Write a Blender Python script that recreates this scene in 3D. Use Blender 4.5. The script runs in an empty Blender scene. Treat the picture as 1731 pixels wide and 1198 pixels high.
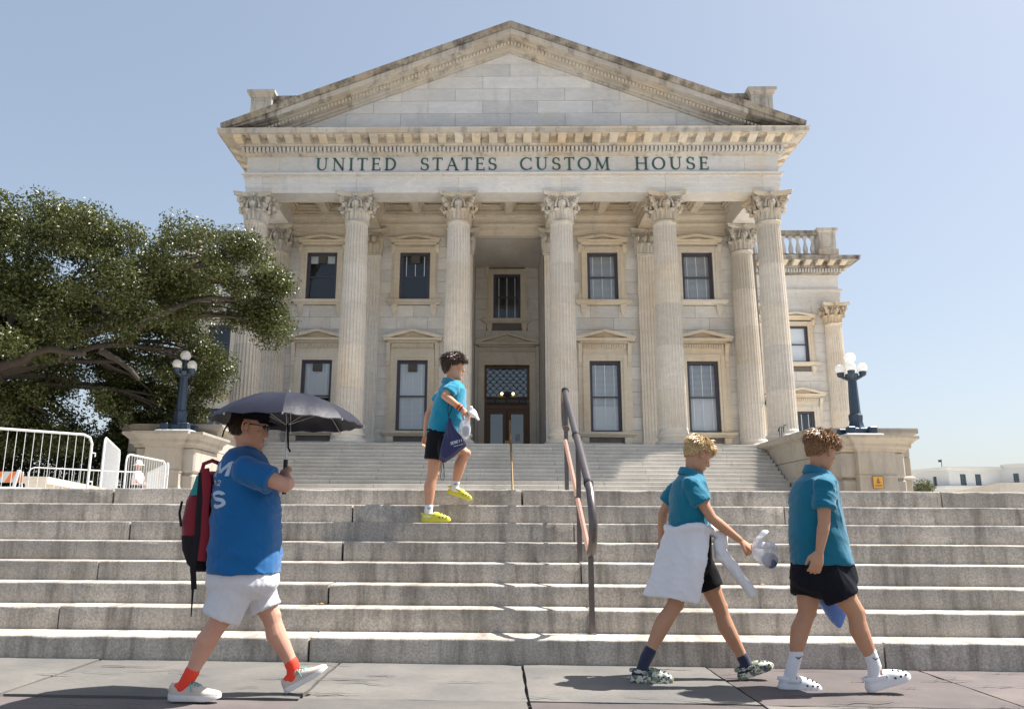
import bpy, math, random
import numpy as np
from mathutils import Vector, Matrix

random.seed(11)
rng = np.random.default_rng(11)
sc = bpy.context.scene
COL = sc.collection
R = math.radians
PI = math.pi

# ------------------------------------------------------------------ camera
cam_data = bpy.data.cameras.new('camera')
cam = bpy.data.objects.new('camera', cam_data)
COL.objects.link(cam)
cam_data.sensor_width = 36.0
cam_data.lens = 1344.2 / 1731 * 36
cam_data.shift_x = (865.5 - 802.0) / 1731
cam_data.clip_start = 0.05
cam_data.clip_end = 3000
cam.matrix_world = (Matrix.Translation((-0.657, 0, 0.97)) @ Matrix.Rotation(R(1.56), 4, 'Z')
                    @ Matrix.Rotation(R(90 + 12.185), 4, 'X') @ Matrix.Rotation(R(0.515), 4, 'Z'))
sc.camera = cam

# ------------------------------------------------------------------ sky, sun, exposure
SUN_DIR = Vector((0.60, 0.13, 1.0)).normalized()         # from the scene towards the sun
SUN_EL = math.asin(SUN_DIR.z)
SUN_AZ = math.atan2(SUN_DIR.x, SUN_DIR.y)                # clockwise from +Y
world = bpy.data.worlds.new('World')
sc.world = world
world.use_nodes = True
wn = world.node_tree.nodes
wl = world.node_tree.links
for n in list(wn):
    wn.remove(n)
sky = wn.new('ShaderNodeTexSky')
sky.sky_type = 'NISHITA'
sky.sun_disc = False
sky.sun_elevation = SUN_EL
sky.sun_rotation = SUN_AZ
sky.altitude = 10
sky.air_density = 1.0
sky.dust_density = 2.0
sky.ozone_density = 2.0
bg = wn.new('ShaderNodeBackground')
bg.inputs['Strength'].default_value = 0.15
wo = wn.new('ShaderNodeOutputWorld')
gam = wn.new('ShaderNodeGamma')                          # a hazy late-summer sky: flatter than the clear-air model
gam.inputs[1].default_value = 0.6
hsv = wn.new('ShaderNodeHueSaturation')
hsv.inputs['Saturation'].default_value = 0.97
wl.new(sky.outputs[0], gam.inputs[0])
wl.new(gam.outputs[0], hsv.inputs['Color'])
wl.new(hsv.outputs[0], bg.inputs[0])
wl.new(bg.outputs[0], wo.inputs[0])

sun_data = bpy.data.lights.new('sun', 'SUN')
sun_data.energy = 5.0
sun_data.angle = R(0.53)
sun_data.color = (1.0, 0.955, 0.89)
sun = bpy.data.objects.new('sun', sun_data)
COL.objects.link(sun)
sun.rotation_euler = SUN_DIR.to_track_quat('Z', 'Y').to_euler()
sun.location = (30, 20, 60)

sc.view_settings.view_transform = 'Standard'
sc.view_settings.look = 'None'
sc.view_settings.exposure = 1.1
sc.view_settings.gamma = 1.0
sc.view_settings.use_curve_mapping = False
sc.render.engine = 'CYCLES'
sc.cycles.max_bounces = 7
sc.cycles.diffuse_bounces = 4
sc.cycles.glossy_bounces = 3
sc.cycles.transparent_max_bounces = 8
sc.cycles.transmission_bounces = 4
sc.cycles.caustics_reflective = False
sc.cycles.caustics_refractive = False

# ------------------------------------------------------------------ materials
class NT:
    def __init__(s, name):
        s.m = bpy.data.materials.new(name)
        s.m.use_nodes = True
        s.t = s.m.node_tree
        s.n = s.t.nodes
        s.l = s.t.links
        s.b = s.n.get('Principled BSDF')
    def new(s, typ, **kw):
        n = s.n.new(typ)
        for k, v in kw.items():
            setattr(n, k, v)
        return n
    def link(s, a, b):
        s.l.new(a, b)
    def val(s, sock, v):
        if hasattr(v, 'is_linked') or hasattr(v, 'links'):
            s.l.new(v, sock)
        else:
            sock.default_value = v
    def pos(s, obj=False):
        if obj:
            return s.new('ShaderNodeTexCoord').outputs['Object']
        return s.new('ShaderNodeNewGeometry').outputs['Position']
    def noise(s, vec, scale, detail=4, rough=.55, stretch=None, dist=0.0):
        if stretch:
            mp = s.new('ShaderNodeMapping')
            mp.inputs['Scale'].default_value = stretch
            s.link(vec, mp.inputs['Vector'])
            vec = mp.outputs[0]
        n = s.new('ShaderNodeTexNoise')
        n.inputs['Scale'].default_value = scale
        n.inputs['Detail'].default_value = detail
        n.inputs['Roughness'].default_value = rough
        n.inputs['Distortion'].default_value = dist
        s.link(vec, n.inputs['Vector'])
        return n.outputs['Fac']
    def ramp(s, fac, lo, hi, a=0.0, b=1.0):
        n = s.new('ShaderNodeMapRange')
        n.inputs['From Min'].default_value = lo
        n.inputs['From Max'].default_value = hi
        n.inputs['To Min'].default_value = a
        n.inputs['To Max'].default_value = b
        s.link(fac, n.inputs['Value'])
        return n.outputs[0]
    def math(s, op, a, b=0.0):
        n = s.new('ShaderNodeMath', operation=op)
        s.val(n.inputs[0], a)
        s.val(n.inputs[1], b)
        return n.outputs[0]
    def mix(s, fac, a, b, mode='MIX'):
        n = s.new('ShaderNodeMix', data_type='RGBA', blend_type=mode)
        s.val(n.inputs[0], fac)
        for sock, v in ((n.inputs[6], a), (n.inputs[7], b)):
            if isinstance(v, (tuple, list)):
                sock.default_value = (v[0], v[1], v[2], 1)
            else:
                s.link(v, sock)
        return n.outputs[2]
    def rnd(s):
        return s.new('ShaderNodeObjectInfo').outputs['Random']
    def bump(s, h, strength=.3, dist=.01):
        n = s.new('ShaderNodeBump')
        n.inputs['Strength'].default_value = strength
        n.inputs['Distance'].default_value = dist
        s.link(h, n.inputs['Height'])
        s.link(n.outputs[0], s.b.inputs['Normal'])
    def set(s, col=None, rough=None, metal=None, spec=None, **kw):
        if col is not None:
            if isinstance(col, (tuple, list)):
                s.b.inputs['Base Color'].default_value = (col[0], col[1], col[2], 1)
            else:
                s.link(col, s.b.inputs['Base Color'])
        if rough is not None:
            s.val(s.b.inputs['Roughness'], rough)
        if metal is not None:
            s.b.inputs['Metallic'].default_value = metal
        if spec is not None:
            s.b.inputs['Specular IOR Level'].default_value = spec
        for k, v in kw.items():
            s.b.inputs[k].default_value = v
        return s.m

def marble(name, a, b, dark=(.10, .085, .07), stain=0.25, stain_lo=.55, warm=None, var=.10):
    t = NT(name)
    p = t.pos()
    big = t.noise(p, .45, 5, .6)
    c = t.mix(t.ramp(big, .35, .65), a, b)
    if warm:
        w = t.noise(p, .28, 4, .6, stretch=(1.4, 1.4, .8))
        c = t.mix(t.ramp(w, .52, .72, 0, .75), c, warm)
    vein = t.noise(p, 1.6, 6, .65, stretch=(1, 1, 2.6), dist=1.2)
    c = t.mix(t.ramp(vein, .42, .60, .16, 0), c, (.30, .30, .31))
    st = t.noise(p, 1.3, 6, .68, stretch=(1.6, 1.6, .32))
    c = t.mix(t.ramp(st, stain_lo, stain_lo + .22, 0, stain), c, dark)
    fine = t.noise(p, 26, 3, .6)
    c = t.mix(t.ramp(fine, .3, .75, .12, 0), c, dark)
    hs = t.new('ShaderNodeHueSaturation')
    t.link(c, hs.inputs['Color'])
    r = t.rnd()
    t.link(t.ramp(r, 0, 1, 1 - var, 1 + var), hs.inputs['Value'])
    t.link(t.ramp(t.math('FRACT', t.math('MULTIPLY', r, 7.31)), 0, 1, .75, 1.25), hs.inputs['Saturation'])
    t.set(hs.outputs[0], .72, spec=.25)
    t.bump(t.math('ADD', t.math('MULTIPLY', fine, .5), st), .25, .012)
    return t.m

M = {}
M['marble'] = marble('marble', (.735, .72, .69), (.66, .648, .625), warm=(.69, .62, .53))
M['marble_white'] = marble('marble_white', (.76, .75, .73), (.68, .68, .68), stain=.14, warm=(.72, .66, .56))
M['marble_warm'] = marble('marble_warm', (.74, .675, .57), (.68, .61, .50), warm=(.68, .55, .40), stain=.28)
M['marble_grimy'] = marble('marble_grimy', (.46, .42, .355), (.34, .31, .26), dark=(.045, .038, .033), stain=.9, stain_lo=.44, warm=(.36, .28, .20))
M['marble_capital'] = marble('marble_capital', (.70, .665, .60), (.56, .52, .45), dark=(.14, .11, .08), stain=.45, stain_lo=.5, warm=(.60, .45, .27))
M['marble_shaft'] = marble('marble_shaft', (.76, .71, .635), (.69, .64, .565), warm=(.70, .59, .46), stain=.12, var=.10)
M['marble_cornice'] = marble('marble_cornice', (.64, .60, .53), (.54, .50, .44), dark=(.07, .058, .05), stain=.8, stain_lo=.52, warm=(.55, .45, .33))
M['pedestal_stone'] = marble('pedestal_stone', (.42, .385, .335), (.34, .31, .27), dark=(.12, .10, .08), stain=.45, stain_lo=.5, warm=(.52, .43, .32))
M['mortar'] = marble('mortar', (.16, .15, .14), (.13, .12, .11), stain=.3)

def granite(name, a, b, dark, stain=.35, var=.08, lo=.5):
    t = NT(name)
    p = t.pos()
    sp = t.noise(p, 70, 4, .75)
    c = t.mix(t.ramp(sp, .34, .66), a, b)
    bigger = t.noise(p, 1.1, 5, .6)
    c = t.mix(t.ramp(bigger, .4, .7, 0, .45), c, dark)
    st = t.noise(p, 3.4, 7, .72, stretch=(2.2, .6, .30))
    c = t.mix(t.ramp(st, lo, lo + .22, 0, stain), c, dark)
    pit = t.noise(p, 240, 2, .6)
    c = t.mix(t.ramp(pit, .6, .75, 0, .5), c, (.04, .038, .036))
    ru = t.noise(p, 3.1, 4, .6, stretch=(1, 1, .5))
    c = t.mix(t.ramp(ru, .66, .82, 0, .4), c, (.22, .15, .09))
    hs = t.new('ShaderNodeHueSaturation')
    t.link(c, hs.inputs['Color'])
    t.link(t.ramp(t.rnd(), 0, 1, 1 - var, 1 + var), hs.inputs['Value'])
    t.set(hs.outputs[0], .82, spec=.25)
    t.bump(t.math('ADD', sp, t.math('MULTIPLY', bigger, 2.0)), .35, .006)
    return t.m
M['granite'] = granite('granite', (.68, .62, .545), (.33, .297, .258), (.15, .132, .112), stain=.78, lo=.47)
M['granite_pale'] = granite('granite_pale', (.60, .565, .51), (.52, .49, .44), (.32, .30, .27), stain=.35)

def slate(name, a, b):
    t = NT(name)
    p = t.pos()
    n1 = t.noise(p, 1.6, 5, .6)
    c = t.mix(t.ramp(n1, .35, .65), a, b)
    n2 = t.noise(p, 22, 5, .7)
    c = t.mix(t.ramp(n2, .3, .7, .25, 0), c, (.07, .065, .065))
    n3 = t.noise(p, .9, 4, .6)
    c = t.mix(t.ramp(n3, .55, .7, 0, .5), c, (.24, .19, .17))
    hs = t.new('ShaderNodeHueSaturation')
    t.link(c, hs.inputs['Color'])
    t.link(t.ramp(t.rnd(), 0, 1, .86, 1.12), hs.inputs['Value'])
    t.set(hs.outputs[0], .8, spec=.25)
    rl = t.noise(p, 2.2, 6, .62, stretch=(1, 2.4, 1))
    t.bump(t.math('ADD', rl, t.math('MULTIPLY', n2, .12)), .55, .02)
    return t.m
M['slate'] = slate('slate', (.178, .168, .152), (.128, .123, .116))
M['slate_plum'] = slate('slate_plum', (.150, .126, .120), (.108, .092, .090))
M['crack'] = NT('crack').set((.055, .05, .046), .95)

def plain(name, col, rough=.6, metal=0.0, var=.12, scale=8, spec=.4, bump=0, objrand=0, sheen=0, dark=.6):
    t = NT(name)
    p = t.pos()
    n = t.noise(p, scale, 5, .6)
    c = t.mix(t.ramp(n, .3, .7, var, 0), col, tuple(x * dark for x in col))
    if objrand:
        hs = t.new('ShaderNodeHueSaturation')
        t.link(c, hs.inputs['Color'])
        t.link(t.ramp(t.rnd(), 0, 1, 1 - objrand, 1 + objrand), hs.inputs['Value'])
        c = hs.outputs[0]
    t.set(c, rough, metal, spec)
    if sheen:
        t.b.inputs['Sheen Weight'].default_value = sheen
    if bump:
        t.bump(n, bump, .01)
    return t.m
M['sash'] = plain('sash_paint', (.075, .075, .105), .45)
M['unlit_interior'] = plain('unlit_interior', (.045, .045, .05), .9)  # near-black colour stands in for the gloom of unlit rooms
M['curtain'] = plain('curtain', (.78, .80, .82), .9, scale=4)
M['blind'] = plain('blind', (.86, .87, .88), .55)
M['aircon'] = plain('aircon', (.10, .095, .09), .6)
M['letter'] = plain('letter_bronze', (.055, .125, .115), .55, .2, var=.5, scale=14)
M['wood'] = plain('door_wood', (.16, .085, .045), .45, var=.5, scale=12)
M['brass'] = plain('brass', (.55, .38, .16), .35, .8)
M['black'] = plain('black_metal', (.02, .02, .022), .45)
M['rail_steel'] = plain('rail_steel', (.17, .145, .14), .34, .65, var=.6, scale=20)
M['rust_bar'] = plain('rust_bar', (.30, .165, .125), .6, .1, var=.45, scale=16)
M['bronze'] = plain('bronze_rail', (.21, .135, .07), .45, .35, var=.5)
M['white_paint'] = plain('white_paint', (.58, .60, .62), .38, .0, var=.12, scale=30)
M['lamp_iron'] = plain('lamp_iron', (.035, .058, .095), .4, .1, var=.4, scale=10)
t_ = NT('globe_glass')
t_.set((.88, .88, .87), .35, spec=.4)
tr_ = t_.new('ShaderNodeBsdfTranslucent'); tr_.inputs[0].default_value = (.92, .92, .9, 1)
mx_ = t_.new('ShaderNodeMixShader'); mx_.inputs[0].default_value = .55
t_.link(t_.b.outputs[0], mx_.inputs[1]); t_.link(tr_.outputs[0], mx_.inputs[2]); t_.link(mx_.outputs[0], t_.n.get('Material Output').inputs[0])
M['globe'] = t_.m
M['plaque'] = plain('plaque_brass', (.62, .36, .09), .4, .35, var=.35, scale=40)
M['plaque_dark'] = plain('plaque_dark', (.22, .09, .03), .5)
M['orange'] = plain('orange_stripe', (.80, .20, .03), .5)
M['roof'] = plain('roof_metal', (.22, .20, .18), .6)
M['far_wall'] = plain('far_wall', (.66, .66, .64), .8, var=.08, scale=.4)
M['leaf_litter'] = plain('leaf_litter', (.42, .26, .13), .9, objrand=.3)
M['bark'] = plain('bark', (.060, .050, .042), .95, var=.6, scale=7, bump=.8)
M['ground'] = plain('ground', (.26, .245, .225), .95, scale=.6)
M['terrace'] = plain('terrace_paving', (.54, .49, .42), .9, scale=1.5)

def glass(name, tint, refl):
    t = NT(name)
    for n in list(t.n):
        t.n.remove(n)
    out = t.new('ShaderNodeOutputMaterial')
    tr = t.new('ShaderNodeBsdfTransparent')
    tr.inputs[0].default_value = (*tint, 1)
    gl = t.new('ShaderNodeBsdfGlossy')
    gl.inputs['Roughness'].default_value = .02
    gl.inputs['Color'].default_value = (.9, .95, 1, 1)
    fr = t.new('ShaderNodeFresnel')
    fr.inputs['IOR'].default_value = 1.5
    mx = t.new('ShaderNodeMixShader')
    gb = t.new('ShaderNodeNewGeometry')
    f = t.math('MULTIPLY', t.math('ADD', fr.outputs[0], refl), t.math('SUBTRACT', 1.0, gb.outputs['Backfacing']))
    t.link(f, mx.inputs[0])
    t.link(tr.outputs[0], mx.inputs[1])
    t.link(gl.outputs[0], mx.inputs[2])
    t.link(mx.outputs[0], out.inputs[0])
    return t.m
M['glass'] = glass('window_glass', (.96, .98, 1.0), .01)
M['glass_dark'] = glass('window_glass_dark', (.25, .33, .42), .10)

# ------------------------------------------------------------------ mesh helpers
ORG = {}
def worg(o):
    return ORG.get(o.name, Vector((0, 0, 0))) if o else Vector((0, 0, 0))

def tag(o, label=None, cat=None, group=None, kind=None):
    if label: o['label'] = label
    if cat: o['category'] = cat
    if group: o['group'] = group
    if kind: o['kind'] = kind
    return o

def empty(name, loc, label=None, cat=None, group=None, rz=0):
    o = bpy.data.objects.new(name, None)
    o.empty_display_size = .2
    COL.objects.link(o)
    o.location = loc
    o.rotation_euler = (0, 0, rz)
    ORG[o.name] = Vector(loc)
    return tag(o, label, cat, group)

def link_mesh(name, me, parent=None, org=None, kind=None, rot=None, scale=None):
    o = bpy.data.objects.new(name, me)
    COL.objects.link(o)
    org = Vector(org) if org is not None else worg(parent)
    o.location = org - worg(parent)
    if rot: o.rotation_euler = rot
    if scale: o.scale = scale
    if parent: o.parent = parent
    ORG[o.name] = org
    if kind: o['kind'] = kind
    return o

class MB:
    def __init__(s):
        s.v = []
        s.f = []
    def add(s, vs, fs):
        b = len(s.v)
        s.v.extend([tuple(p) for p in vs])
        s.f.extend([tuple(i + b for i in f) for f in fs])
        return s
    def box(s, x0, x1, y0, y1, z0, z1):
        vs = [(x0, y0, z0), (x1, y0, z0), (x1, y1, z0), (x0, y1, z0), (x0, y0, z1), (x1, y0, z1), (x1, y1, z1), (x0, y1, z1)]
        return s.add(vs, [(0, 3, 2, 1), (4, 5, 6, 7), (0, 1, 5, 4), (1, 2, 6, 5), (2, 3, 7, 6), (3, 0, 4, 7)])
    def cbox(s, x0, x1, y0, y1, z0, z1, c=.02):
        """box with chamfered edges (front/top most visible)"""
        xs = [x0, x0 + c, x1 - c, x1]; ys = [y0, y0 + c, y1 - c, y1]; zs = [z0, z0 + c, z1 - c, z1]
        rings = []
        def ring(z, i):
            a, b = (i, 3 - i)
            return [(xs[1], ys[a], z), (xs[2], ys[a], z), (xs[b], ys[1], z), (xs[b], ys[2], z), (xs[2], ys[b], z), (xs[1], ys[b], z), (xs[a], ys[2], z), (xs[a], ys[1], z)]
        for z, i in ((zs[0], 1), (zs[1], 0), (zs[2], 0), (zs[3], 1)):
            rings.append(ring(z, i))
        return s.loft(rings)
    def loft(s, rings, cap0=True, cap1=True, closed=True):
        n = len(rings[0]); b = len(s.v)
        for r in rings:
            s.v.extend([tuple(p) for p in r])
        m = n if closed else n - 1
        for i in range(len(rings) - 1):
            for j in range(m):
                k = (j + 1) % n
                s.f.append((b + i * n + j, b + i * n + k, b + (i + 1) * n + k, b + (i + 1) * n + j))
        if closed and cap0: s.f.append(tuple(b + j for j in range(n))[::-1])
        if closed and cap1: s.f.append(tuple(b + (len(rings) - 1) * n + j for j in range(n)))
        return s
    def lathe(s, prof, n=24, c=(0, 0, 0), cap0=True, cap1=True):
        return s.loft([[(c[0] + r * math.cos(2 * PI * j / n), c[1] + r * math.sin(2 * PI * j / n), c[2] + z) for j in range(n)] for r, z in prof], cap0, cap1)
    def tube(s, pts, r, n=8, cap=True, flat=1.0):
        pts = [Vector(p) for p in pts]
        rs = r if isinstance(r, (list, tuple)) else [r] * len(pts)
        rings = []
        prev = None
        for i, p in enumerate(pts):
            d = (pts[min(i + 1, len(pts) - 1)] - pts[max(i - 1, 0)]).normalized()
            if prev is None:
                up = Vector((0, 0, 1)) if abs(d.z) < .9 else Vector((0, 1, 0))
                a = d.cross(up).normalized()
            else:
                a = (prev - d * prev.dot(d)).normalized()
            b = d.cross(a).normalized()
            prev = a
            rings.append([p + (a * math.cos(2 * PI * j / n) + b * math.sin(2 * PI * j / n) * flat) * rs[i] for j in range(n)])
        return s.loft(rings, cap, cap)
    def prism_x(s, poly, x0, x1):
        """polygon in (y, z), extruded along x"""
        return s.loft([[(x0, y, z) for y, z in poly], [(x1, y, z) for y, z in poly]])
    def prism_y(s, poly, y0, y1):
        """polygon in (x, z), extruded along y"""
        return s.loft([[(x, y0, z) for x, z in poly], [(x, y1, z) for x, z in poly]])
    def sphere(s, c, r, n=16, m=10, sc3=(1, 1, 1)):
        rings = []
        for i in range(m + 1):
            a = -PI / 2 + PI * i / m
            rr = max(math.cos(a), 1e-3) * r
            rings.append([(c[0] + rr * math.cos(2 * PI * j / n) * sc3[0], c[1] + rr * math.sin(2 * PI * j / n) * sc3[1], c[2] + r * math.sin(a) * sc3[2]) for j in range(n)])
        return s.loft(rings)
    def sweep(s, path, prof, closed=False):
        """moulding: prof = closed list of (out, z); path = plan points, outward is to the right of travel"""
        P = [Vector((p[0], p[1])) for p in path]
        n = len(P); rings = []
        for i in range(n):
            dirs = []
            if closed or i > 0: dirs.append((P[i] - P[i - 1]).normalized())
            if closed or i < n - 1: dirs.append((P[(i + 1) % n] - P[i]).normalized())
            nr = [Vector((d.y, -d.x)) for d in dirs]
            if len(nr) == 2:
                b = nr[0] + nr[1]
                o = b / (b.dot(nr[0]))
            else:
                o = nr[0]
            rings.append([(P[i].x + o.x * d, P[i].y + o.y * d, z) for d, z in prof])
        if closed: rings.append(rings[0])
        return s.loft(rings, not closed, not closed)
    def mesh(s, name, mat, org=(0, 0, 0), smooth=None):
        me = bpy.data.meshes.new(name)
        o = Vector(org)
        me.from_pydata([(p[0] - o.x, p[1] - o.y, p[2] - o.z) for p in s.v], [], s.f)
        mats = mat if isinstance(mat, (list, tuple)) else [mat]
        for m in mats:
            me.materials.append(M[m] if isinstance(m, str) else m)
        if smooth is not None:
            me.polygons.foreach_set('use_smooth', [True] * len(me.polygons))
            me.set_sharp_from_angle(angle=R(smooth))
        me.update()
        return me
    def build(s, name, mat, parent=None, org=None, smooth=None, kind=None):
        o = Vector(org) if org is not None else worg(parent)
        return link_mesh(name, s.mesh(name, mat, o, smooth), parent, o, kind)

def copy_tree(o, parent=None, dloc=None):
    c = o.copy()
    COL.objects.link(c)
    c.parent = parent
    if dloc is not None:
        c.location = o.location + Vector(dloc)
    for ch in [x for x in bpy.data.objects if x.parent == o]:
        copy_tree(ch, c)
    return c
# ------------------------------------------------------------------ ground, terrace, pavement, lower stairs
STEP_Z = [.172, .342, .504, .667, .831, 1.003, 1.175, 1.333]
STEP_Y = [6.10] + [6.18 + .28 * k for k in range(1, 8)]
TZ = 1.333

mb = MB()
g = 900
mb.add([(-g, -g, -.06), (g, -g, -.06), (g, g, -.06), (-g, g, -.06)], [(0, 1, 2, 3)])
tag(mb.build('ground', 'ground'), kind='structure')
mb = MB().box(-150, 150, STEP_Y[7] + .30, 160, -.05, TZ - .012)
tag(mb.build('terrace', 'terrace'), kind='structure')

# pavement of big slate flags; joints where the photograph has them
pav = tag(MB().box(-40, 40, -14, 6.14, -.055, -.03).build('pavement', 'crack'), kind='structure')
XJ = [-9.1, -7.7, -6.3, -4.9, -3.53, -1.78, -.46, .86, 2.36, 3.75, 5.1, 6.6, 8.0, 9.4]
YJ = [6.135, 4.86, 3.42, 2.0, .55, -.9, -2.4, -4.0]
def slab(x0, x1, y0, y1, mt, dz=0.0, seed=0):
    r = random.Random(seed)
    # slightly irregular outline, uneven top with chipped edge
    nx, ny = 10, 8
    gx = .010
    vs = []; fs = []
    for j in range(ny + 1):
        for i in range(nx + 1):
            x = x0 + gx + (x1 - x0 - 2 * gx) * i / nx
            y = y0 + gx + (y1 - y0 - 2 * gx) * j / ny
            e = i in (0, nx) or j in (0, ny)
            z = dz + r.uniform(-.0015, .0015) - (.006 if e else 0)
            if i in (0, nx): x += r.uniform(-.006, .006)
            if j in (0, ny): y += r.uniform(-.007, .007)
            vs.append((x, y, z))
    w = nx + 1
    for j in range(ny):
        for i in range(nx):
            fs.append((j * w + i, j * w + i + 1, (j + 1) * w + i + 1, (j + 1) * w + i))
    edge = [i for i in range(nx + 1)] + [j * w + nx for j in range(1, ny + 1)] + [ny * w + i for i in range(nx - 1, -1, -1)] + [j * w for j in range(ny - 1, 0, -1)]
    b = len(vs)
    vs += [(vs[k][0], vs[k][1], -.045) for k in edge]
    for q in range(len(edge)):
        q2 = (q + 1) % len(edge)
        fs.append((edge[q], b + q, b + q2, edge[q2]))
    m = MB().add(vs, fs)
    return m.build('slab', mt, pav, ((x0 + x1) / 2, (y0 + y1) / 2, 0), smooth=40)
sd = 0
for j in range(len(YJ) - 1):
    off = 0 if j % 2 == 0 else .0
    for i in range(len(XJ) - 1):
        sd += 1
        plum = (j == 0 and i in (7, 8)) or (j >= 1 and (i * 7 + j * 3) % 5 == 0) or (j == 1 and i == 4)
        sh = 0 if j == 0 else ((j * 37 % 11) - 5) * .09 if j > 1 else 0
        slab(XJ[i] + sh, XJ[i + 1] + sh, YJ[j + 1], YJ[j], 'slate_plum' if plum else 'slate', dz=(.004 if (i + j) % 3 == 0 else 0) - (.012 if (j == 1 and i == 4) else 0), seed=sd)
# delamination cracks in the slate: thin dark ragged splits, real geometry lying on the flags
def crack_line(mbx, x, y, L, a, seed, w=.004):
    r = random.Random(seed)
    pts = []
    n = 9
    for k in range(n):
        f = k / (n - 1)
        pts.append((x + L * (f - .5) * math.cos(a) + r.uniform(-.012, .012), y + L * (f - .5) * math.sin(a) + r.uniform(-.022, .022), f))
    top = [(p[0], p[1] + w * (.3 + math.sin(p[2] * PI)) * .8, .0085) for p in pts]
    bot = [(p[0], p[1] - w * (.3 + math.sin(p[2] * PI)) * .8, .0085) for p in pts]
    mbx.add(top + bot, [(k, k + n, k + n + 1, k + 1) for k in range(n - 1)])
cm = MB()
rr = random.Random(5)
for k in range(64):
    crack_line(cm, rr.uniform(-4.6, 4.2), rr.uniform(4.5, 5.98), rr.uniform(.10, .48), rr.uniform(-.35, .35), k, rr.uniform(.003, .009))
tag(cm.build('slab_crack', 'crack', pav), kind='stuff')

# lower stairs: long granite blocks, joints every 4.16 m, staggered by half
stairs = empty('stone_stairs', (0, 6.1, 0), 'broad grey granite stairs in the foreground rising from the pavement', 'stairs')
stairs.rotation_euler = (0, -.0035, 0)
for k in range(8):
    zt = STEP_Z[k]; zb = STEP_Z[k - 1] - .02 if k else -.05
    y0 = STEP_Y[k]; y1 = (STEP_Y[k + 1] + .08) if k < 7 else y0 + .42
    off = -2.02 if k % 2 == 0 else .08
    if k == 7: off = -.38
    if k == 6: off = -2.04
    js = [off + 4.17 * q for q in range(-4, 5)]
    for a, b in zip(js[:-1], js[1:]):
        r = random.Random(int(a * 100) + k * 31)
        gap = .010 if r.random() < .65 else .022
        dy = r.uniform(-.006, .006); dz = r.uniform(-.003, .003)
        n = 26
        c = .0075
        rings = []
        for i in range(n + 1):
            x = a + gap / 2 + (b - a - gap) * i / n
            e = .012 if i in (0, n) else 0
            w1 = r.uniform(-.0035, .0035) + (r.uniform(0, .016) if r.random() < .09 else 0)
            w2 = r.uniform(-.002, .002)
            rings.append([(x, y0 + dy + e, zb), (x, y0 + dy + e + w2, zt + dz - c * 1.3 - w1), (x, y0 + dy + c * .35 + e, zt + dz - c * .4 - w1 * .6), (x, y0 + dy + c * 1.2 + e, zt + dz - w1 * .25), (x, y1, zt + dz), (x, y1, zb)])
        MB().loft(rings).build('step_block', 'granite', stairs, ((a + b) / 2, y0, zt), smooth=50)
# a little leaf litter caught in the step corners
for k in range(16):
    s = rr.randrange(0, 7)
    x = rr.uniform(-4.2, 3.8)
    y = STEP_Y[s + 1] - rr.uniform(.015, .06)
    z = STEP_Z[s] - .0035 * 0 + x * .0035 + .006
    a = rr.uniform(0, 6.28); L = rr.uniform(.012, .026)
    q = [(x + L * math.cos(a), y + L * .5 * math.sin(a), z), (x + L * .4 * math.cos(a + 1.7), y + L * .3 * math.sin(a + 1.7), z + .012), (x - L * math.cos(a), y - L * .5 * math.sin(a), z + .003), (x + L * .4 * math.cos(a - 1.7), y + L * .3 * math.sin(a - 1.7), z + .004)]
    o = MB().add(q, [(0, 1, 2), (0, 2, 3), (0, 3, 1), (1, 3, 2)]).build('dry_leaf', 'leaf_litter', None, (x, y, z))
    tag(o, 'tiny dry brown leaf lying on the granite steps', 'leaf', 'dry leaves on the steps')

# upper flight, 18 pale steps between the podium walls
PZ = 4.46
upper = empty('portico_stairs', (0, 29.3, TZ), 'pale granite stairs climbing to the portico columns', 'stairs')
NU = 18
UR = (PZ - TZ) / NU
UT = .285
UY0 = 34.30 - UT * (NU - 1)
HW = 10.75
for k in range(NU):
    y0 = UY0 + UT * k
    zt = TZ + UR * (k + 1)
    cuts = [-HW] + [(-HW + 2 * HW * (q + (.0 if k % 2 else .5)) / 6) for q in range(0 if k % 2 == 0 else 1, 6)] + [HW]
    for a, b in zip(cuts[:-1], cuts[1:]):
        r = random.Random(k * 77 + int(a * 10))
        dz = r.uniform(-.003, .003)
        c = .010
        poly = [(y0, TZ + UR * k - .03), (y0, zt - c * 1.6 + dz), (y0 + c * .5, zt - c * .4 + dz), (y0 + c * 1.5, zt + dz), (y0 + UT + .1 if k < NU - 1 else y0 + .6, zt + dz), (y0 + UT + .1 if k < NU - 1 else y0 + .6, TZ + UR * k - .03)]
        MB().prism_x(poly, a + .006, b - .006).build('step_block', 'granite_pale', upper, ((a + b) / 2, y0, zt), smooth=50)
# ------------------------------------------------------------------ the custom house
house = empty('custom_house', (0, 35, TZ), 'pale marble custom house with columned portico and inscribed pediment behind the stairs', 'building')
SP = 4.841
CX = [(k - 2.5) * SP for k in range(6)]
YC = 35.5
FY = 34.95
WY = 39.95

MB().box(-13.4, 13.4, 34.78, 46, TZ, PZ - .004).build('portico_floor', 'granite_pale', house)

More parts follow.
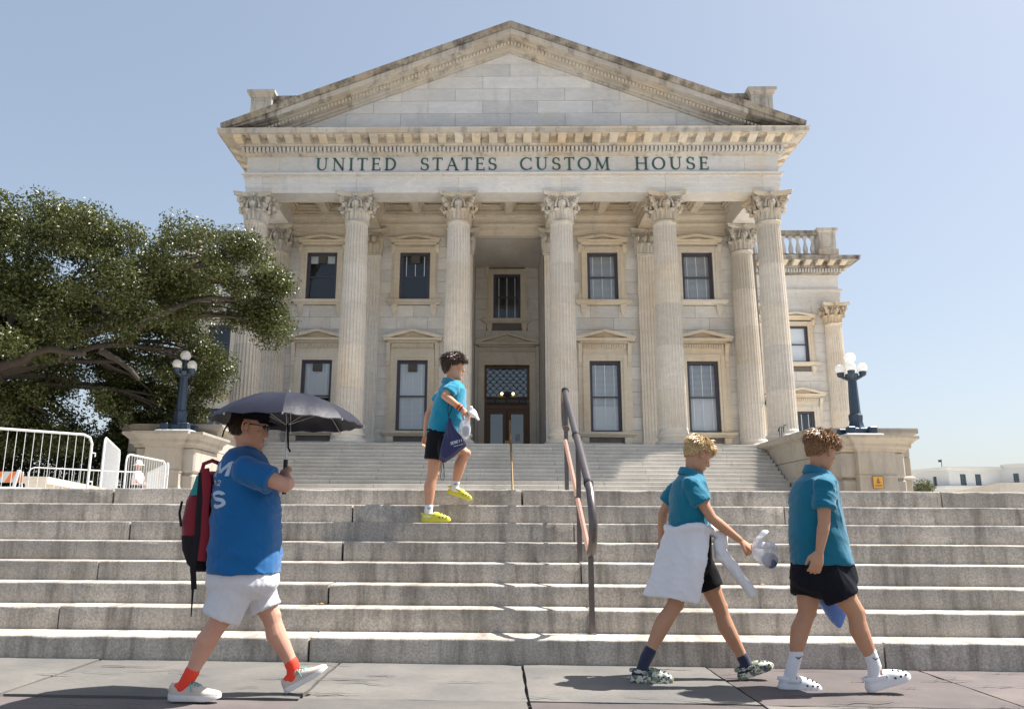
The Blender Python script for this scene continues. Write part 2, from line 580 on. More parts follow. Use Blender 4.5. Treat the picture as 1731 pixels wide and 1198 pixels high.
# ---- columns: base carries five fluted drums and a leafy capital
def flute_ring(r, dep, z, n=24):
    out = []
    for i in range(n):
        for fr, d in ((.02, 0), (.24, 0), (.33, .66), (.63, 1.0), (.93, .66)):
            a = 2 * PI * (i + fr) / n
            q = r - dep * d
            out.append((q * math.cos(a), q * math.sin(a), z))
    return out
ZB, ZN = .70, 10.47                     # shaft bottom and neck above the platform
def rad(z):
    t = (z - ZB) / (ZN - ZB)
    return .635 - .112 * t ** 1.55
cuts = [ZB, 2.55, 4.55, 6.5, 8.45, ZN]
DRUM = []
for i in range(5):
    z0, z1 = cuts[i], cuts[i + 1]
    zs = [z0 + .004, (z0 * 2 + z1) / 3, (z0 + z1 * 2) / 3, z1 - .004]
    rings = []
    if i == 0:
        rings += [flute_ring(rad(z0) + .02, 0, z0), flute_ring(rad(z0), 0, z0 + .07), flute_ring(rad(z0), .03, z0 + .11), flute_ring(rad(z0), .075, z0 + .19)]
        zs = zs[1:]
    if i == 4:
        rings += [flute_ring(rad(z), .075, z) for z in zs[:-1]] + [flute_ring(rad(z1), .075, z1 - .22), flute_ring(rad(z1), .03, z1 - .13), flute_ring(rad(z1), 0, z1 - .08), flute_ring(rad(z1), 0, z1)]
    else:
        rings += [flute_ring(rad(z), .075, z) for z in zs]
    DRUM.append(MB().loft(rings).mesh('drum', 'marble_shaft', smooth=38))
BASE = MB()
BASE.box(-.83, .83, -.83, .83, .0, .06)
BASE.lathe([(.78, .06), (.815, .09), (.825, .15), (.80, .22), (.76, .25), (.72, .26), (.675, .31), (.67, .36), (.70, .40), (.735, .42), (.755, .47), (.735, .535), (.69, .56), (.665, .565), (.66, .62), (.645, .70)], 48)
BASE = BASE.mesh('column', 'marble_shaft', smooth=50)

def leaf(mbx, place, h, w0, curl, t3=.028):
    """acanthus leaf: place(u, out, z) -> point"""
    path = [(.02, 0), (.03, .22), (.045, .45), (.075, .66), (.135, .84), (.21, .96), (.29, 1.0), (.345, .95), (.355, .84), (.315, .76)]
    wid = [.66, .82, .95, 1.0, 1.0, .96, .88, .72, .50, .22]
    us = [-1, -.62, -.25, 0, .25, .62, 1]
    rings = []
    for k, ((o, z), w) in enumerate(zip(path, wid)):
        ser = 1.0 if k % 2 == 0 else .84
        front, back = [], []
        for u in us:
            rib = .040 * (1 - abs(u)) if abs(u) < .3 else 0
            gro = -.030 if abs(abs(u) - .62) < .01 else 0
            oo = o * curl + rib + gro - .05 * u * u * (k / 9)
            front.append(place(u * w * w0 * ser, oo + t3, z * h - .05 * h * abs(u) * (k / 9)))
            back.append(place(u * w * w0 * ser * .96, oo - .005, z * h - .05 * h * abs(u) * (k / 9) - (.02 if k > 5 else 0)))
        rings.append(front + back[::-1])
    mbx.loft(rings)

def spiral(mbx, fn, c, r0, turns, wid, th, n=18, start=0, sgn=1):
    """scroll strap; fn(o, z, side) -> point; c = centre (o, z)"""
    rings = []
    for k in range(n + 1):
        f = k / n
        a = start + sgn * 2 * PI * turns * f
        r = r0 * (1 - .80 * f)
        r2 = r - th * (1 - .5 * f)
        p = [(c[0] + r * math.cos(a), c[1] + r * math.sin(a)), (c[0] + r2 * math.cos(a), c[1] + r2 * math.sin(a))]
        w = wid * (1 + .25 * f)
        rings.append([fn(p[0][0], p[0][1], -w), fn(p[0][0], p[0][1], w), fn(p[1][0], p[1][1], w), fn(p[1][0], p[1][1], -w)])
    mbx.loft(rings)

def capital(flat=False, hw=.56):
    m = MB()
    H = 1.37
    if not flat:
        m.lathe([(.56, -.045), (.585, -.01), (.575, .035), (.50, .05), (.455, .06), (.44, .5), (.46, .9), (.56, 1.08), (.68, 1.16)], 32)
        def mk(a):
            ca, sa = math.cos(a), math.sin(a)
            def place(u, o, z):
                rr = .470 + o + .02 * z
                da = u / .52
                return (rr * math.cos(a + da), rr * math.sin(a + da), .06 + z)
            return place
        for k in range(8):
            leaf(m, mk(2 * PI * (k + .5) / 8), .50, .150, .74, .045)
            leaf(m, mk(2 * PI * k / 8), .84, .150, .98, .045)
        dirs = [(PI / 4 + PI / 2 * k) for k in range(4)]
    else:
        m.box(-hw - .05, hw + .05, -.06, .3, -.045, .045)
        m.box(-hw + .05, hw - .05, -.02, .3, .045, 1.18)
        def mkf(x):
            return lambda u, o, z: (x + u, -.02 - o - .03 * z, .06 + z)
        for x in (-.36, 0, .36):
            leaf(m, mkf(x), .50, .18, .8)
        for x in (-.54, -.18, .18, .54):
            leaf(m, mkf(x), .82, .17, 1.0)
    # corner volutes
    if not flat:
        for a in dirs:
            ca, sa = math.cos(a), math.sin(a)
            fn = lambda o, z, sd, ca=ca, sa=sa: (o * ca - sd * sa, o * sa + sd * ca, z)
            spiral(m, fn, (.925, 1.03), .145, 1.9, .075, .05, 26, PI * .75, -1)
            # stalk that carries the volute
            rings = []
            for k in range(9):
                f = k / 8
                o = .50 + .04 * f + .36 * f ** 2.2
                z = .55 + .60 * (1 - (1 - f) ** 1.6)
                w = .05 + .03 * f
                rings.append([fn(o, z, -w), fn(o, z, w), fn(o - .05, z + .02, w), fn(o - .05, z + .02, -w)])
            m.loft(rings)
            # leaf under the volute
            def pl(u, o, z, a=a):
                rr = .58 + o * 1.15
                return ((rr) * math.cos(a) - u * math.sin(a), rr * math.sin(a) + u * math.cos(a), .50 + z)
            leaf(m, pl, .46, .15, 1.0)
        for k in range(4):
            a = PI / 2 * k
            ca, sa = math.cos(a), math.sin(a)
            for sg in (-1, 1):
                fn = lambda o, z, sd, ca=ca, sa=sa, sg=sg: ((.66 + sd) * ca - sg * o * sa, (.66 + sd) * sa + sg * o * ca, z)
                spiral(m, fn, (.10, 1.02), .095, 1.6, .03, .035, 20, PI * .4, 1)
                st = [fn(.30, .62, 0), fn(.29, .78, 0), fn(.25, .92, 0), fn(.18, 1.05, 0)]
                m.tube(st, [.055, .045, .04, .03], 6)
    else:
        for sg in (-1, 1):
            fn = lambda o, z, sd, sg=sg: (sg * o, -.22 - sd, z)
            spiral(m, fn, (.72, 1.03), .14, 1.9, .07, .05, 24, PI * .75, -1)
            spiral(m, fn, (.10, 1.02), .095, 1.6, .03, .035, 20, PI * .4, 1)
            st = [(sg * .32, -.08, .6), (sg * .42, -.14, .85), (sg * .56, -.2, 1.06), (sg * .70, -.22, 1.15)]
            m.tube(st, [.06, .05, .045, .04], 6)
            def pl(u, o, z, sg=sg):
                return (sg * (.44 + o * .8) + u * .5, -.10 - o * .7, .5 + z)
            leaf(m, pl, .46, .15, 1.0)
    # abacus with hollowed sides
    def aba(e, sc_, z):
        pts = []
        for k in range(4):
            a = PI / 2 * k
            ca, sa = math.cos(a), math.sin(a)
            for i in range(9):
                u = -1 + 2 * i / 8
                y = u * .86 * sc_
                x = (.885 - .20 * (1 - u * u)) * sc_ + e
                pts.append((x * ca - y * sa, x * sa + y * ca, z))
        return pts
    if not flat:
        m.loft([aba(-.05, 1, 1.155), aba(-.03, 1, 1.20), aba(0, .985, 1.215), aba(0, 1.0, 1.28), aba(.03, 1.01, 1.30), aba(.03, 1.01, H - .02)])
        for k in range(4):
            a = PI / 2 * k
            c = (.735 * math.cos(a), .735 * math.sin(a), 1.255)
            m.sphere(c, .085, 10, 6)
            for q in range(6):
                b = 2 * PI * q / 6
                m.sphere((c[0] - .085 * math.cos(b) * math.sin(a) + .03 * math.cos(a), c[1] + .085 * math.cos(b) * math.cos(a) + .03 * math.sin(a), c[2] + .085 * math.sin(b)), .04, 6, 4)
    else:
        pl = []
        for i in range(11):
            u = -1 + 2 * i / 10
            pl.append((u * .86, -.33 + .19 * (1 - u * u)))
        def rg(e, z):
            return [(x * (1 + e), y - e, z) for x, y in pl] + [(.86 * (1 + e), .25, z), (-.86 * (1 + e), .25, z)]
        m.loft([rg(-.05, 1.155), rg(-.03, 1.2), rg(0, 1.215), rg(0, 1.28), rg(.03, 1.30), rg(.03, H - .02)])
        m.sphere((0, -.16, 1.255), .085, 10, 6)
    return m.mesh('capital', 'marble_capital', smooth=40)
CAP = capital()
CAPF = capital(True)
def column(x, y, dz=0.0):
    b = link_mesh('column', BASE, house, (x, y, PZ + dz))
    for i in range(5):
        link_mesh('drum', DRUM[i], b, (x, y, PZ + dz), rot=(0, 0, random.choice((0, 1, 2, 3)) * PI / 12))
    link_mesh('capital', CAP, b, (x, y, PZ + ZN + dz))
for x in CX:
    column(x, YC)
for x in (CX[0], CX[5]):
    column(x, 39.62)
for s in (-1, 1):
    column(s * 22.15, 52.75, -.42)
    column(s * 17.3, 52.85, -.42)

# pilasters against the wall behind the inner columns
pm = MB()
def pil_ring(z, dep):
    pts = [(-.54, .25), (-.54, 0)]
    nfl = 7
    for i in range(nfl):
        c = -.54 + 1.08 * (i + .5) / nfl
        for dx, d in ((-.055, 0), (-.035, .75), (0, 1), (.035, .75), (.055, 0)):
            pts.append((c + dx, d * dep))
    pts += [(.54, 0), (.54, .25)]
    return [(x, y, z) for x, y in pts]
pm.loft([pil_ring(.70, 0), pil_ring(.78, 0), pil_ring(.86, .045), pil_ring(3.9, .045), pil_ring(7.2, .045), pil_ring(ZN - .22, .045), pil_ring(ZN - .12, 0), pil_ring(ZN, 0)])
pm.cbox(-.66, .66, -.14, .25, 0, .22, .03).cbox(-.60, .60, -.07, .25, .22, .42, .03).cbox(-.64, .64, -.11, .25, .42, .60, .04).cbox(-.57, .57, -.03, .25, .60, .70, .02)
PIL = pm.mesh('pilaster', 'marble_shaft', smooth=35)
for x in CX[1:5]:
    p = link_mesh('pilaster', PIL, house, (x, 39.72, PZ))
    link_mesh('capital', CAPF, p, (x, 39.72, PZ + ZN))

# ---- entablature of the portico
def seg_path(x0, x1, hw, yf, yb, first, last):
    pth = []
    if first: pth.append((-hw, yb))
    pth.append((-hw if first else x0, yf))
    pth.append((hw if last else x1, yf))
    if last: pth.append((hw, yb))
    return pth
def run(name, mat, prof, splits, hw=12.55, yf=FY, yb=52.9, gap=.005, parent=house):
    xs = [None] + splits + [None]
    objs = []
    for i in range(len(xs) - 1):
        f, l = i == 0, i == len(xs) - 2
        x0 = xs[i] + gap if xs[i] is not None else None
        x1 = xs[i + 1] - gap if xs[i + 1] is not None else None
        objs.append(MB().sweep(seg_path(x0, x1, hw, yf, yb, f, l), prof).build(name, mat, parent, ((x0 or -hw) / 2 + (x1 or hw) / 2, yf, prof[0][1]), smooth=30))
    return objs
ARCH = [(-1.1, 16.303), (0, 16.303), (0, 16.53), (.03, 16.54), (.03, 16.77), (.06, 16.78), (.06, 17.06), (.11, 17.08), (.14, 17.15), (.19, 17.17), (.20, 17.25), (-1.1, 17.25)]
run('architrave_block', 'marble_white', ARCH, [-11.75, CX[1], CX[2], CX[3], CX[4], 11.75])
FRZ = [(-1.0, 17.25), (0, 17.25), (0, 18.14), (-1.0, 18.14)]
run('frieze_block', 'marble_white', FRZ, [-11.0, -8.65, -6.05, -3.6, -1.2, 1.3, 4.3, 6.6, 9.2, 11.0])
CORN = [(-.6, 18.14), (.04, 18.14), (.10, 18.20), (.17, 18.22), (.20, 18.245), (.20, 18.47), (.42, 18.48), (.42, 18.53), (.46, 18.56), (.46, 18.83), (1.10, 18.83), (1.10, 18.815), (1.14, 18.815), (1.14, 18.97), (1.17, 18.985), (1.20, 19.04), (-.6, 19.06)]
run('cornice_block', 'marble_cornice', CORN, [-11.6, -9.3, -6.7, -4.1, -1.35, 1.3, 3.9, 6.4, 9.0, 11.5])
# dentils
dm = MB()
for i in range(-66, 67):
    x = i * .195
    if abs(x) <= 12.86: dm.box(x - .058, x + .058, FY - .40, FY - .19, 18.262, 18.462)
for s in (-1, 1):
    for i in range(0, 84):
        y = FY - .20 + i * .195
        if y < 52: dm.box(s * 12.55 + (.19 if s > 0 else -.345), s * 12.55 + (.345 if s > 0 else -.19), y - .06 + .12, y + .06 + .12, 18.262, 18.462)
dm.build('dentil_course', 'marble_white', house, kind='stuff')
# beaded strip under the frieze and leaf ornament below the cornice soffit
eg = MB()
for i in range(-92, 93):
    x = i * .137
    eg.box(x - .045, x + .045, FY - .175, FY - .12, 17.085, 17.15)
eg.build('egg_moulding', 'marble_warm', house, kind='stuff')
mod_poly = [(.455, 18.585), (.58, 18.575), (.68, 18.61), (.80, 18.665), (.93, 18.67), (1.0, 18.70), (1.02, 18.75), (1.02, 18.812), (.455, 18.812)]
mm = MB().loft([[(x, -o, z) for o, z in mod_poly] for x in (-.19, .19)])
mm.box(-.215, .215, -1.055, -.455, 18.795, 18.827)
mm.loft([[(x, -o * 1.004, z - .012) for o, z in mod_poly[1:-1]] for x in (-.06, .06)])
MODM = mm.mesh('modillion', 'marble_warm', (0, 0, 18.8), smooth=30)
rs = MB()
for q in range(6):
    b = 2 * PI * q / 6
    rs.sphere((.085 * math.cos(b), -.78 + .085 * math.sin(b), 18.825), .06, 6, 4, (1, 1, .7))
rs.sphere((0, -.78, 18.815), .05, 6, 4)
rs.box(-.2, .2, -1.0, -.96, 18.79, 18.828)
ROSM = rs.mesh('rosette', 'marble_warm', (0, 0, 18.8), smooth=50)
n_mod = 33
for i in range(n_mod):
    x = -12.8 + 25.6 * i / (n_mod - 1)
    link_mesh('modillion', MODM, house, (x, FY, 18.8))
    if i < n_mod - 1:
        link_mesh('rosette', ROSM, house, (x + .4, FY, 18.8))
for s in (-1, 1):
    for i in range(7):
        link_mesh('modillion', MODM, house, (s * 12.55, FY + .45 + i * .8, 18.8), rot=(0, 0, s * PI / 2))

# ---- pediment
AP, SL, CW = 24.55, .389, 13.56
RAKE = [(-.4, -.01), (1.22, 0), (1.215, -.045), (1.18, -.10), (1.12, -.19), (1.08, -.255), (1.02, -.265), (1.02, -.50), (.98, -.52), (.98, -.50), (.62, -.52), (.60, -.56), (.48, -.60), (.46, -.735), (.36, -.745), (.22, -.77), (.18, -.86), (.10, -.88), (.08, -.985), (-.4, -.985)]
def rake(x0, x1, mat, prof, name):
    rings = []
    for x in (x0, x1):
        z0 = AP - SL * abs(x)
        rings.append([(x, FY - o, max(z0 + h, 19.062)) for o, h in prof])
    return MB().loft(rings).build(name, mat, house, ((x0 + x1) / 2, FY, AP - SL * abs((x0 + x1) / 2)), smooth=30)
SIMA = [RAKE[0], RAKE[1], RAKE[2], RAKE[3], RAKE[4], RAKE[5], (-.4, -.262)]
LOWR = [(-.4, -.266)] + [(1.02, -.266)] + RAKE[7:]
for s in (-1, 1):
    e = [0, 1.1, 2.9, 4.6, 6.3, 8.05, 9.7, 11.3, 12.6, CW]
    for a, b in zip(e[:-1], e[1:]):
        xa, xb = (s * (a + .004), s * (b - .004))
        x0, x1 = min(xa, xb), max(xa, xb)
        rake(x0, x1, 'marble_grimy', SIMA, 'sima_block')
    e = [0, 1.75, 3.7, 5.7, 7.6, 9.4, 11.0, CW - .25]
    for a, b in zip(e[:-1], e[1:]):
        xa, xb = (s * (a + .004), s * (b - .004))
        x0, x1 = min(xa, xb), max(xa, xb)
        rake(x0, x1, 'marble_cornice' if a < 10.5 else 'marble_grimy', LOWR, 'raking_cornice_block')
eb = MB()
for s in (-1, 1):
    for i in range(110):
        x = .08 + i * .165
        z = AP - SL * x
        if z - .74 < 19.1: continue
        xx = s * x
        eb.loft([[(xx + dx, FY - o, z - SL * dx * s + h) for o, h in ((.455, -.60), (.56, -.62), (.56, -.72), (.455, -.74))] for dx in (-.05, .05)])
eb.build('egg_moulding', 'marble_warm', house, kind='stuff')
tym = MB().prism_y([(-12.6, 19.07), (12.6, 19.07), (0, 23.95)], FY + .06, FY + .4).build('tympanum', 'mortar', house)
z = 19.07
row = 0
while z < 24.0:
    z1 = z + .655
    xe = (24.48 - z1) / SL
    if xe < .4:
        xe = .5
        z1 = min(z1, 24.3)
    off = 0 if row % 2 else 1.32
    xs = [-xe] + [q for q in [off + 2.64 * k for k in range(-6, 7)] if -xe + .3 < q < xe - .3] + [xe]
    for a, b in zip(xs[:-1], xs[1:]):
        d = random.uniform(-.004, .004)
        MB().cbox(a + .006, b - .006, FY + .01 + d, FY + .1, z + .005, z1 - .005, .006).build('stone_block', 'marble_white', tym, ((a + b) / 2, FY, z))
    z = z1
    row += 1
MB().prism_y([(-13.1, 19.4 - .02), (0, 24.5), (13.1, 19.4 - .02), (12.6, 18.8), (-12.6, 18.8)], FY + .42, 56).build('roof', 'roof', house)
# attic parapet rising behind the pediment
par = MB().box(-12, 12, 36.75, 37.25, 19, 22.12).sweep([(-12, 37.25), (-12, 36.75), (12, 36.75), (12, 37.25)], [(-.2, 22.12), (.05, 22.12), (.12, 22.2), (.14, 22.34), (-.2, 22.36)]).build('attic_parapet', 'marble_grimy', house)
for s in (-1, 1):
    c = s * 12.57
    q = MB().box(c - .53, c + .53, 36.4, 37.5, 19, 22.2)
    q.sweep([(c - .53, 36.4), (c + .53, 36.4), (c + .53, 37.5), (c - .53, 37.5)], [(-.3, 22.13), (.03, 22.13), (.06, 22.22), (.14, 22.3), (.18, 22.32), (.18, 22.48), (-.3, 22.5)], True)
    q.box(c - .6, c + .6, 36.3, 37.6, 22.485, 22.51)
    q.sweep([(c - .36, 36.4), (c + .36, 36.4)], [(0, 22.0), (.03, 22.0), (.03, 21.95), (0, 21.95)])
    q.box(c - .36, c - .32, 36.375, 36.41, 20, 21.95).box(c + .32, c + .36, 36.375, 36.41, 20, 21.95)
    q.build('attic_pier', 'marble_cornice', house, (c, 36.4, 19))

# ---- carved lettering on the frieze
def stroke(m, a, b, w, y0, y1):
    ax, az = a; bx, bz = b
    d = math.hypot(bx - ax, bz - az)
    nx, nz = -(bz - az) / d * w / 2, (bx - ax) / d * w / 2
    m.prism_y([(ax + nx, az + nz), (ax - nx, az - nz), (bx - nx, bz - nz), (bx + nx, bz + nz)], y0, y1)
def arc(m, cx, cz, rx, rz, a0, a1, wfun, y0, y1, n=22):
    rings = []
    for k in range(n + 1):
        a = a0 + (a1 - a0) * k / n
        w = wfun(a) / 2
        c, s = math.cos(a), math.sin(a)
        o = (cx + (rx + w) * c, cz + (rz + w) * s); i = (cx + (rx - w) * c, cz + (rz - w) * s)
        rings.append([(o[0], y0, o[1]), (o[0], y1, o[1]), (i[0], y1, i[1]), (i[0], y0, i[1])])
    m.loft(rings)
TH, TN = .155, .065
def serif(m, x, z, y0, y1, w=.30):
    m.prism_y([(x - w / 2, z - .022), (x + w / 2, z - .022), (x + w / 2, z + .022), (x - w / 2, z + .022)], y0, y1)
def glyph(ch, y0, y1):
    """serif capital, height 1; returns mesh builder and width"""
    m = MB()
    S = lambda a, b, w: stroke(m, a, b, w, y0, y1)
    F = lambda x, z, w=.30: serif(m, x, z, y0, y1, w)
    if ch == 'I':
        S((.16, 0), (.16, 1), TH); F(.16, .022, .34); F(.16, .978, .34); return m, .32
    if ch == 'U':
        S((.18, .33), (.18, 1), TH); S((.76, .33), (.76, 1), TN); F(.18, .978, .36); F(.76, .978, .30)
        arc(m, .47, .345, .285, .30, PI, 2 * PI, lambda a: TN + (TH - TN) * max(0, -math.cos(a)) ** .7, y0, y1); return m, .94
    if ch == 'N':
        S((.16, 0), (.16, 1), TN); S((.80, 0), (.80, 1), TN); S((.17, .97), (.80, .05), TH); F(.16, .022, .30); F(.12, .978, .24); F(.80, .978, .30); return m, .96
    if ch == 'T':
        S((.38, 0), (.38, 1), TH); S((.02, .965), (.74, .965), TN); S((.035, .80), (.035, .99), TN); S((.725, .80), (.725, .99), TN); F(.38, .022, .36); return m, .76
    if ch == 'E':
        S((.17, 0), (.17, 1), TH); S((.1, .033), (.66, .033), TN); S((.1, .967), (.62, .967), TN); S((.2, .52), (.52, .52), TN)
        S((.645, .0), (.66, .22), TN); S((.605, 1), (.605, .80), TN); S((.52, .42), (.52, .62), TN); F(.12, .022, .22); F(.12, .978, .22); return m, .70
    if ch == 'D':
        S((.17, 0), (.17, 1), TH); S((.1, .033), (.36, .033), TN); S((.1, .967), (.36, .967), TN)
        arc(m, .34, .5, .44, .465, -PI / 2, PI / 2, lambda a: TN + (TH - TN) * max(0, math.cos(a)) ** .8, y0, y1); F(.12, .022, .22); F(.12, .978, .22); return m, .88
    if ch == 'O':
        arc(m, .48, .5, .42, .465, 0, 2 * PI, lambda a: TN + (TH - TN) * abs(math.cos(a)) ** 1.1, y0, y1, 36); return m, .98
    if ch == 'C':
        arc(m, .50, .5, .43, .465, .24 * PI, 1.74 * PI, lambda a: TN + (TH - TN) * max(0, -math.cos(a)) ** .8, y0, y1, 32)
        S((.815, .70), (.815, .96), TN); S((.815, .05), (.83, .26), TN); return m, .90
    if ch == 'S':
        arc(m, .34, .735, .22, .23, .14 * PI, 1.5 * PI, lambda a: TN + (TH - TN) * max(0, math.sin(a - PI * .6)) ** 1.0 * .9, y0, y1, 22)
        arc(m, .34, .265, .25, .235, -.86 * PI, .5 * PI, lambda a: TN + (TH - TN) * max(0, math.cos(a - .12 * PI)) ** 1.0, y0, y1, 22)
        S((.545, .72), (.545, .96), TN); S((.10, .04), (.10, .28), TN); return m, .68
    if ch == 'A':
        S((.12, 0), (.46, 1.0), TN); S((.44, 1.0), (.82, 0), TH); S((.23, .36), (.68, .36), TN); F(.12, .022, .28); F(.82, .022, .32); return m, .94
    if ch == 'M':
        S((.16, 0), (.20, 1), TN); S((.96, 0), (.92, 1), TH); S((.20, .98), (.56, .10), TH); S((.56, .10), (.92, .98), TN); F(.16, .022, .28); F(.96, .022, .34); F(.17, .978, .22); F(.97, .978, .24); return m, 1.12
    if ch == 'H':
        S((.18, 0), (.18, 1), TH); S((.82, 0), (.82, 1), TH); S((.18, .51), (.82, .51), TN)
        for x in (.18, .82):
            F(x, .022, .34); F(x, .978, .34)
        return m, 1.0
LH = .64
glyphs = {}
for ch in 'UNITEDSACOMH':
    g_, w_ = glyph(ch, -.028, .012)
    g_.v = [(x * LH, y, zz * LH) for x, y, zz in g_.v]
    glyphs[ch] = (g_.mesh('letter', 'letter'), w_ * LH)
ins = MB().box(-9.2, 9.2, FY + .01, FY + .05, 17.44, 18.07).build('inscription', 'marble_white', house)
ins['label'] = 'green bronze letters UNITED STATES CUSTOM HOUSE'
for word, xa, xb in (('UNITED', -9.25, -5.40), ('STATES', -4.27, -.62), ('CUSTOM', .47, 4.70), ('HOUSE', 5.87, 9.33)):
    tot = sum(glyphs[c][1] for c in word)
    gap = (xb - xa - tot) / (len(word) - 1)
    x = xa
    for c in word:
        link_mesh('letter', glyphs[c][0], ins, (x, FY, 17.43))
        x += glyphs[c][1] + gap

# ---- walls with openings
def wall(x0, x1, z0, z1, ops, y0, y1):
    m = MB()
    xs = sorted({x0, x1, *[o[0] for o in ops if x0 < o[0] < x1], *[o[1] for o in ops if x0 < o[1] < x1]})
    for a, b in zip(xs[:-1], xs[1:]):
        mid = (a + b) / 2
        seg = [(z0, z1)]
        for o in ops:
            if o[0] < mid < o[1]:
                ns = []
                for p, q in seg:
                    if o[2] > p: ns.append((p, min(q, o[2])))
                    if o[3] < q: ns.append((max(p, o[3]), q))
                seg = [s_ for s_ in ns if s_[1] > s_[0] + 1e-4]
        for p, q in seg:
            m.box(a, b, y0, y1, p, q)
    return m
def ashlar(x0, x1, z0, z1, ops, ch, bl, seed):
    """block rectangles in courses, clear of the openings"""
    r = random.Random(seed)
    out = []
    n = max(1, round((z1 - z0) / ch))
    ch = (z1 - z0) / n
    for i in range(n):
        a0, a1 = z0 + ch * i, z0 + ch * (i + 1)
        iv = [(x0, x1)]
        for o in ops:
            if o[2] < a1 - .02 and o[3] > a0 + .02:
                ni = []
                for p, q in iv:
                    if o[0] > p: ni.append((p, min(q, o[0])))
                    if o[1] < q: ni.append((max(p, o[1]), q))
                iv = [t_ for t_ in ni if t_[1] - t_[0] > .05]
        for p, q in iv:
            x = p
            first = True
            while x < q - 1e-3:
                L = bl * r.uniform(.8, 1.2) * ((.5 if i % 2 else 1) if first else 1)
                e = x + L
                if q - e < bl * .4: e = q
                out.append((x, e, a0, a1))
                x = e
                first = False
    return out
WX = [-9.85, -4.92, 4.92, 9.85]
UPW = (12.50, 15.09, 1.60)
LOW = (5.65, 9.28, 1.58)
ops = [(x - UPW[2] / 2, x + UPW[2] / 2, UPW[0], UPW[1]) for x in WX] + [(x - LOW[2] / 2, x + LOW[2] / 2, LOW[0], LOW[1]) for x in WX] + [(-1.87, 1.87, 0, 16.0)]
pw = wall(-12.9, 12.9, PZ - .01, 17.6, ops, WY + .02, WY + .5).build('portico_wall', 'mortar', house)
vis_ops = [(o[0] - .40, o[1] + .40, o[2] - .02, o[3] + .30) for o in ops[:-1]] + [ops[-1]]
for a, b, c, d in ashlar(-12.75, 12.75, PZ, 16.08, vis_ops, .645, 1.75, 3):
    dd = random.uniform(-.004, .004)
    MB().cbox(a + .006, b - .006, WY - .012 + dd, WY + .03, c + .006, d - .006, .006).build('stone_block', 'marble', pw, ((a + b) / 2, WY, c))
# band over the wall, under the ceiling
MB().sweep([(-12.75, WY), (12.75, WY)], [(-.3, 15.98), (.13, 15.98), (.13, 16.22), (.17, 16.24), (.17, 16.50), (.24, 16.54), (.27, 16.62), (.20, 16.63), (.20, 16.84), (.28, 16.88), (.33, 16.97), (.40, 17.0), (.40, 17.12), (-.3, 17.12)]).build('wall_architrave', 'marble_warm', house, smooth=30)
# coffered ceiling
cl = MB().box(-12.5, 12.5, 36.0, WY, 17.58, 17.7)
bay = SP
for k in range(5):
    x0, x1 = CX[k] + .5, CX[k + 1] - .5
    xm = (x0 + x1) / 2
    for a, b in ((x0 - .05, x0 + .24), (xm - .18, xm + .18), (x1 - .24, x1 + .05)):
        cl.box(a, b, 36.05, WY, 17.14, 17.59)
    for a, b in ((36.0, 36.22), (37.73, 37.97), (39.48, WY)):
        cl.box(x0, x1, a, b, 17.136, 17.585)
ceil = cl.build('ceiling', 'marble_warm', house)
cf = MB()
cw, cd = (SP - 1.0 - .48 - .36) / 4, .755
for e, zz in ((0, 17.19), (.10, 17.29), (.2, 17.41)):
    for s in (-1, 1):
        cf.box(s * (cw - e) - .055, s * (cw - e) + .055, -cd + e, cd - e, zz, zz + .12)
        cf.box(-cw + e, cw - e, s * (cd - e) - .055, s * (cd - e) + .055, zz + .002, zz + .118)
for i in range(-6, 7):
    cf.box(i * .11 - .035, i * .11 + .035, cd - .12, cd - .05, 17.16, 17.22)
CFM = cf.mesh('coffer', 'marble_warm', (0, 0, 17.2))
for k in range(5):
    x0, x1 = CX[k] + .5, CX[k + 1] - .5
    xm = (x0 + x1) / 2
    for xc in ((x0 + .24 + xm - .18) / 2, (xm + .18 + x1 - .24) / 2):
        for yc in (36.975, 38.725):
            link_mesh('coffer', CFM, ceil, (xc, yc, 17.2))
for x in CX:
    m = MB().prism_y([(x - .48, 16.306), (x + .48, 16.306), (x + .48, 16.62), (x + .51, 16.64), (x + .51, 16.86), (x + .58, 16.98), (x + .60, 17.13), (x - .60, 17.13), (x - .58, 16.98), (x - .51, 16.86), (x - .51, 16.64), (x - .48, 16.62)], 36.06, WY - .28)
    m.build('ceiling_beam', 'marble_warm', house, (x, 38, 16.3), smooth=30)

# central recess behind the middle columns
RY = 45.15
cdoor = (-1.30, 1.30, PZ, 10.10)
cwin = (-.80, .80, 12.86, 15.58)
rw = wall(-2.2, 2.2, PZ - .01, 16.3, [cdoor, cwin], RY + .02, RY + .45)
rw.box(-2.3, -1.89, WY + .55, RY + .4, PZ - .01, 16.3).box(1.89, 2.3, WY + .55, RY + .4, PZ - .01, 16.3).box(-2.3, 2.3, WY + .45, RY + .4, 16.03, 16.4)
rwo = rw.build('recess_wall', 'mortar', house)
am = MB()
for a, b, c, d in ashlar(-1.86, 1.86, PZ, 16.0, [(-1.70, 1.70, 0, 11.2), (-1.20, 1.20, 12.62, 15.95)], .645, 1.3, 8):
    am.cbox(a + .006, b - .006, RY - .015, RY + .03, c + .006, d - .006, .006)
for a, b, c, d in ashlar(WY + .5, RY, PZ, 16.0, [], .645, 1.6, 9):
    for s in (-1, 1):
        x0, x1 = sorted((s * 1.87, s * 1.91))
        am.cbox(x0, x1, a + .006, b - .006, c + .006, d - .006, .006)
am.box(-1.86, 1.86, WY + .4, RY, 15.98, 16.02)
am.build('recess_ashlar', 'marble', rwo, kind='stuff')
for s in (-1, 1):
    x0, x1 = sorted((s * 1.87, s * 2.1))
    MB().box(x0, x1, WY - .03, WY + .52, PZ, 16.0).build('recess_jamb', 'marble_shaft', house)

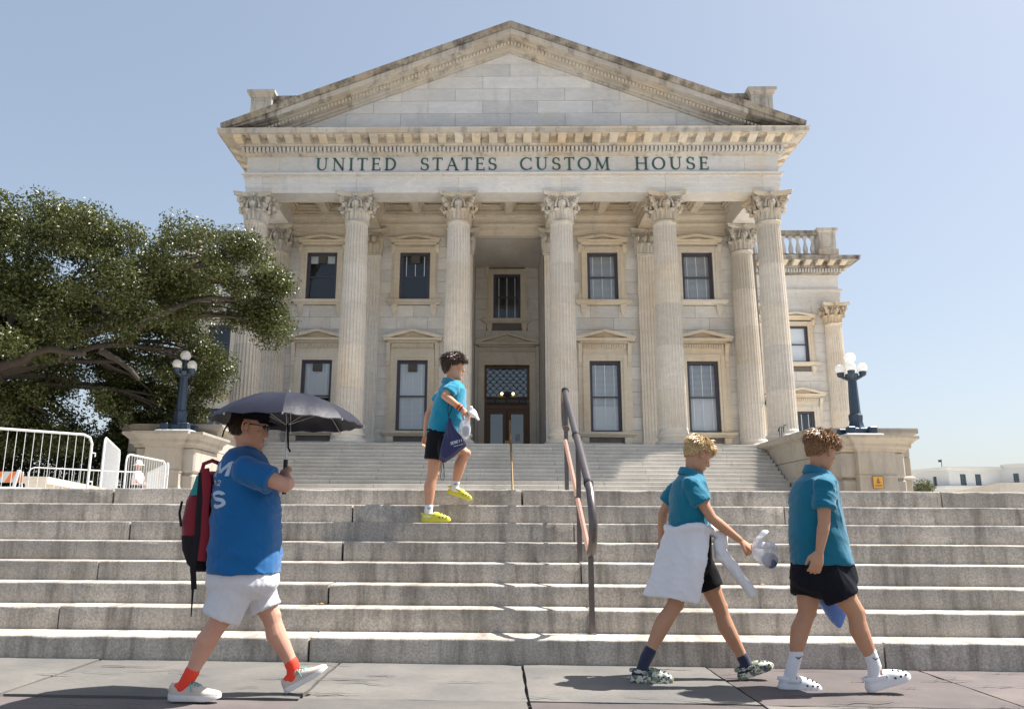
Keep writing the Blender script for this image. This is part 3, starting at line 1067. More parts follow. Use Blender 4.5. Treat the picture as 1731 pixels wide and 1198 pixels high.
# ---- windows
WC = {}
def pediment(m, hw, z0, th, rise, out, rec=.6):
    """gabled hood: base cornice, two raking members, sunk field; y=0 is the wall face, -y outward"""
    m.sweep([(-hw + out, 0), (-hw + out, -.02), (hw - out, -.02), (hw - out, 0)], [(-.02, z0), (out * .35, z0 + th * .1), (out * .4, z0 + th * .45), (out * .9, z0 + th * .5), (out * .92, z0 + th * .9), (out, z0 + th), (-.02, z0 + th)])
    for s in (-1, 1):
        poly = [(s * (hw + .02), z0 + th + .004), (s * (hw + .02), z0 + th + .09), (0, z0 + th + rise + .09), (0, z0 + th + rise - .04), (s * (hw - .38), z0 + th + .004)]
        if s > 0: poly = poly[::-1]
        m.prism_y(poly, -out - .04, 0)
    m.prism_y([(-hw + .3, z0 + th + .002), (hw - .3, z0 + th + .002), (0, z0 + th + rise - .03)], -out * (1 - rec), 0)
def win_meshes(kind, w, h):
    key = (kind, round(w, 2), round(h, 2))
    if key in WC: return WC[key]
    hw = w / 2
    d = {}
    s = MB()
    jw = .30 if kind == 'up' else .34
    for e, o in ((0, .10), (.12, .135)):
        for sg in (-1, 1):
            a, b = sorted((sg * (hw + e + .012 * (e > 0)), sg * (hw + jw)))
            s.box(a, b, -o, .18 - e, -.004 + e * .01, h + jw - .0)
        s.box(-hw - e - .001, hw + e + .001, -o + .002, .18 - e, h + e + .002, h + jw - .002)
    if kind == 'up':
        for sg in (-1, 1):
            a, b = sorted((sg * (hw + jw), sg * (hw + jw + .13)))
            s.box(a, b, -.05, .05, .0, h + .20)
            a, b = sorted((sg * (hw + jw - .03), sg * (hw + jw + .17)))
            s.loft([[(a, -.06, h + .0), (b, -.06, h + .0), (b, .05, h + .0), (a, .05, h + .0)], [(a, -.20, h + .22), (b, -.20, h + .22), (b, .05, h + .22), (a, .05, h + .22)], [(a, -.22, h + .40), (b, -.22, h + .40), (b, .05, h + .40), (a, .05, h + .40)]])
            s.loft([[(a, -.12, .0), (b + sg * .08, -.12, .0), (b + sg * .08, .05, .0), (a, .05, .0)], [(a, -.1, .25), (b, -.1, .25), (b, .05, .25), (a, .05, .25)], [(a, -.06, .5), ((a + b) / 2, -.06, .5), ((a + b) / 2, .05, .5), (a, .05, .5)]])
    else:
        for sg in (-1, 1):
            a, b = sorted((sg * (hw + jw), sg * (hw + jw + .22)))
            s.box(a, b, -.06, .05, .0, h + .25)
            a2, b2 = sorted((sg * (hw + jw + .02), sg * (hw + jw + .22)))
            s.loft([[(a2, -.10, h - .28), (b2, -.10, h - .28), (b2, .05, h - .28), (a2, .05, h - .28)], [(a2, -.13, h - .16), (b2, -.13, h - .16), (b2, .05, h - .16), (a2, .05, h - .16)], [(a2, -.10, h - .05), (b2, -.10, h - .05), (b2, .05, h - .05), (a2, .05, h - .05)], [(a2, -.16, h + .4), (b2, -.16, h + .4), (b2, .05, h + .4), (a2, .05, h + .4)], [(a2, -.30, h + .75), (b2, -.30, h + .75), (b2, .05, h + .75), (a2, .05, h + .75)], [(a2, -.30, h + .87), (b2, -.30, h + .87), (b2, .05, h + .87), (a2, .05, h + .87)]])
        s.box(-hw - jw, hw + jw, -.07, .05, h + jw + .0, h + .62)
        s.box(-hw - jw + .02, hw + jw - .02, -.15, .05, h + .62, h + .87)
    d['window'] = s.mesh('window', 'marble_warm')
    p = MB()
    if kind == 'up':
        pediment(p, hw + .50, h + .40, .24, .22, .30)
    else:
        pediment(p, hw + .74, h + .87, .25, .36, .42)
        nd = int((2 * hw + .6) / .125)
        for i in range(nd):
            x = -(nd - 1) / 2 * .125 + i * .125
            p.box(x - .038, x + .038, -.25, -.14, h + .66, h + .85)
    d['window_pediment'] = p.mesh('window_pediment', 'marble_warm')
    q = MB()
    sw = hw + (.46 if kind == 'up' else .54)
    q.sweep([(-sw, .05), (-sw, -.08), (sw, -.08), (sw, .05)], [(-.1, -.27), (.06, -.27), (.10, -.2), (.18, -.16), (.20, -.13), (.20, -.02), (-.1, -.006)])
    d['sill'] = q.mesh('sill', 'marble_warm', smooth=30)
    k = MB()
    if kind == 'up':
        k.loft([[(-.16, -.20, -.28), (.16, -.20, -.28), (.16, .03, -.28), (-.16, .03, -.28)], [(-.15, -.19, -.5), (.15, -.19, -.5), (.15, .03, -.5), (-.15, .03, -.5)], [(-.12, -.13, -.70), (.12, -.13, -.70), (.12, .03, -.70), (-.12, .03, -.70)], [(-.05, -.06, -.86), (.05, -.06, -.86), (.05, .03, -.86), (-.05, .03, -.86)]])
    else:
        k.loft([[(-.18, -.2, -.29), (.18, -.2, -.29), (.18, .03, -.29), (-.18, .03, -.29)], [(-.18, -.2, -.5), (.18, -.2, -.5), (.18, .03, -.5), (-.18, .03, -.5)], [(-.16, -.10, -.9), (.16, -.10, -.9), (.16, .03, -.9), (-.16, .03, -.9)]])
    d['bracket'] = k.mesh('bracket', 'marble_warm')
    f = MB()
    fw = .11
    y0, y1 = .10, .20
    f.box(-hw + .002, -hw + fw, y0, y1, .002, h - .002).box(hw - fw, hw - .002, y0, y1, .002, h - .002)
    f.box(-hw + fw, hw - fw, y0 + .002, y1 - .002, .002, .10).box(-hw + fw, hw - fw, y0 + .002, y1 - .002, h - .13, h - .002)
    mz = h * .49
    f.box(-hw + fw, hw - fw, y0 - .02, y1 - .02, mz - .035, mz + .035)
    f.box(-hw + fw, -hw + fw + .045, y0 + .02, y1 - .03, .1, h - .13).box(hw - fw - .045, hw - fw, y0 + .02, y1 - .03, .1, h - .13)
    d['sash'] = f.mesh('sash', 'sash')
    for nm, a, b in (('p0', .1, mz - .03), ('p1', mz + .03, h - .13)):
        g_ = MB().box(-hw + fw + .02, hw - fw - .02, y0 + .045, y0 + .051, a, b)
        d[nm] = g_.mesh('pane', 'glass')
    r = MB().box(-hw - .2, hw + .2, 1.15, 1.2, -.2, h + .2).box(-hw - .2, -hw - .15, .24, 1.15, -.2, h + .2).box(hw + .15, hw + .2, .24, 1.15, -.2, h + .2).box(-hw - .2, hw + .2, .24, 1.15, h + .15, h + .2).box(-hw - .2, hw + .2, .24, 1.15, -.2, -.15)
    d['room'] = r.mesh('dark_room_box', 'unlit_interior')  # dark box, the shade of the room behind the panes put into its colour
    WC[key] = d
    return d
BL = {}
def blind_mesh(w, h, z0, z1, tilt):
    key = (round(w, 2), round(h, 2), z0, z1, tilt)
    if key in BL: return BL[key]
    m = MB()
    hw = w / 2 - .14
    z = z0 * h + .02
    while z < z1 * h - .02:
        dz = tilt * .026
        m.add([(-hw, .205, z - dz), (hw, .205, z - dz), (hw, .25, z + dz), (-hw, .25, z + dz)], [(0, 1, 2, 3)])
        z += .062
    for x in (-hw * .72, 0, hw * .72):
        m.box(x - .018, x + .018, .198, .202, z0 * h + .02, z1 * h - .02)
    BL[key] = m.mesh('blind', 'blind')
    return BL[key]
ACM = MB().box(-.20, .20, -.10, .22, 0, .34).box(-.23, .23, -.03, .2, -.04, .0).box(-.23, -.2, -.03, .2, 0, .36).box(.2, .23, -.03, .2, 0, .36)
for i in range(6):
    ACM.box(-.18, .18, -.115, -.09, .03 + i * .05, .055 + i * .05)
ACM = ACM.mesh('air_conditioner', 'aircon')
CURT = {}
def window(x, y, z, w, h, kind, blinds=(), ac=False, shade=None, parent=house, low_brackets=True):
    d = win_meshes(kind, w, h)
    org = (x, y, z)
    o = link_mesh('window', d['window'], parent, org)
    link_mesh('window_pediment', d['window_pediment'], o, org)
    link_mesh('sill', d['sill'], o, org)
    for s in (-1, 1):
        link_mesh('bracket', d['bracket'], o, (x + s * (w / 2 + (.22 if kind == 'up' else .28)), y, z))
    link_mesh('sash', d['sash'], o, org)
    link_mesh('pane', d['p0'], o, org)
    link_mesh('pane', d['p1'], o, org)
    link_mesh('dark_room_box', d['room'], o, org)
    for z0, z1, t in blinds:
        link_mesh('blind', blind_mesh(w, h, z0, z1, t), o, org)
    if shade:
        hw = w / 2 - .13
        MB().box(x - hw, x + hw, y + .255, y + .27, z + shade[0] * h, z + shade[1] * h).build('window_shade', 'curtain', o, org)
    if ac:
        link_mesh('air_conditioner', ACM, o, (x, y + .06, z + h - .52))
    return o
H1 = UPW[1] - UPW[0]
H0 = LOW[1] - LOW[0]
window(WX[0], WY, UPW[0], UPW[2], H1, 'up', ac=True, shade=(.80, .96))
window(WX[1], WY, UPW[0], UPW[2], H1, 'up', [(.52, .95, .3)], ac=True)
window(WX[2], WY, UPW[0], UPW[2], H1, 'up', [(.04, .95, 1.1)])
window(WX[3], WY, UPW[0], UPW[2], H1, 'up', [(.04, .95, 1.1)])
window(WX[0], WY, LOW[0], LOW[2], H0, 'low', [(.47, .96, 1.3)], ac=True, shade=(.48, .96))
window(WX[1], WY, LOW[0], LOW[2], H0, 'low', [(.03, .96, 1.2)], ac=True, shade=(.50, .96))
window(WX[2], WY, LOW[0], LOW[2], H0, 'low', [(.03, .96, 1.1)], shade=(.03, .36))
window(WX[3], WY, LOW[0], LOW[2], H0, 'low', [(.03, .96, 1.0)], shade=(.03, .50))
window(0, RY, cwin[2], 1.6, cwin[3] - cwin[2], 'up', [(.04, .95, .3)])

# ---- bronze framed doors in the recess
dr = MB()
for e, o in ((0, .10), (.14, .14)):
    for s in (-1, 1):
        a, b = sorted((s * (1.30 + e + .01 * (e > 0)), s * 1.66))
        dr.box(a, b, RY - o, RY + .2 - e, PZ, 10.46)
    dr.box(-1.30 - e, 1.30 + e, RY - o + .002, RY + .2 - e, 10.10 + e, 10.458)
dr.box(-1.66, 1.66, RY - .08, RY + .05, 10.46, 10.86)
dr.box(-1.72, 1.72, RY - .16, RY + .05, 10.86, 11.12)
for s in (-1, 1):
    a, b = sorted((s * 1.68, s * 1.84))
    dr.box(a, b, RY - .06, RY + .05, PZ, 9.9)
    dr.loft([[(a, RY - .12, 9.85), (b, RY - .12, 9.85), (b, RY, 9.85), (a, RY, 9.85)], [(a, RY - .3, 11.0), (b, RY - .3, 11.0), (b, RY, 11.0), (a, RY, 11.0)], [(a, RY - .3, 11.13), (b, RY - .3, 11.13), (b, RY, 11.13), (a, RY, 11.13)]])
door = dr.build('doorway', 'marble_warm', house, (0, RY, PZ))
pdm = MB()
pediment(pdm, 1.86, 11.13, .28, .46, .34)
for i in range(28):
    x = -1.62 + i * .12
    pdm.box(x - .037, x + .037, -.25, -.15, 10.90, 11.10)
pdm.v = [(a, b + RY, c) for a, b, c in pdm.v]
pdm.build('door_pediment', 'marble_warm', door)
fr = MB()
DY = RY + .22
fr.box(-1.30, -1.16, DY - .06, DY + .08, PZ, 10.09).box(1.16, 1.30, DY - .06, DY + .08, PZ, 10.09).box(-1.16, 1.16, DY - .06, DY + .08, 9.93, 10.09)
fr.box(-1.16, 1.16, DY - .05, DY + .07, 8.24, 8.30).box(-1.16, 1.16, DY - .06, DY + .08, 7.56, 7.80)
fr.build('door_frame', 'wood', door)
for s in (-1, 1):
    a, b = sorted((s * .02, s * 1.16))
    lf = MB()
    lf.box(a, a + .22, DY - .02, DY + .05, PZ + .01, 7.55).box(b - .22, b, DY - .02, DY + .05, PZ + .01, 7.55).box(a + .22, b - .22, DY - .018, DY + .048, PZ + .01, PZ + .55).box(a + .22, b - .22, DY - .018, DY + .048, 7.27, 7.55)
    lf.build('door_leaf', 'wood', door, ((a + b) / 2, DY, PZ))
    MB().box(a + .22, b - .22, DY + .01, DY + .02, PZ + .55, 7.27).build('door_pane', 'glass_dark', door)
    MB().tube([(a + .16, DY - .08, 5.52), (b - .12, DY - .08, 5.52)], .025, 8).box(s * .06 - .03, s * .06 + .03, DY - .07, DY - .02, 5.3, 5.75).build('push_bar', 'brass', door)
MB().box(.48, .76, DY + .004, DY + .008, 5.75, 6.15).build('door_notice', 'white_paint', door)
MB().box(-1.16, 1.16, DY + .02, DY + .03, 8.3, 9.93).build('transom_pane', 'glass_dark', door)
MB().box(-1.3, 1.3, DY + .5, DY + .55, PZ, 10.1).build('dark_lobby_sheet', 'unlit_interior', door)  # dark sheet standing in for the shade of the lobby behind the doors
gr = MB()
sw = 2.32 / 6
for r_ in range(9):
    for c_ in range(7):
        cx = -1.16 + (c_ + (.5 if r_ % 2 else 0)) * sw
        cz = 8.30 + r_ * .19
        pts = []
        for k in range(9):
            a = PI * k / 8
            px, pz = cx + sw / 2 * math.cos(a), cz + .24 * math.sin(a)
            if -1.16 <= px <= 1.16 and pz <= 9.93: pts.append((px, DY - .01, pz))
        if len(pts) > 2: gr.tube(pts, .017, 4)
gr.build('transom_grille', 'black', door, kind='stuff')
sg = MB().box(-1.15, 1.15, DY - .07, DY - .03, 7.82, 8.22).build('door_sign', 'black', door)
sg['label'] = 'dark sign band over the doors reading UNITED STATES CUSTOM HOUSE'
sm = MB()
gap = .02
text = 'UNITED STATES CUSTOM HOUSE'
LHs = .145
tw = sum((glyphs[c][1] / LH * LHs * .72 if c != ' ' else .09) + .014 for c in text)
x = -tw / 2
for c in text:
    if c == ' ':
        x += .104
        continue
    g_, w_ = glyph(c, -.075, -.065)
    sm.add([(x + px * LHs * .72, DY + py, 7.945 + pz * LHs) for px, py, pz in g_.v], g_.f)
    x += w_ * LHs * .72 + .014
SGT = sm
t_ = NT('sign_letter')
t_.set((.32, .28, .22), .5)
M['sign_letter'] = t_.m
SGT.build('sign_lettering', 'sign_letter', sg)
# the two small lit lamps over the sign
t_ = NT('lit_bulb')
t_.set((.9, .7, .4), .5)
t_.b.inputs['Emission Color'].default_value = (1, .68, .28, 1)
t_.b.inputs['Emission Strength'].default_value = 3.0
M['bulb'] = t_.m
MB().box(-.16, .24, DY - .2, DY - .05, 8.32, 8.55).build('lamp_box', 'black', door)
for x in (-.29, .36):
    MB().sphere((x, DY - .16, 8.44), .075, 10, 8).build('lamp_bulb', 'bulb', door, smooth=60)

# ---- side wings
def zmap(z): return 15.93 + (z - 16.303) * 1.17
for s in (-1, 1):
    wx = s * 19.72
    wop = [(wx - .78, wx + .78, 11.96, 14.46), (wx - .78, wx + .78, 5.1, 8.62)]
    xa, xb = sorted((s * 12.9, s * 22.85))
    ww = wall(xa, xb, TZ, 16.0, wop, 53.02, 53.5).box(*sorted((s * 22.45, s * 22.85)), 53.5, 66, TZ, 16.0).build('wing_wall', 'mortar', house, (wx, 53, TZ))
    am = MB()
    vo = [(o[0] - .38, o[1] + .38, o[2], o[3] + .3) for o in wop]
    for a, b, c, d in ashlar(xa, xb, PZ - .4, 15.95, vo, .645, 1.7, 21 + s):
        am.cbox(a + .007, b - .007, 52.985, 53.05, c + .007, d - .007, .007)
    am.build('wing_ashlar', 'marble', ww, kind='stuff')
    pth = [(-22.85, 66), (-22.85, 53), (-12.9, 53)] if s < 0 else [(12.9, 53), (22.85, 53), (22.85, 66)]
    MB().sweep(pth, [(d, zmap(z)) for d, z in ARCH]).build('wing_architrave', 'marble', house, (wx, 53, 16), smooth=30)
    MB().sweep(pth, [(d, zmap(z)) for d, z in FRZ]).build('wing_frieze', 'marble', house, (wx, 53, 17), smooth=30)
    MB().sweep(pth, [(d, zmap(z)) for d, z in CORN]).build('wing_cornice', 'marble_grimy', house, (wx, 53, 18), smooth=30)
    dm = MB()
    for i in range(54):
        x = s * (13.0 + i * .195)
        if abs(x) < 23.1: dm.box(x - .06, x + .06, 53 - .345, 53 - .19, zmap(18.262), zmap(18.462))
    dm.build('dentil_course', 'marble', house, kind='stuff')
    for i in range(13):
        link_mesh('modillion', MODM, house, (s * (13.4 + .8 * i), 53, zmap(18.8)))
    for i in range(4):
        link_mesh('modillion', MODM, house, (s * 22.85, 53.5 + i * .8, zmap(18.8)), rot=(0, 0, s * PI / 2))
    window(wx, 53, 11.96, 1.56, 2.5, 'up', shade=(.03, .97) if s > 0 else None)
    window(wx, 53, 5.1, 1.56, 3.52, 'low', [(.03, .96, .3)])
    # balustrade
    MB().box(xa, xb, 52.9, 53.5, 19.12, 19.62).build('balustrade_plinth', 'marble_grimy', house, (wx, 53, 19.1))
    MB().sweep([(xa, 53.5), (xa, 52.95), (xb, 52.95), (xb, 53.5)], [(-.2, 21.0), (.02, 21.0), (.06, 21.1), (.10, 21.12), (.10, 21.30), (-.2, 21.34)]).box(xa, xb, 53.0, 53.45, 20.96, 21.32).build('balustrade_rail', 'marble_grimy', house, (wx, 53, 21))
    c = s * 22.3
    q = MB().box(c - .58, c + .58, 52.8, 53.9, 19.62, 21.2).sweep([(c - .58, 52.8), (c + .58, 52.8), (c + .58, 53.9), (c - .58, 53.9)], [(-.3, 21.1), (.04, 21.12), (.10, 21.22), (.14, 21.25), (.14, 21.41), (-.3, 21.43)], True).box(c - .7, c + .7, 52.7, 54, 21.40, 21.44).box(c - .68, c + .68, 52.72, 53.98, 19.5, 19.9)
    q.box(c - .36, c - .31, 52.77, 52.82, 20.1, 20.95).box(c + .31, c + .36, 52.77, 52.82, 20.1, 20.95).box(c - .36, c + .36, 52.772, 52.82, 20.95, 21.0).box(c - .36, c + .36, 52.772, 52.82, 20.05, 20.1)
    q.build('balustrade_pier', 'marble_cornice', house, (c, 53, 19.6))
    if s < 0 or True:
        if 'BALM' not in globals():
            BALM = MB().box(-.15, .15, -.15, .15, 0, .10).lathe([(.09, .10), (.13, .14), (.16, .26), (.175, .38), (.15, .55), (.10, .75), (.07, .92), (.065, 1.0), (.10, 1.04), (.10, 1.10), (.08, 1.12), (.12, 1.2)], 12).box(-.14, .14, -.14, .14, 1.2, 1.33).mesh('baluster', 'marble', smooth=50)
        for i in range(17):
            x = s * (21.4 - i * .50)
            link_mesh('baluster', BALM, house, (x, 53.2, 19.63))
MB().box(-22.4, 22.4, 53.6, 66, 18.9, 19.12).build('flat_roof', 'roof', house)
MB().box(-13.0, -12.62, 40.6, 53.2, TZ, 16.3).box(12.62, 13.0, 40.6, 53.2, TZ, 16.3).build('side_wall', 'marble', house)
# ------------------------------------------------------------------ podium walls, lamp pedestals, lamps
def ring_path(hw, hd, pj=0, pw=0):
    """plan outline, outward on the right of travel: front side (towards -y) first"""
    if pj:
        return [(-hw, -hd), (-pw, -hd), (-pw, -hd - pj), (pw, -hd - pj), (pw, -hd), (hw, -hd), (hw, hd), (-hw, hd)]
    return [(-hw, -hd), (hw, -hd), (hw, hd), (-hw, hd)]
for s, nm in ((-1, 'left'), (1, 'right')):
    cx, cy = s * 12.4, 31.7
    t = empty('podium_wall', (cx, cy, TZ), 'pale stone podium wall with moulded coping flanking the %s end of the portico stairs' % nm, 'wall', 'podium walls beside the portico stairs')
    T = lambda pth: [(x + cx, y + cy) for x, y in pth]
    for k, (z0, z1) in enumerate(((TZ, 1.95), (1.95, 2.75), (2.75, 3.5), (3.5, 4.14))):
        n = 3
        for q in range(n):
            y0 = cy - 3.05 + 6.1 * q / n; y1 = cy - 3.05 + 6.1 * (q + 1) / n
            MB().cbox(cx - 1.62, cx + 1.62, y0 + .006, y1 - .006, z0 + .006, z1 - .006, .018).build('stone_block', 'pedestal_stone', t, (cx, (y0 + y1) / 2, z0))
    MB().sweep(T(ring_path(1.6, 3.05)), [(-.3, 4.12), (.03, 4.12), (.06, 4.2), (.14, 4.24), (.24, 4.30), (.26, 4.32), (.26, 4.46), (.24, 4.50), (-.3, 4.52)], True).box(cx - 1.4, cx + 1.4, cy - 2.9, cy + 2.9, 4.40, 4.515).build('coping', 'pedestal_stone', t, smooth=30)
    MB().sweep(T(ring_path(1.62, 3.06)), [(-.1, 2.70), (.05, 2.70), (.09, 2.76), (.02, 2.84), (-.1, 2.84)], True).build('string_course', 'pedestal_stone', t, smooth=30)
    # pedestal
    cx, cy = s * 11.72, 27.5
    t = empty('lamp_pedestal', (cx, cy, TZ), 'stone pedestal with small orange brass plaque under the %s globe lamp' % nm, 'pedestal', 'lamp pedestals')
    MB().cbox(cx - 1.2, cx + 1.2, cy - 1.15, cy + 1.15, TZ, 1.72, .03).build('plinth', 'pedestal_stone', t)
    for k, (z0, z1) in enumerate(((1.72, 2.58), (2.64, 3.48))):
        MB().cbox(cx - 1.02, cx + 1.02, cy - 1.0, cy + 1.12, z0, z1, .06).build('stone_block', 'pedestal_stone', t, (cx, cy, z0))
    MB().box(cx - .95, cx + .95, cy - .93, cy + 1.05, 1.72, 3.48).build('core', 'marble_grimy', t)
    f = MB()
    rings = []
    for z, w, o in ((1.70, .86, .46), (1.78, .86, .46), (1.80, .80, .42), (1.95, .69, .33), (2.2, .62, .27), (2.62, .60, .25), (2.64, .63, .28), (2.70, .63, .28), (2.72, .60, .25), (3.5, .60, .25)):
        rings.append([(cx - w, cy - 1.0 - o, z), (cx + w, cy - 1.0 - o, z), (cx + w, cy - .9, z), (cx - w, cy - .9, z)])
    f.loft(rings)
    f.build('die', 'pedestal_stone', t)
    MB().sweep([(x + cx, y + cy) for x, y in ring_path(1.02, 1.05, .22, .60)], [(-.2, 3.46), (.03, 3.46), (.05, 3.54), (.13, 3.58), (.15, 3.62), (.15, 3.70), (.24, 3.80), (.32, 3.86), (.34, 3.88), (.34, 3.96), (-.2, 4.0)], True).box(cx - 1.0, cx + 1.0, cy - 1.2, cy + 1.0, 3.9, 3.99).build('cap', 'pedestal_stone', t, smooth=30)
    MB().cbox(cx - .62, cx + .62, cy - .62, cy + .62, 3.985, 4.13, .03).build('lamp_block', 'marble_white', t)
    px = cx + (.02 if s < 0 else -.05)
    pq = MB().box(px - .17, px + .17, cy - 1.30, cy - 1.265, 2.27, 2.67).build('plaque', 'plaque', t)
    pm = MB()
    yq = cy - 1.3045
    for x0, x1, z0, z1 in ((-.17, .17, .385, .40), (-.17, .17, 0, .015), (-.17, -.155, .015, .385), (.155, .17, .015, .385)):
        pm.box(px + x0, px + x1, yq, yq + .006, 2.27 + z0, 2.27 + z1)
    for z_, w in ((.115, .11), (.09, .12), (.065, .10)):
        pm.box(px - w, px + w, yq, yq + .006, 2.27 + z_, 2.27 + z_ + .013)
    pm.sphere((px, yq + .008, 2.27 + .27), .045, 10, 6, (1, .15, 1)).sphere((px, yq + .008, 2.27 + .20), .085, 10, 6, (1, .1, .5)).box(px - .02, px + .02, yq, yq + .006, 2.27 + .31, 2.27 + .345)
    pm.build('plaque_relief', 'plaque_dark', pq)
    # lamp
    lx, ly = cx, cy
    t = empty('street_lamp', (lx, ly, 4.13), 'dark blue iron lamp post with five white globes on the %s pedestal' % nm, 'lamp', 'globe lamps beside the portico stairs')
    b = MB().cbox(lx - .30, lx + .30, ly - .30, ly + .30, 4.13, 4.36, .03).lathe([(.30, 4.36), (.26, 4.42), (.22, 4.6), (.235, 4.66), (.24, 4.80), (.20, 4.86)], 8, (lx, ly, 0))
    b.build('lamp_base', 'lamp_iron', t, smooth=30)
    for sx in (-1, 1):
        for sy in (-1, 1):
            MB().cbox(lx + sx * .36 - .13, lx + sx * .36 + .13, ly + sy * .36 - .13, ly + sy * .36 + .13, 4.13, 4.38, .03).box(lx + sx * .36 - .08, lx + sx * .36 + .08, ly + sy * .36 - .145, ly + sy * .36 + .145, 4.18, 4.30).build('corner_foot', 'lamp_iron', t, (lx + sx * .36, ly + sy * .36, 4.13))
    sh = MB()
    n = 16
    rings = []
    for z, r in ((4.86, .175), (5.3, .165), (5.9, .145), (6.02, .14)):
        rings.append([(lx + (r if k % 2 else r - .02) * math.cos(2 * PI * k / n), ly + (r if k % 2 else r - .02) * math.sin(2 * PI * k / n), z) for k in range(n)])
    sh.loft(rings).lathe([(.16, 6.02), (.19, 6.05), (.17, 6.1), (.20, 6.16), (.22, 6.25), (.12, 6.28), (.06, 6.4), (.05, 6.62), (.10, 6.645), (.10, 6.67)], 12, (lx, ly, 0))
    sh.build('post', 'lamp_iron', t, smooth=35)
    GL = []
    for k in range(4):
        a = PI / 4 + .35 + PI / 2 * k
        ex, ey = lx + .35 * math.cos(a), ly + .35 * math.sin(a)
        MB().tube([(lx + .1 * math.cos(a), ly + .1 * math.sin(a), 6.08), (lx + .25 * math.cos(a), ly + .25 * math.sin(a), 6.14), (ex, ey, 6.20)], [.07, .06, .055], 8).lathe([(.05, 6.15), (.11, 6.2), (.12, 6.27), (.13, 6.31), (.10, 6.33)], 10, (ex, ey, 0)).build('arm', 'lamp_iron', t, (ex, ey, 6.2), smooth=40)
        MB().sphere((ex, ey, 6.46), .165, 18, 12).build('globe', 'globe', t, (ex, ey, 6.46), smooth=80)
    MB().sphere((lx, ly, 6.83), .185, 18, 12).build('globe', 'globe', t, (lx, ly, 6.83), smooth=80)

# ------------------------------------------------------------------ handrails
hr = empty('handrail', (.09, 6.42, STEP_Z[0]), 'dark steel handrail with rusty lower bar on the lower stairs', 'handrail')
HX = .09
rail_pts = [(8.38, 1.98), (8.49, 2.02), (8.57, 2.14), (8.60, 2.28), (8.56, 2.39), (8.47, 2.41), (8.30, 2.31), (7.6, 1.93), (6.9, 1.555), (6.5, 1.335), (6.34, 1.235), (6.25, 1.12), (6.21, .99), (6.24, .88), (6.33, .80), (6.41, .775)]
MB().tube([(HX, y, z) for y, z in rail_pts], .034, 12).build('rail', 'rail_steel', hr, smooth=60)
cr = []
for y, z in ((8.44, 2.395), (7.35, 1.795), (6.47, 1.315)):
    MB().tube([(HX, y - .018, z - .010), (HX, y + .018, z + .010)], .040, 12).build('collar', 'black', hr, (HX, y, z), smooth=50)
for y, z0, z1 in ((6.42, STEP_Z[0], .80), (7.24, STEP_Z[3], 1.70), (8.42, TZ, 2.34)):
    MB().box(HX - .021, HX + .021, y - .012, y + .012, z0 - .01, z1).cbox(HX - .03, HX + .03, y - .02, y + .02, z0 - .005, z0 + .012, .004).build('post', 'rail_steel', hr, (HX, y, z0))
MB().tube([(HX - .012, 8.41, 1.875), (HX - .012, 6.43, .785)], .021, 4, flat=.35).build('lower_bar', 'rust_bar', hr)
b2 = empty('handrail', (-.02, 29.2, TZ), 'slim bronze handrail rising up the middle of the portico stairs', 'handrail')
for y, z in ((29.25, TZ), (31.0, 2.9), (32.6, 3.78), (34.3, PZ)):
    MB().tube([(-.02, y, z - .02), (-.02, y, z + .92)], .035, 8).build('post', 'bronze', b2, (-.02, y, z))
MB().tube([(-.02, 29.12, TZ + .55), (-.02, 29.13, TZ + .82), (-.02, 29.3, TZ + 1.0), (-.02, 34.2, PZ + .98), (-.02, 34.55, PZ + 1.0), (-.02, 34.62, PZ + .85), (-.02, 34.5, PZ + .6)], .042, 8).build('rail', 'bronze', b2, smooth=60)
MB().tube([(-.02, 29.25, TZ + .45), (-.02, 34.3, PZ + .45)], .025, 6).build('lower_bar', 'bronze', b2)
# black iron railing by the right corner column
b3 = empty('iron_railing', (12.0, 34.6, PZ), 'short black iron railing beside the right corner column', 'railing')
MB().tube([(11.55, 34.6, PZ + .62), (11.62, 34.6, PZ + .8), (11.8, 34.7, PZ + .9), (12.6, 35.6, PZ + 1.12)], .022, 6).tube([(11.6, 34.62, PZ + .12), (12.6, 35.6, PZ + .15)], .018, 6).build('rail', 'black', b3)
for k in range(8):
    f = k / 7
    MB().tube([(11.62 + f * .95, 34.62 + f * .93, PZ), (11.62 + f * .95, 34.62 + f * .93, PZ + .8 + .3 * f)], .014, 5).build('bar', 'black', b3, (11.62 + f * .95, 34.62 + f * .93, PZ))
# wrought bracket on the side wall
MB().tube([(12.75, 39.5, 7.0), (12.72, 39.2, 7.35), (12.7, 38.95, 7.2), (12.7, 39.05, 7.0)], .03, 6).tube([(12.75, 39.5, 7.5), (12.7, 39.0, 7.55)], .025, 6).lathe([(.02, 6.75), (.09, 6.8), (.11, 7.0), (.05, 7.08)], 8, (12.7, 39.0, 0)).build('wall_lantern', 'black', house)

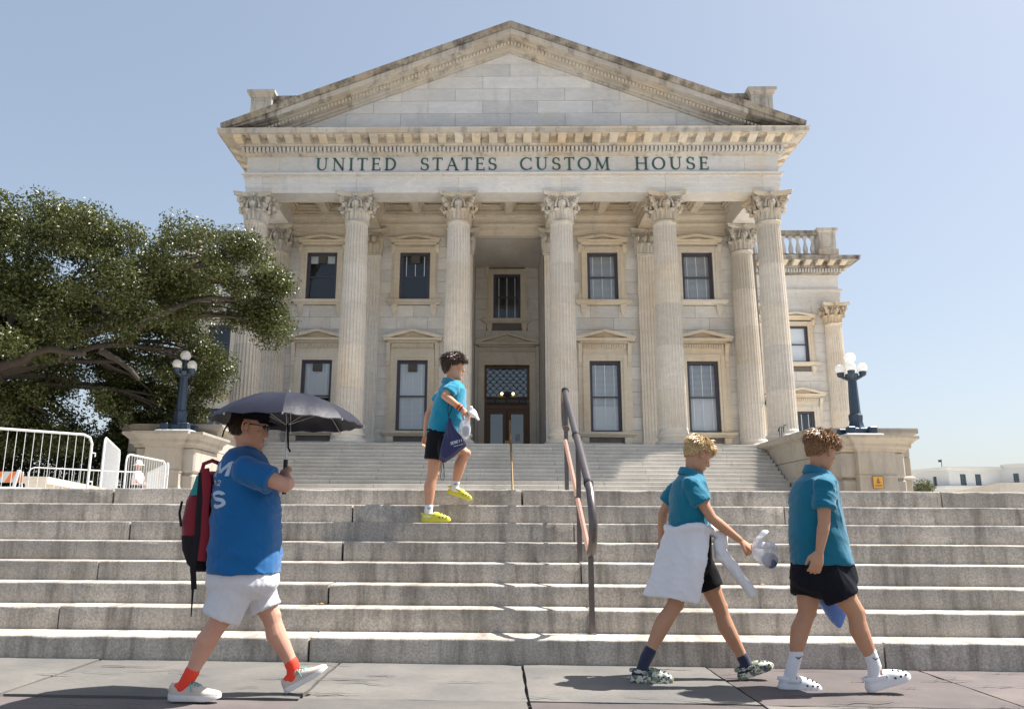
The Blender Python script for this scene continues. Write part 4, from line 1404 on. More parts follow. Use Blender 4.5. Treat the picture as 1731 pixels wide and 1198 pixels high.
# ------------------------------------------------------------------ crowd barriers
BARM = MB().lathe([(.0055, 0), (.0055, 1)], 6).mesh('bar', 'white_paint')
def barrier(p0, p1, label, zt=2.43, ht=1.10, feet=True):
    a, b = Vector((p0[0], p0[1], 0)), Vector((p1[0], p1[1], 0))
    d = (b - a).normalized()
    L = (b - a).length
    z0, z1 = zt - ht + .17, zt
    t = empty('crowd_barrier', (a.x, a.y, TZ), label, 'barrier', 'white crowd barriers on the terrace')
    pt = lambda u, z: (a.x + d.x * u, a.y + d.y * u, z)
    r = .14
    pts = [pt(0, TZ + .03), pt(0, z1 - r), pt(r * .3, z1 - r * .3), pt(r, z1), pt(L - r, z1), pt(L - r * .3, z1 - r * .3), pt(L, z1 - r), pt(L, TZ + .03)]
    MB().tube(pts, .021, 8).build('frame', 'white_paint', t, smooth=60)
    MB().tube([pt(0, z0), pt(L, z0)], .017, 6).build('bottom_rail', 'white_paint', t)
    n = int(L / .125)
    for k in range(1, n):
        q = pt(L * k / n, z0)
        o = link_mesh('bar', BARM, t, q)
        o.scale = (1, 1, z1 - z0)
    nd = Vector((-d.y, d.x, 0))
    for u in (.25, L - .25):
        c = Vector(pt(u, 0))
        MB().tube([tuple(c + nd * .3 + Vector((0, 0, TZ + .03))), tuple(c + Vector((0, 0, z0))), tuple(c - nd * .3 + Vector((0, 0, TZ + .03)))], .018, 6).build('foot', 'white_paint', t)
    for z in (z0 + .15, z1 - .3):
        MB().tube([pt(L, z), pt(L + .07, z), pt(L + .07, z - .06)], .012, 6).build('hook', 'white_paint', t)
barrier((-9.15, 11.97), (-7.52, 13.38), 'nearest white crowd barrier at the far left, largest in the row')
barrier((-7.46, 13.70), (-8.43, 16.33), 'narrow-looking white crowd barrier turned edge-on behind the nearest one')
barrier((-8.60, 17.03), (-8.61, 19.12), 'white crowd barrier sloping down beside the left lamp pedestal')
barrier((-13.30, 21.43), (-11.0, 23.4), 'far white crowd barrier seen through the nearest one')
barrier((-10.9, 23.4), (-8.69, 19.49), 'white crowd barrier closing the corner behind the sloping one')
# striped sawhorse barricade
t = empty('striped_barricade', (-12.4, 19, TZ), 'orange and white striped barricade board at the far left edge', 'barricade')
bd = MB().box(-13.6, -11.99, 18.98, 19.01, 1.90, 2.16).build('board', 'white_paint', t)
for k in range(6):
    x = -13.62 + k * .30
    q = [(x, 1.902), (x + .13, 1.902), (x + .28, 2.158), (x + .15, 2.158)]
    q = [(min(max(a, -13.598), -11.992), b) for a, b in q]
    MB().prism_y(q, 18.974, 18.981).build('stripe', 'orange', bd, (x, 18.98, 1.9))
MB().box(-13.6, -11.99, 18.98, 19.01, 1.62, 1.80).build('board', 'white_paint', t)
for x in (-13.45, -12.1):
    MB().loft([[(x - .03, 18.7, TZ), (x + .03, 18.7, TZ), (x + .03, 18.75, TZ), (x - .03, 18.75, TZ)], [(x - .03, 18.96, 2.2), (x + .03, 18.96, 2.2), (x + .03, 19.0, 2.2), (x - .03, 19.0, 2.2)]]).loft([[(x - .03, 19.3, TZ), (x + .03, 19.3, TZ), (x + .03, 19.35, TZ), (x - .03, 19.35, TZ)], [(x - .03, 19.0, 2.19), (x + .03, 19.0, 2.19), (x + .03, 19.04, 2.19), (x - .03, 19.04, 2.19)]]).build('leg', 'white_paint', t, (x, 19, TZ))

# ------------------------------------------------------------------ low walls at the edges of the terrace
def low_wall(p0, p1, z, th, label):
    a, b = Vector((p0[0], p0[1], 0)), Vector((p1[0], p1[1], 0))
    d = (b - a).normalized()
    n = Vector((-d.y, d.x, 0))
    t = empty('low_wall', tuple(a + Vector((0, 0, TZ))), label, 'wall')
    L = (b - a).length
    k = max(2, int(L / 1.3))
    for i in range(k):
        q0, q1 = a + d * (L * i / k + .006), a + d * (L * (i + 1) / k - .006)
        for w, z0, z1, nm in ((th / 2, TZ, z - .16, 'stone_block'), (th / 2 + .07, z - .16, z, 'coping_stone')):
            rg = lambda z_: [tuple(q0 + n * w + Vector((0, 0, z_))), tuple(q1 + n * w + Vector((0, 0, z_))), tuple(q1 - n * w + Vector((0, 0, z_))), tuple(q0 - n * w + Vector((0, 0, z_)))]
            MB().loft([rg(z0), rg(z1)]).build(nm, 'marble_warm', t, tuple((q0 + q1) / 2 + Vector((0, 0, z0))))
low_wall((9.4, 17.5), (8.2, 13.9), 1.78, .35, 'low sandy stone wall at the right edge of the terrace')
low_wall((-11.4, 18.5), (-13.2, 25.5), 2.02, .4, 'low pale stone wall behind the far crowd barrier')

# ------------------------------------------------------------------ distant white building
fb = empty('white_building', (64, 112, TZ), 'distant white building with dark grid windows at the right edge', 'building')
plan = [(59.2, 118), (60.6, 110), (67.6, 110), (71.5, 104), (92, 96), (92, 130), (59.2, 130)]
def wall_face(p, q, z0, z1, wins, mat='far_wall'):
    """flat wall p->q with window openings given as (u0, u1, z0, z1)"""
    p, q = Vector((p[0], p[1], 0)), Vector((q[0], q[1], 0))
    d = (q - p).normalized()
    n = Vector((d.y, -d.x, 0))
    L = (q - p).length
    m = wall(0, L, z0, z1, wins, 0, .4)
    m.v = [tuple(p + d * x - n * y + Vector((0, 0, z))) for x, y, z in m.v]
    m.build('wall', mat, fb, tuple((p + q) / 2 + Vector((0, 0, z0))))
    for u0, u1, a, b in wins:
        w = MB().box(u0, u1, .22, .26, a, b)
        w.v = [tuple(p + d * x - n * y + Vector((0, 0, z))) for x, y, z in w.v]
        wo_ = w.build('window', 'far_pane', fb, tuple(p + d * u0 + Vector((0, 0, a))))
        f = MB()
        nv, nh = max(1, round((u1 - u0) / .3)), 4
        for i in range(nv + 1):
            x = u0 + (u1 - u0) * i / nv
            f.box(x - .025, x + .025, .17, .22, a, b)
        for i in range(nh + 1):
            z = a + (b - a) * i / nh
            f.box(u0, u1, .172, .219, z - .022, z + .022)
        f.v = [tuple(p + d * x - n * y + Vector((0, 0, z))) for x, y, z in f.v]
        f.build('window_frame', 'sash', wo_)
M['far_pane'] = plain('far_pane', (.10, .17, .19), .12, spec=.8, scale=2, var=.6)
wall_face(plan[0], plan[1], TZ, 9.0, [(5.0, 5.7, 6.95, 8.25)])
wall_face(plan[1], plan[2], TZ, 9.0, [(1.45, 2.25, 6.95, 8.45), (3.45, 4.25, 6.95, 8.45)])
wall_face(plan[2], plan[3], TZ, 9.4, [(1.4, 2.1, 6.9, 8.5), (4.2, 4.9, 6.9, 8.6)])
wall_face(plan[3], plan[4], TZ, 9.6, [(1.2, 1.9, 6.8, 8.5), (3.8, 4.5, 6.8, 8.5)])
wall_face(plan[4], plan[5], TZ, 9.6, [])
wall_face(plan[5], plan[6], TZ, 9.0, [])
wall_face(plan[6], plan[0], TZ, 9.0, [])
MB().sweep([plan[0], plan[1], plan[2]], [(-.4, 8.9), (.05, 8.95), (.30, 9.1), (.35, 9.3), (.35, 9.42), (-.4, 9.42)]).build('cornice', 'far_wall', fb)
MB().sweep([plan[2], plan[3], plan[4]], [(-.4, 9.3), (.05, 9.35), (.2, 9.6), (.2, 9.75), (-.4, 9.75)]).build('cornice', 'far_wall', fb)
MB().sweep([plan[0], plan[1], plan[2], plan[3]], [(-.1, 6.35), (1.6, 6.35), (1.8, 6.55), (1.8, 6.8), (-.1, 6.85)]).build('ledge', 'far_wall', fb)
MB().sweep([plan[0], plan[1], plan[2], plan[3]], [(-.1, TZ), (1.45, TZ), (1.45, 6.36), (-.1, 6.36)]).build('lower_storey', 'far_wall', fb)
MB().tube([(60.9, 112, 9.4), (60.9, 112, 10.6)], .05, 6).box(60.5, 60.9, 111.95, 112.05, 10.2, 10.5).build('antenna', 'black', fb)
rf = MB().loft([[(x, y, 9.0) for x, y in plan[:3] + [(92, 110), plan[5], plan[6]]], [(x, y, 9.1) for x, y in plan[:3] + [(92, 110), plan[5], plan[6]]]])
rf.build('roof', 'far_wall', fb)
# ------------------------------------------------------------------ trees and shrubs
def leaf_mat(name, a, b, rough, trans=.25):
    t = NT(name)
    ri = t.new('ShaderNodeNewGeometry').outputs['Random Per Island']
    c = t.mix(ri, a, b)
    big = t.noise(t.pos(), .5, 3, .5)
    c = t.mix(t.ramp(big, .35, .65, 0, .35), c, tuple(x * .6 for x in a))
    t.set(c, rough, spec=.5)
    tr = t.new('ShaderNodeBsdfTranslucent')
    t.link(c, tr.inputs[0])
    mx = t.new('ShaderNodeMixShader')
    mx.inputs[0].default_value = trans
    out = t.n.get('Material Output')
    t.link(t.b.outputs[0], mx.inputs[1])
    t.link(tr.outputs[0], mx.inputs[2])
    t.link(mx.outputs[0], out.inputs[0])
    return t.m
M['leaf_oak'] = leaf_mat('leaf_oak', (.060, .078, .022), (.125, .135, .040), .36)
M['leaf_dark'] = leaf_mat('leaf_dark', (.022, .036, .014), (.05, .065, .025), .35, .15)
M['leaf_olive'] = leaf_mat('leaf_olive', (.09, .105, .04), (.17, .18, .075), .5)

def foliage(name, mat, parent, clumps, per, ll, lw, seed, shell=.55):
    """clumps: (x, y, z, r); leaf blades scattered through each clump, denser at the outside"""
    r = np.random.default_rng(seed)
    C = []
    for x, y, z, rad_ in clumps:
        n = int(per * (rad_ / .8) ** 2)
        v = r.normal(size=(n, 3))
        v /= np.linalg.norm(v, axis=1)[:, None]
        rr = rad_ * (shell + (1.08 - shell) * r.random(n) ** .8)
        # break the ball up into sprays
        k = 9
        ax = r.normal(size=(k, 3)); ax /= np.linalg.norm(ax, axis=1)[:, None]
        near = (v @ ax.T).max(axis=1)
        rr *= .72 + .40 * np.clip((near - .55) / .45, 0, 1)
        p = v * rr[:, None] * np.array([1.1, 1.1, .78]) + np.array([x, y, z])
        C.append(np.hstack([p, v]))
    C = np.vstack(C)
    n = len(C)
    p, v = C[:, :3], C[:, 3:]
    nrm = v * .55 + r.normal(size=(n, 3)) * .6 + np.array([0, 0, .45])
    nrm /= np.linalg.norm(nrm, axis=1)[:, None]
    t = np.cross(nrm, r.normal(size=(n, 3)))
    t /= np.linalg.norm(t, axis=1)[:, None]
    b = np.cross(nrm, t)
    s = r.uniform(.65, 1.25, n)[:, None]
    L, W = ll * s, lw * s
    base = p - t * L * .5
    tip = p + t * L * .5 - nrm * L * .12
    m1 = p + b * W * .5 + nrm * W * .18
    m2 = p - b * W * .5 + nrm * W * .18
    V = np.stack([base, m1, tip, m2], 1).reshape(-1, 3)
    org = np.array(worg(parent))
    V = (V - org).astype(np.float32)
    me = bpy.data.meshes.new(name)
    me.vertices.add(n * 4)
    me.vertices.foreach_set('co', V.ravel())
    me.loops.add(n * 6)
    idx = (np.arange(n)[:, None] * 4 + np.array([0, 1, 2, 0, 2, 3])[None]).astype(np.int32)
    me.loops.foreach_set('vertex_index', idx.ravel())
    me.polygons.add(n * 2)
    me.polygons.foreach_set('loop_start', (np.arange(n * 2) * 3).astype(np.int32))
    me.materials.append(M[mat])
    me.update(calc_edges=True)
    return link_mesh(name, me, parent)

def limb(m, a, b, r0, r1, seed, sag=.4, n=8):
    r = random.Random(seed)
    a, b = Vector(a), Vector(b)
    pts, rs = [], []
    L = (b - a).length
    for k in range(n + 1):
        f = k / n
        p = a.lerp(b, f) + Vector((r.uniform(-.05, .05) * L, r.uniform(-.05, .05) * L, math.sin(f * PI) * sag * L * .25)) * (1 if 0 < k < n else 0)
        pts.append(p)
        rs.append(r0 + (r1 - r0) * f)
    m.tube(pts, rs, 7)
    return pts

# live oak: crown lobes (x, y, z, rx, ry, rz), measured against the portico
rt = random.Random(21)
oak = empty('live_oak_tree', (-18.6, 24.5, TZ), 'large spreading live oak with dense small leaves left of the portico', 'tree')
lobes = [(-16.2, 25, 9.5, 3.4, 3.0, 2.3), (-13.6, 24.5, 8.9, 2.5, 2.6, 2.0), (-19.5, 25, 9.0, 3.8, 3.4, 3.0), (-14.5, 29.5, 7.4, 2.5, 1.8, 1.9), (-16.4, 23, 6.8, 2.6, 2.6, 1.6),
         (-11.0, 26, 10.0, 1.7, 1.7, 1.15), (-9.75, 26.5, 9.95, .95, 1.1, .95), (-12.3, 27, 9.0, 1.3, 1.3, 1.0), (-9.9, 28.6, 8.9, .9, .9, .7), (-9.1, 28.9, 8.45, .62, .7, .6), (-9.2, 28.5, 9.9, .55, .6, .35),
         (-12.9, 30.2, 7.7, 1.6, 1.2, 1.6), (-11.9, 30, 6.9, .9, .9, 1.1), (-15.4, 26, 4.4, 2.3, 2.0, 1.2), (-18.2, 25, 4.3, 3.0, 2.6, 1.5), (-14.2, 30.2, 5.4, 1.5, 1.2, 1.2), (-21, 25, 6.5, 3.4, 3.2, 2.6), (-17.2, 27, 5.6, 2.6, 1.8, 1.3), (-14.8, 30.5, 4.4, 1.9, 1.2, 1.5), (-20.5, 28, 4.2, 3.2, 1.8, 1.9), (-16.6, 29, 4.6, 2.2, 1.4, 1.5), (-18.5, 27, 6.2, 2.4, 1.6, 1.4), (-13.7, 28.5, 6.1, 1.3, 1.1, 1.0), (-12.6, 29.6, 4.9, .9, .9, .8), (-16.5, 29, 8.0, 3.0, 1.6, 2.2), (-13.5, 29, 9.4, 2.2, 1.5, 1.4)]
clumps = []
hubs = []
for lx, ly, lz, rx, ry, rz in lobes:
    n = max(9, int(rx * ry * rz * 3.0 + 14))
    for k in range(n):
        while True:
            u = Vector((rt.uniform(-1, 1), rt.uniform(-1, 1), rt.uniform(-1, 1)))
            if .25 < u.length < 1: break
        if u.length < .6: u = u.normalized() * .75
        clumps.append((lx + u.x * rx, ly + u.y * ry, lz + u.z * rz, rt.uniform(.36, .78)))
    hubs.append((lx, ly, lz))
keep = []
def behind_gap(c):
    # openings where sky shows between the boughs
    for gx, gz, gr in ((-15.6, 5.6, .22), (-13.4, 5.0, .20), (-13.2, 4.0, .15)):
        f = 24.0 / c[1]
        if math.hypot((c[0] + .657) * f - .657 - gx, (c[2] - .97) * f + .97 - gz) < gr + c[3] * .6: return True
    return False
clumps = [c for c in clumps if not behind_gap(c)]
foliage('crown', 'leaf_oak', oak, clumps, 640, .12, .066, 5, .35)
tk = MB()
base = (-18.6, 24.5, TZ)
limb(tk, base, (-17.6, 24.4, 4.6), .55, .42, 1, 0)
for k, h in enumerate(hubs):
    fork = (-17.6, 24.4, 4.6) if k % 2 else (-16.2, 24.2, 5.5)
    pts = limb(tk, fork, h, .15, .035, 40 + k, .5)
    for q in range(4):
        near = sorted(clumps, key=lambda c: (Vector(c[:3]) - Vector(h)).length)[q * 3:q * 3 + 1]
        for c in near:
            limb(tk, pts[5], c[:3], .06, .015, 90 + k * 7 + q, .2, 5)
limb(tk, (-17.6, 24.4, 4.6), (-16.2, 24.2, 5.5), .36, .26, 3, 0)
limb(tk, (-16.9, 24.0, 5.0), (-13.2, 23.4, 6.0), .20, .08, 4, .6)
limb(tk, (-16.2, 24.2, 5.5), (-15.9, 24.0, 7.6), .20, .12, 5, .1)
limb(tk, (-13.2, 24.4, 6.3), (-11.9, 24.4, 5.4), .12, .06, 6, .3)
limb(tk, (-12.5, 25.2, 7.3), (-9.3, 28.3, 8.9), .13, .04, 7, .5)
tk.build('trunk', 'bark', oak, smooth=60)

def shrub(name, label, cat, loc, lobes, mat, per, ll, lw, seed, rmin=.3, rmax=.6, dens=2.2, group=None):
    r = random.Random(seed)
    t = empty(name, loc, label, cat, group)
    cl_ = []
    for lx, ly, lz, rx, ry, rz in lobes:
        for k in range(max(3, int(rx * ry * rz * dens + 4))):
            u = Vector((r.gauss(0, 1), r.gauss(0, 1), r.gauss(0, 1))).normalized() * r.uniform(.45, 1)
            cl_.append((lx + u.x * rx, ly + u.y * ry, lz + u.z * rz, r.uniform(rmin, rmax)))
    foliage('crown', mat, t, cl_, per, ll, lw, seed)
    m = MB()
    for k, (lx, ly, lz, rx, ry, rz) in enumerate(lobes):
        limb(m, loc, (lx, ly, lz), .12, .04, seed + k, .1)
        for q in range(3):
            c = r.choice(cl_)
            limb(m, (lx, ly, lz), c[:3], .04, .012, seed + 50 + k * 3 + q, .1, 4)
    m.build('trunk', 'bark', t, smooth=60)
    return t
shrub('magnolia_tree', 'dark glossy evergreen tree behind the left lamp pedestal', 'tree', (-15.8, 34, TZ), [(-15.9, 34, 4.4, 1.6, 1.4, 1.3), (-17.6, 34.5, 3.8, 1.6, 1.4, 1.4), (-15.4, 33.6, 2.8, 1.3, 1.1, .9)], 'leaf_dark', 420, .20, .10, 31, dens=5)
shrub('evergreen_shrub', 'dense dark shrub mass behind the crowd barriers, left', 'shrub', (-20, 30, TZ), [(-22, 30, 3.6, 3.0, 1.6, 2.1), (-19, 31, 3.6, 2.6, 1.6, 1.9), (-16.8, 31, 2.9, 1.8, 1.4, 1.3), (-25, 30, 4, 2.6, 1.6, 2.2)], 'leaf_dark', 420, .17, .085, 32, .4, .8, 3.2)
shrub('evergreen_shrub', 'small sunlit shrub between the barriers and the left pedestal', 'shrub', (-13.6, 27, TZ), [(-13.7, 27, 2.3, .9, .9, .75), (-12.9, 27.5, 1.9, .6, .6, .5)], 'leaf_oak', 420, .12, .06, 33, .25, .45, 8)
shrub('olive_tree', 'small grey-green tree beyond the right lamp pedestal', 'tree', (30.2, 60, TZ), [(30.1, 60, 3.9, 1.4, 1.2, .95), (31.2, 60.5, 3.5, 1.0, .9, .7), (29.1, 60, 3.4, .9, .8, .7)], 'leaf_olive', 520, .17, .07, 34, .3, .55, 9)
# joint positions in metres
PEOPLE = {'woman': {'Y': 4.87,
           'torso': [(-2.258, -2.125, 1.436, 0.062), (-2.292, -2.094, 1.4, 0.11), (-2.327, -2.06, 1.334, 0.185), (-2.348, -2.01, 1.23, 0.205),
                     (-2.356, -1.972, 1.096, 0.205), (-2.359, -1.96, 0.955, 0.215), (-2.356, -1.952, 0.824, 0.225), (-2.349, -1.947, 0.687, 0.23)],
           'hips': [(-2.346, -1.958, 0.748, 0.21), (-2.358, -1.944, 0.629, 0.215)],
           'head': (-2.17, 4.87, 1.557),
           'R': {'hip': (-2.151, 4.78, 0.658),
                 'knee': (-2.241, 4.76, 0.422),
                 'ankle': (-2.387, 4.75, 0.124),
                 'hem': (-2.239, 4.77, 0.441),
                 'hr': 0.112,
                 'heel': (-2.494, 4.75, -0.003),
                 'toe': (-2.198, 4.75, 0.001)},
           'L': {'hip': (-2.124, 4.97, 0.647),
                 'knee': (-2.002, 4.97, 0.435),
                 'ankle': (-1.851, 4.98, 0.141),
                 'hem': (-2.047, 4.97, 0.466),
                 'hr': 0.108,
                 'heel': (-1.885, 4.98, -0.005),
                 'toe': (-1.642, 4.98, 0.13)},
           'aR': {'sh': (-2.13, 4.68, 1.289), 'el': (-1.859, 4.63, 1.189), 'wr': (-1.913, 4.8, 1.25), 'hand': (-1.946, 4.87, 1.311), 'slv': (-1.963, 4.65, 1.22)},
           'aL': {'sh': (-2.268, 5.05, 1.303), 'el': (-2.099, 5.08, 1.139), 'wr': (-1.98, 4.98, 1.227), 'hand': (-1.948, 4.9, 1.277), 'slv': (-2.176, 5.07, 1.205)}},
 'blond': {'Y': 5.55,
           'torso': [(0.64, 0.741, 1.35, 0.05), (0.614, 0.76, 1.326, 0.09), (0.572, 0.777, 1.277, 0.16), (0.543, 0.792, 1.17, 0.165), (0.535, 0.794, 1.066, 0.155),
                     (0.539, 0.79, 0.988, 0.15), (0.541, 0.791, 0.933, 0.152)],
           'hips': [(0.534, 0.793, 0.956, 0.15), (0.516, 0.793, 0.824, 0.16), (0.509, 0.797, 0.747, 0.16)],
           'head': (0.747, 5.55, 1.472),
           'R': {'hip': (0.594, 5.47, 0.769),
                 'knee': (0.521, 5.46, 0.48),
                 'ankle': (0.324, 5.46, 0.155),
                 'hem': (0.551, 5.46, 0.551),
                 'hr': 0.092,
                 'heel': (0.217, 5.46, 0.003),
                 'toe': (0.492, 5.46, -0.0)},
           'L': {'hip': (0.73, 5.64, 0.763),
                 'knee': (0.854, 5.63, 0.456),
                 'ankle': (1.006, 5.62, 0.095),
                 'hem': (0.805, 5.63, 0.574),
                 'hr': 0.088,
                 'heel': (0.957, 5.62, -0.008),
                 'toe': (1.191, 5.62, 0.079)},
           'aR': {'sh': (0.648, 5.4, 1.257), 'el': (0.766, 5.36, 1.034), 'wr': (0.938, 5.36, 0.896), 'hand': (1.007, 5.37, 0.848), 'slv': (0.705, 5.37, 1.137)},
           'aL': {'sh': (0.629, 5.7, 1.256), 'el': (0.53, 5.76, 1.069), 'wr': (0.51, 5.76, 0.877), 'hand': (0.508, 5.75, 0.777), 'slv': (0.564, 5.75, 1.151)}},
 'brown': {'Y': 5.3,
           'torso': [(1.397, 1.505, 1.35, 0.053), (1.368, 1.529, 1.319, 0.095), (1.311, 1.544, 1.277, 0.165), (1.272, 1.557, 1.156, 0.175), (1.258, 1.568, 1.024, 0.168),
                     (1.255, 1.59, 0.883, 0.168), (1.249, 1.615, 0.751, 0.175)],
           'hips': [(1.251, 1.614, 0.784, 0.165), (1.234, 1.633, 0.656, 0.17)],
           'head': (1.488, 5.3, 1.474),
           'R': {'hip': (1.439, 5.22, 0.69),
                 'knee': (1.576, 5.21, 0.472),
                 'ankle': (1.667, 5.22, 0.161),
                 'hem': (1.508, 5.21, 0.559),
                 'hr': 0.105,
                 'heel': (1.613, 5.22, 0.004),
                 'toe': (1.881, 5.22, 0.089)},
           'L': {'hip': (1.375, 5.38, 0.68),
                 'knee': (1.335, 5.36, 0.454),
                 'ankle': (1.218, 5.34, 0.143),
                 'hem': (1.353, 5.37, 0.548),
                 'hr': 0.108,
                 'heel': (1.115, 5.34, -0.012),
                 'toe': (1.381, 5.34, -0.019)},
           'aR': {'sh': (1.412, 5.12, 1.241), 'el': (1.377, 5.08, 1.008), 'wr': (1.33, 5.07, 0.834), 'hand': (1.305, 5.07, 0.756), 'slv': (1.392, 5.09, 1.102)},
           'aL': {'sh': (1.466, 5.46, 1.251), 'el': (1.525, 5.5, 1.007), 'wr': (1.554, 5.48, 0.797), 'hand': (1.561, 5.46, 0.703), 'slv': (1.491, 5.49, 1.123)}},
 'climber': {'Y': 7.75,
             'torso': [(-1.153, -1.03, 2.373, 0.05), (-1.182, -0.988, 2.338, 0.09), (-1.216, -0.953, 2.284, 0.16), (-1.266, -0.945, 2.137, 0.165),
                       (-1.298, -0.967, 1.996, 0.155), (-1.33, -1.017, 1.85, 0.155)],
             'hips': [(-1.325, -1.058, 1.891, 0.15), (-1.323, -1.08, 1.781, 0.155)],
             'head': (-1.067, 7.75, 2.523),
             'R': {'hip': (-1.213, 7.67, 1.79),
                   'knee': (-1.251, 7.66, 1.46),
                   'ankle': (-1.289, 7.66, 1.105),
                   'hem': (-1.237, 7.66, 1.59),
                   'hr': 0.105,
                   'heel': (-1.354, 7.66, 1.005),
                   'toe': (-1.075, 7.66, 1.008)},
             'L': {'hip': (-1.179, 7.84, 1.808),
                   'knee': (-0.955, 7.84, 1.67),
                   'ankle': (-1.056, 7.86, 1.343),
                   'hem': (-1.049, 7.84, 1.721),
                   'hr': 0.095,
                   'heel': (-1.13, 7.86, 1.285),
                   'toe': (-0.887, 7.86, 1.208)},
             'aR': {'sh': (-1.067, 7.58, 2.279), 'el': (-1.146, 7.5, 2.19), 'wr': (-0.969, 7.5, 2.054), 'hand': (-0.912, 7.5, 1.998), 'slv': (-1.114, 7.53, 2.218)},
             'aL': {'sh': (-1.139, 7.92, 2.331), 'el': (-1.336, 7.98, 2.074), 'wr': (-1.361, 7.98, 1.858), 'hand': (-1.369, 7.97, 1.702), 'slv': (-1.253, 7.96, 2.192)}}}
# ------------------------------------------------------------------ people
def cloth_mat(name, col, rough=.85, weave=900, var=.18):
    t = NT(name)
    p = t.pos()
    n = t.noise(p, 5, 4, .6)
    c = t.mix(t.ramp(n, .3, .7, var, 0), col, tuple(x * .62 for x in col))
    t.set(c, rough, spec=.2)
    t.b.inputs['Sheen Weight'].default_value = .25 if max(col) > .05 else 0
    t.b.inputs['Sheen Roughness'].default_value = .5
    w = t.noise(p, weave, 2, .5)
    w2 = t.noise(p, 38, 4, .6)
    t.bump(t.math('ADD', t.math('MULTIPLY', w, .15), w2), .35, .006)
    return t.m
def skin_mat(name, col):
    t = NT(name)
    p = t.pos()
    n = t.noise(p, 9, 4, .6)
    c = t.mix(t.ramp(n, .35, .7, .35, 0), col, (col[0] * .85, col[1] * .62, col[2] * .55))
    f = t.noise(p, 160, 3, .6)
    c = t.mix(t.ramp(f, .4, .7, .14, 0), c, (col[0] * .7, col[1] * .55, col[2] * .5))
    t.set(c, .58, spec=.3)
    t.b.inputs['Subsurface Weight'].default_value = .12
    t.b.inputs['Subsurface Radius'].default_value = (.012, .005, .003)
    t.b.inputs['Subsurface Scale'].default_value = .6
    t.bump(f, .12, .002)
    return t.m
def hair_mat(name, a, b):
    t = NT(name)
    ri = t.new('ShaderNodeNewGeometry').outputs['Random Per Island']
    t.set(t.mix(ri, a, b), .42, spec=.5)
    return t.m
M['skin_woman'] = skin_mat('skin_woman', (.58, .34, .25))
M['skin_boy'] = skin_mat('skin_boy', (.56, .32, .21))
M['skin_tan'] = skin_mat('skin_tan', (.50, .285, .18))
M['tee_blue'] = cloth_mat('tee_blue', (.004, .105, .30))
M['polo_teal'] = cloth_mat('polo_teal', (.003, .155, .245), .75)
M['polo_teal_sunlit'] = cloth_mat('polo_teal_sunlit', (.006, .235, .375), .75)  # the teal polo again, with the sun's brightening put into its colour
M['polo_teal2'] = cloth_mat('polo_teal2', (.003, .140, .230), .75)
M['shorts_white'] = cloth_mat('shorts_white', (.62, .62, .66))
M['shorts_black'] = cloth_mat('shorts_black', (.007, .007, .009))
M['shorts_navy'] = cloth_mat('shorts_navy', (.007, .008, .014))
M['white_cloth'] = cloth_mat('white_cloth', (.74, .73, .76))
M['sock_white'] = cloth_mat('sock_white', (.72, .72, .76))
M['sock_navy'] = cloth_mat('sock_navy', (.03, .035, .07))
M['sock_red'] = plain('sock_red', (.85, .06, .03), .7)
M['backpack_red'] = cloth_mat('backpack_red', (.20, .012, .025), .7)
M['strap_black'] = cloth_mat('strap_black', (.014, .013, .016), .8)
M['tag_teal'] = plain('tag_teal', (.01, .23, .25), .6)
M['cap_black'] = cloth_mat('cap_black', (.010, .010, .016))
M['bag_navy'] = plain('bag_navy', (.012, .014, .085), .38, spec=.5, var=.4, scale=14)
M['bag_blue'] = plain('bag_blue', (.10, .22, .62), .45, spec=.5, var=.4, scale=25)
M['clog_yellow'] = plain('clog_yellow', (.62, .58, .06), .5, scale=20)
M['clog_white'] = plain('clog_white', (.74, .74, .76), .5, scale=20)
t = NT('clog_camo')
v_ = t.noise(t.pos(), 34, 3, .6)
c_ = t.mix(t.ramp(v_, .50, .53), (.62, .60, .50), (.05, .10, .12))
t.set(t.mix(t.ramp(t.noise(t.pos(), 26, 2, .5), .56, .59), c_, (.22, .23, .14)), .55)
M['clog_camo'] = t.m
M['shoe_beige'] = plain('shoe_beige', (.56, .50, .44), .8, scale=60, bump=.2)
M['shoe_sole'] = plain('shoe_sole', (.72, .71, .70), .6, scale=30)
M['lace_teal'] = plain('lace_teal', (.12, .36, .36), .7)
M['hole_dark'] = plain('hole_dark', (.02, .02, .02), .9)
M['eye_white'] = plain('eye_white', (.55, .52, .50), .3)
M['iris'] = plain('iris', (.03, .02, .015), .2)
M['umbrella'] = plain('umbrella_fabric', (.016, .017, .030), .52, spec=.26, var=.4, scale=9, bump=.6)
M['umbrella_in'] = plain('umbrella_inside', (.012, .012, .016), .8)
M['chrome'] = plain('chrome', (.45, .44, .44), .3, .8)
M['print'] = plain('shirt_print', (.42, .50, .62), .8)
M['print_white'] = plain('bag_print', (.72, .74, .80), .7)
M['band_orange'] = plain('band_orange', (.80, .20, .03), .6)
M['band_purple'] = plain('band_purple', (.12, .03, .10), .6)
M['lips'] = plain('lips', (.42, .17, .14), .5)
M['hair_blond'] = hair_mat('hair_blond', (.40, .26, .115), (.66, .48, .25))
M['hair_brown'] = hair_mat('hair_brown', (.17, .085, .035), (.34, .18, .075))
M['hair_dark'] = hair_mat('hair_dark', (.035, .020, .013), (.085, .047, .027))
M['hair_woman'] = hair_mat('hair_woman', (.030, .018, .012), (.06, .034, .022))
t = NT('plastic_bag')
for n in list(t.n): t.n.remove(n)
o_ = t.new('ShaderNodeOutputMaterial')
d_ = t.new('ShaderNodeBsdfPrincipled')
d_.inputs['Base Color'].default_value = (.82, .82, .85, 1)
d_.inputs['Roughness'].default_value = .35
tl_ = t.new('ShaderNodeBsdfTranslucent')
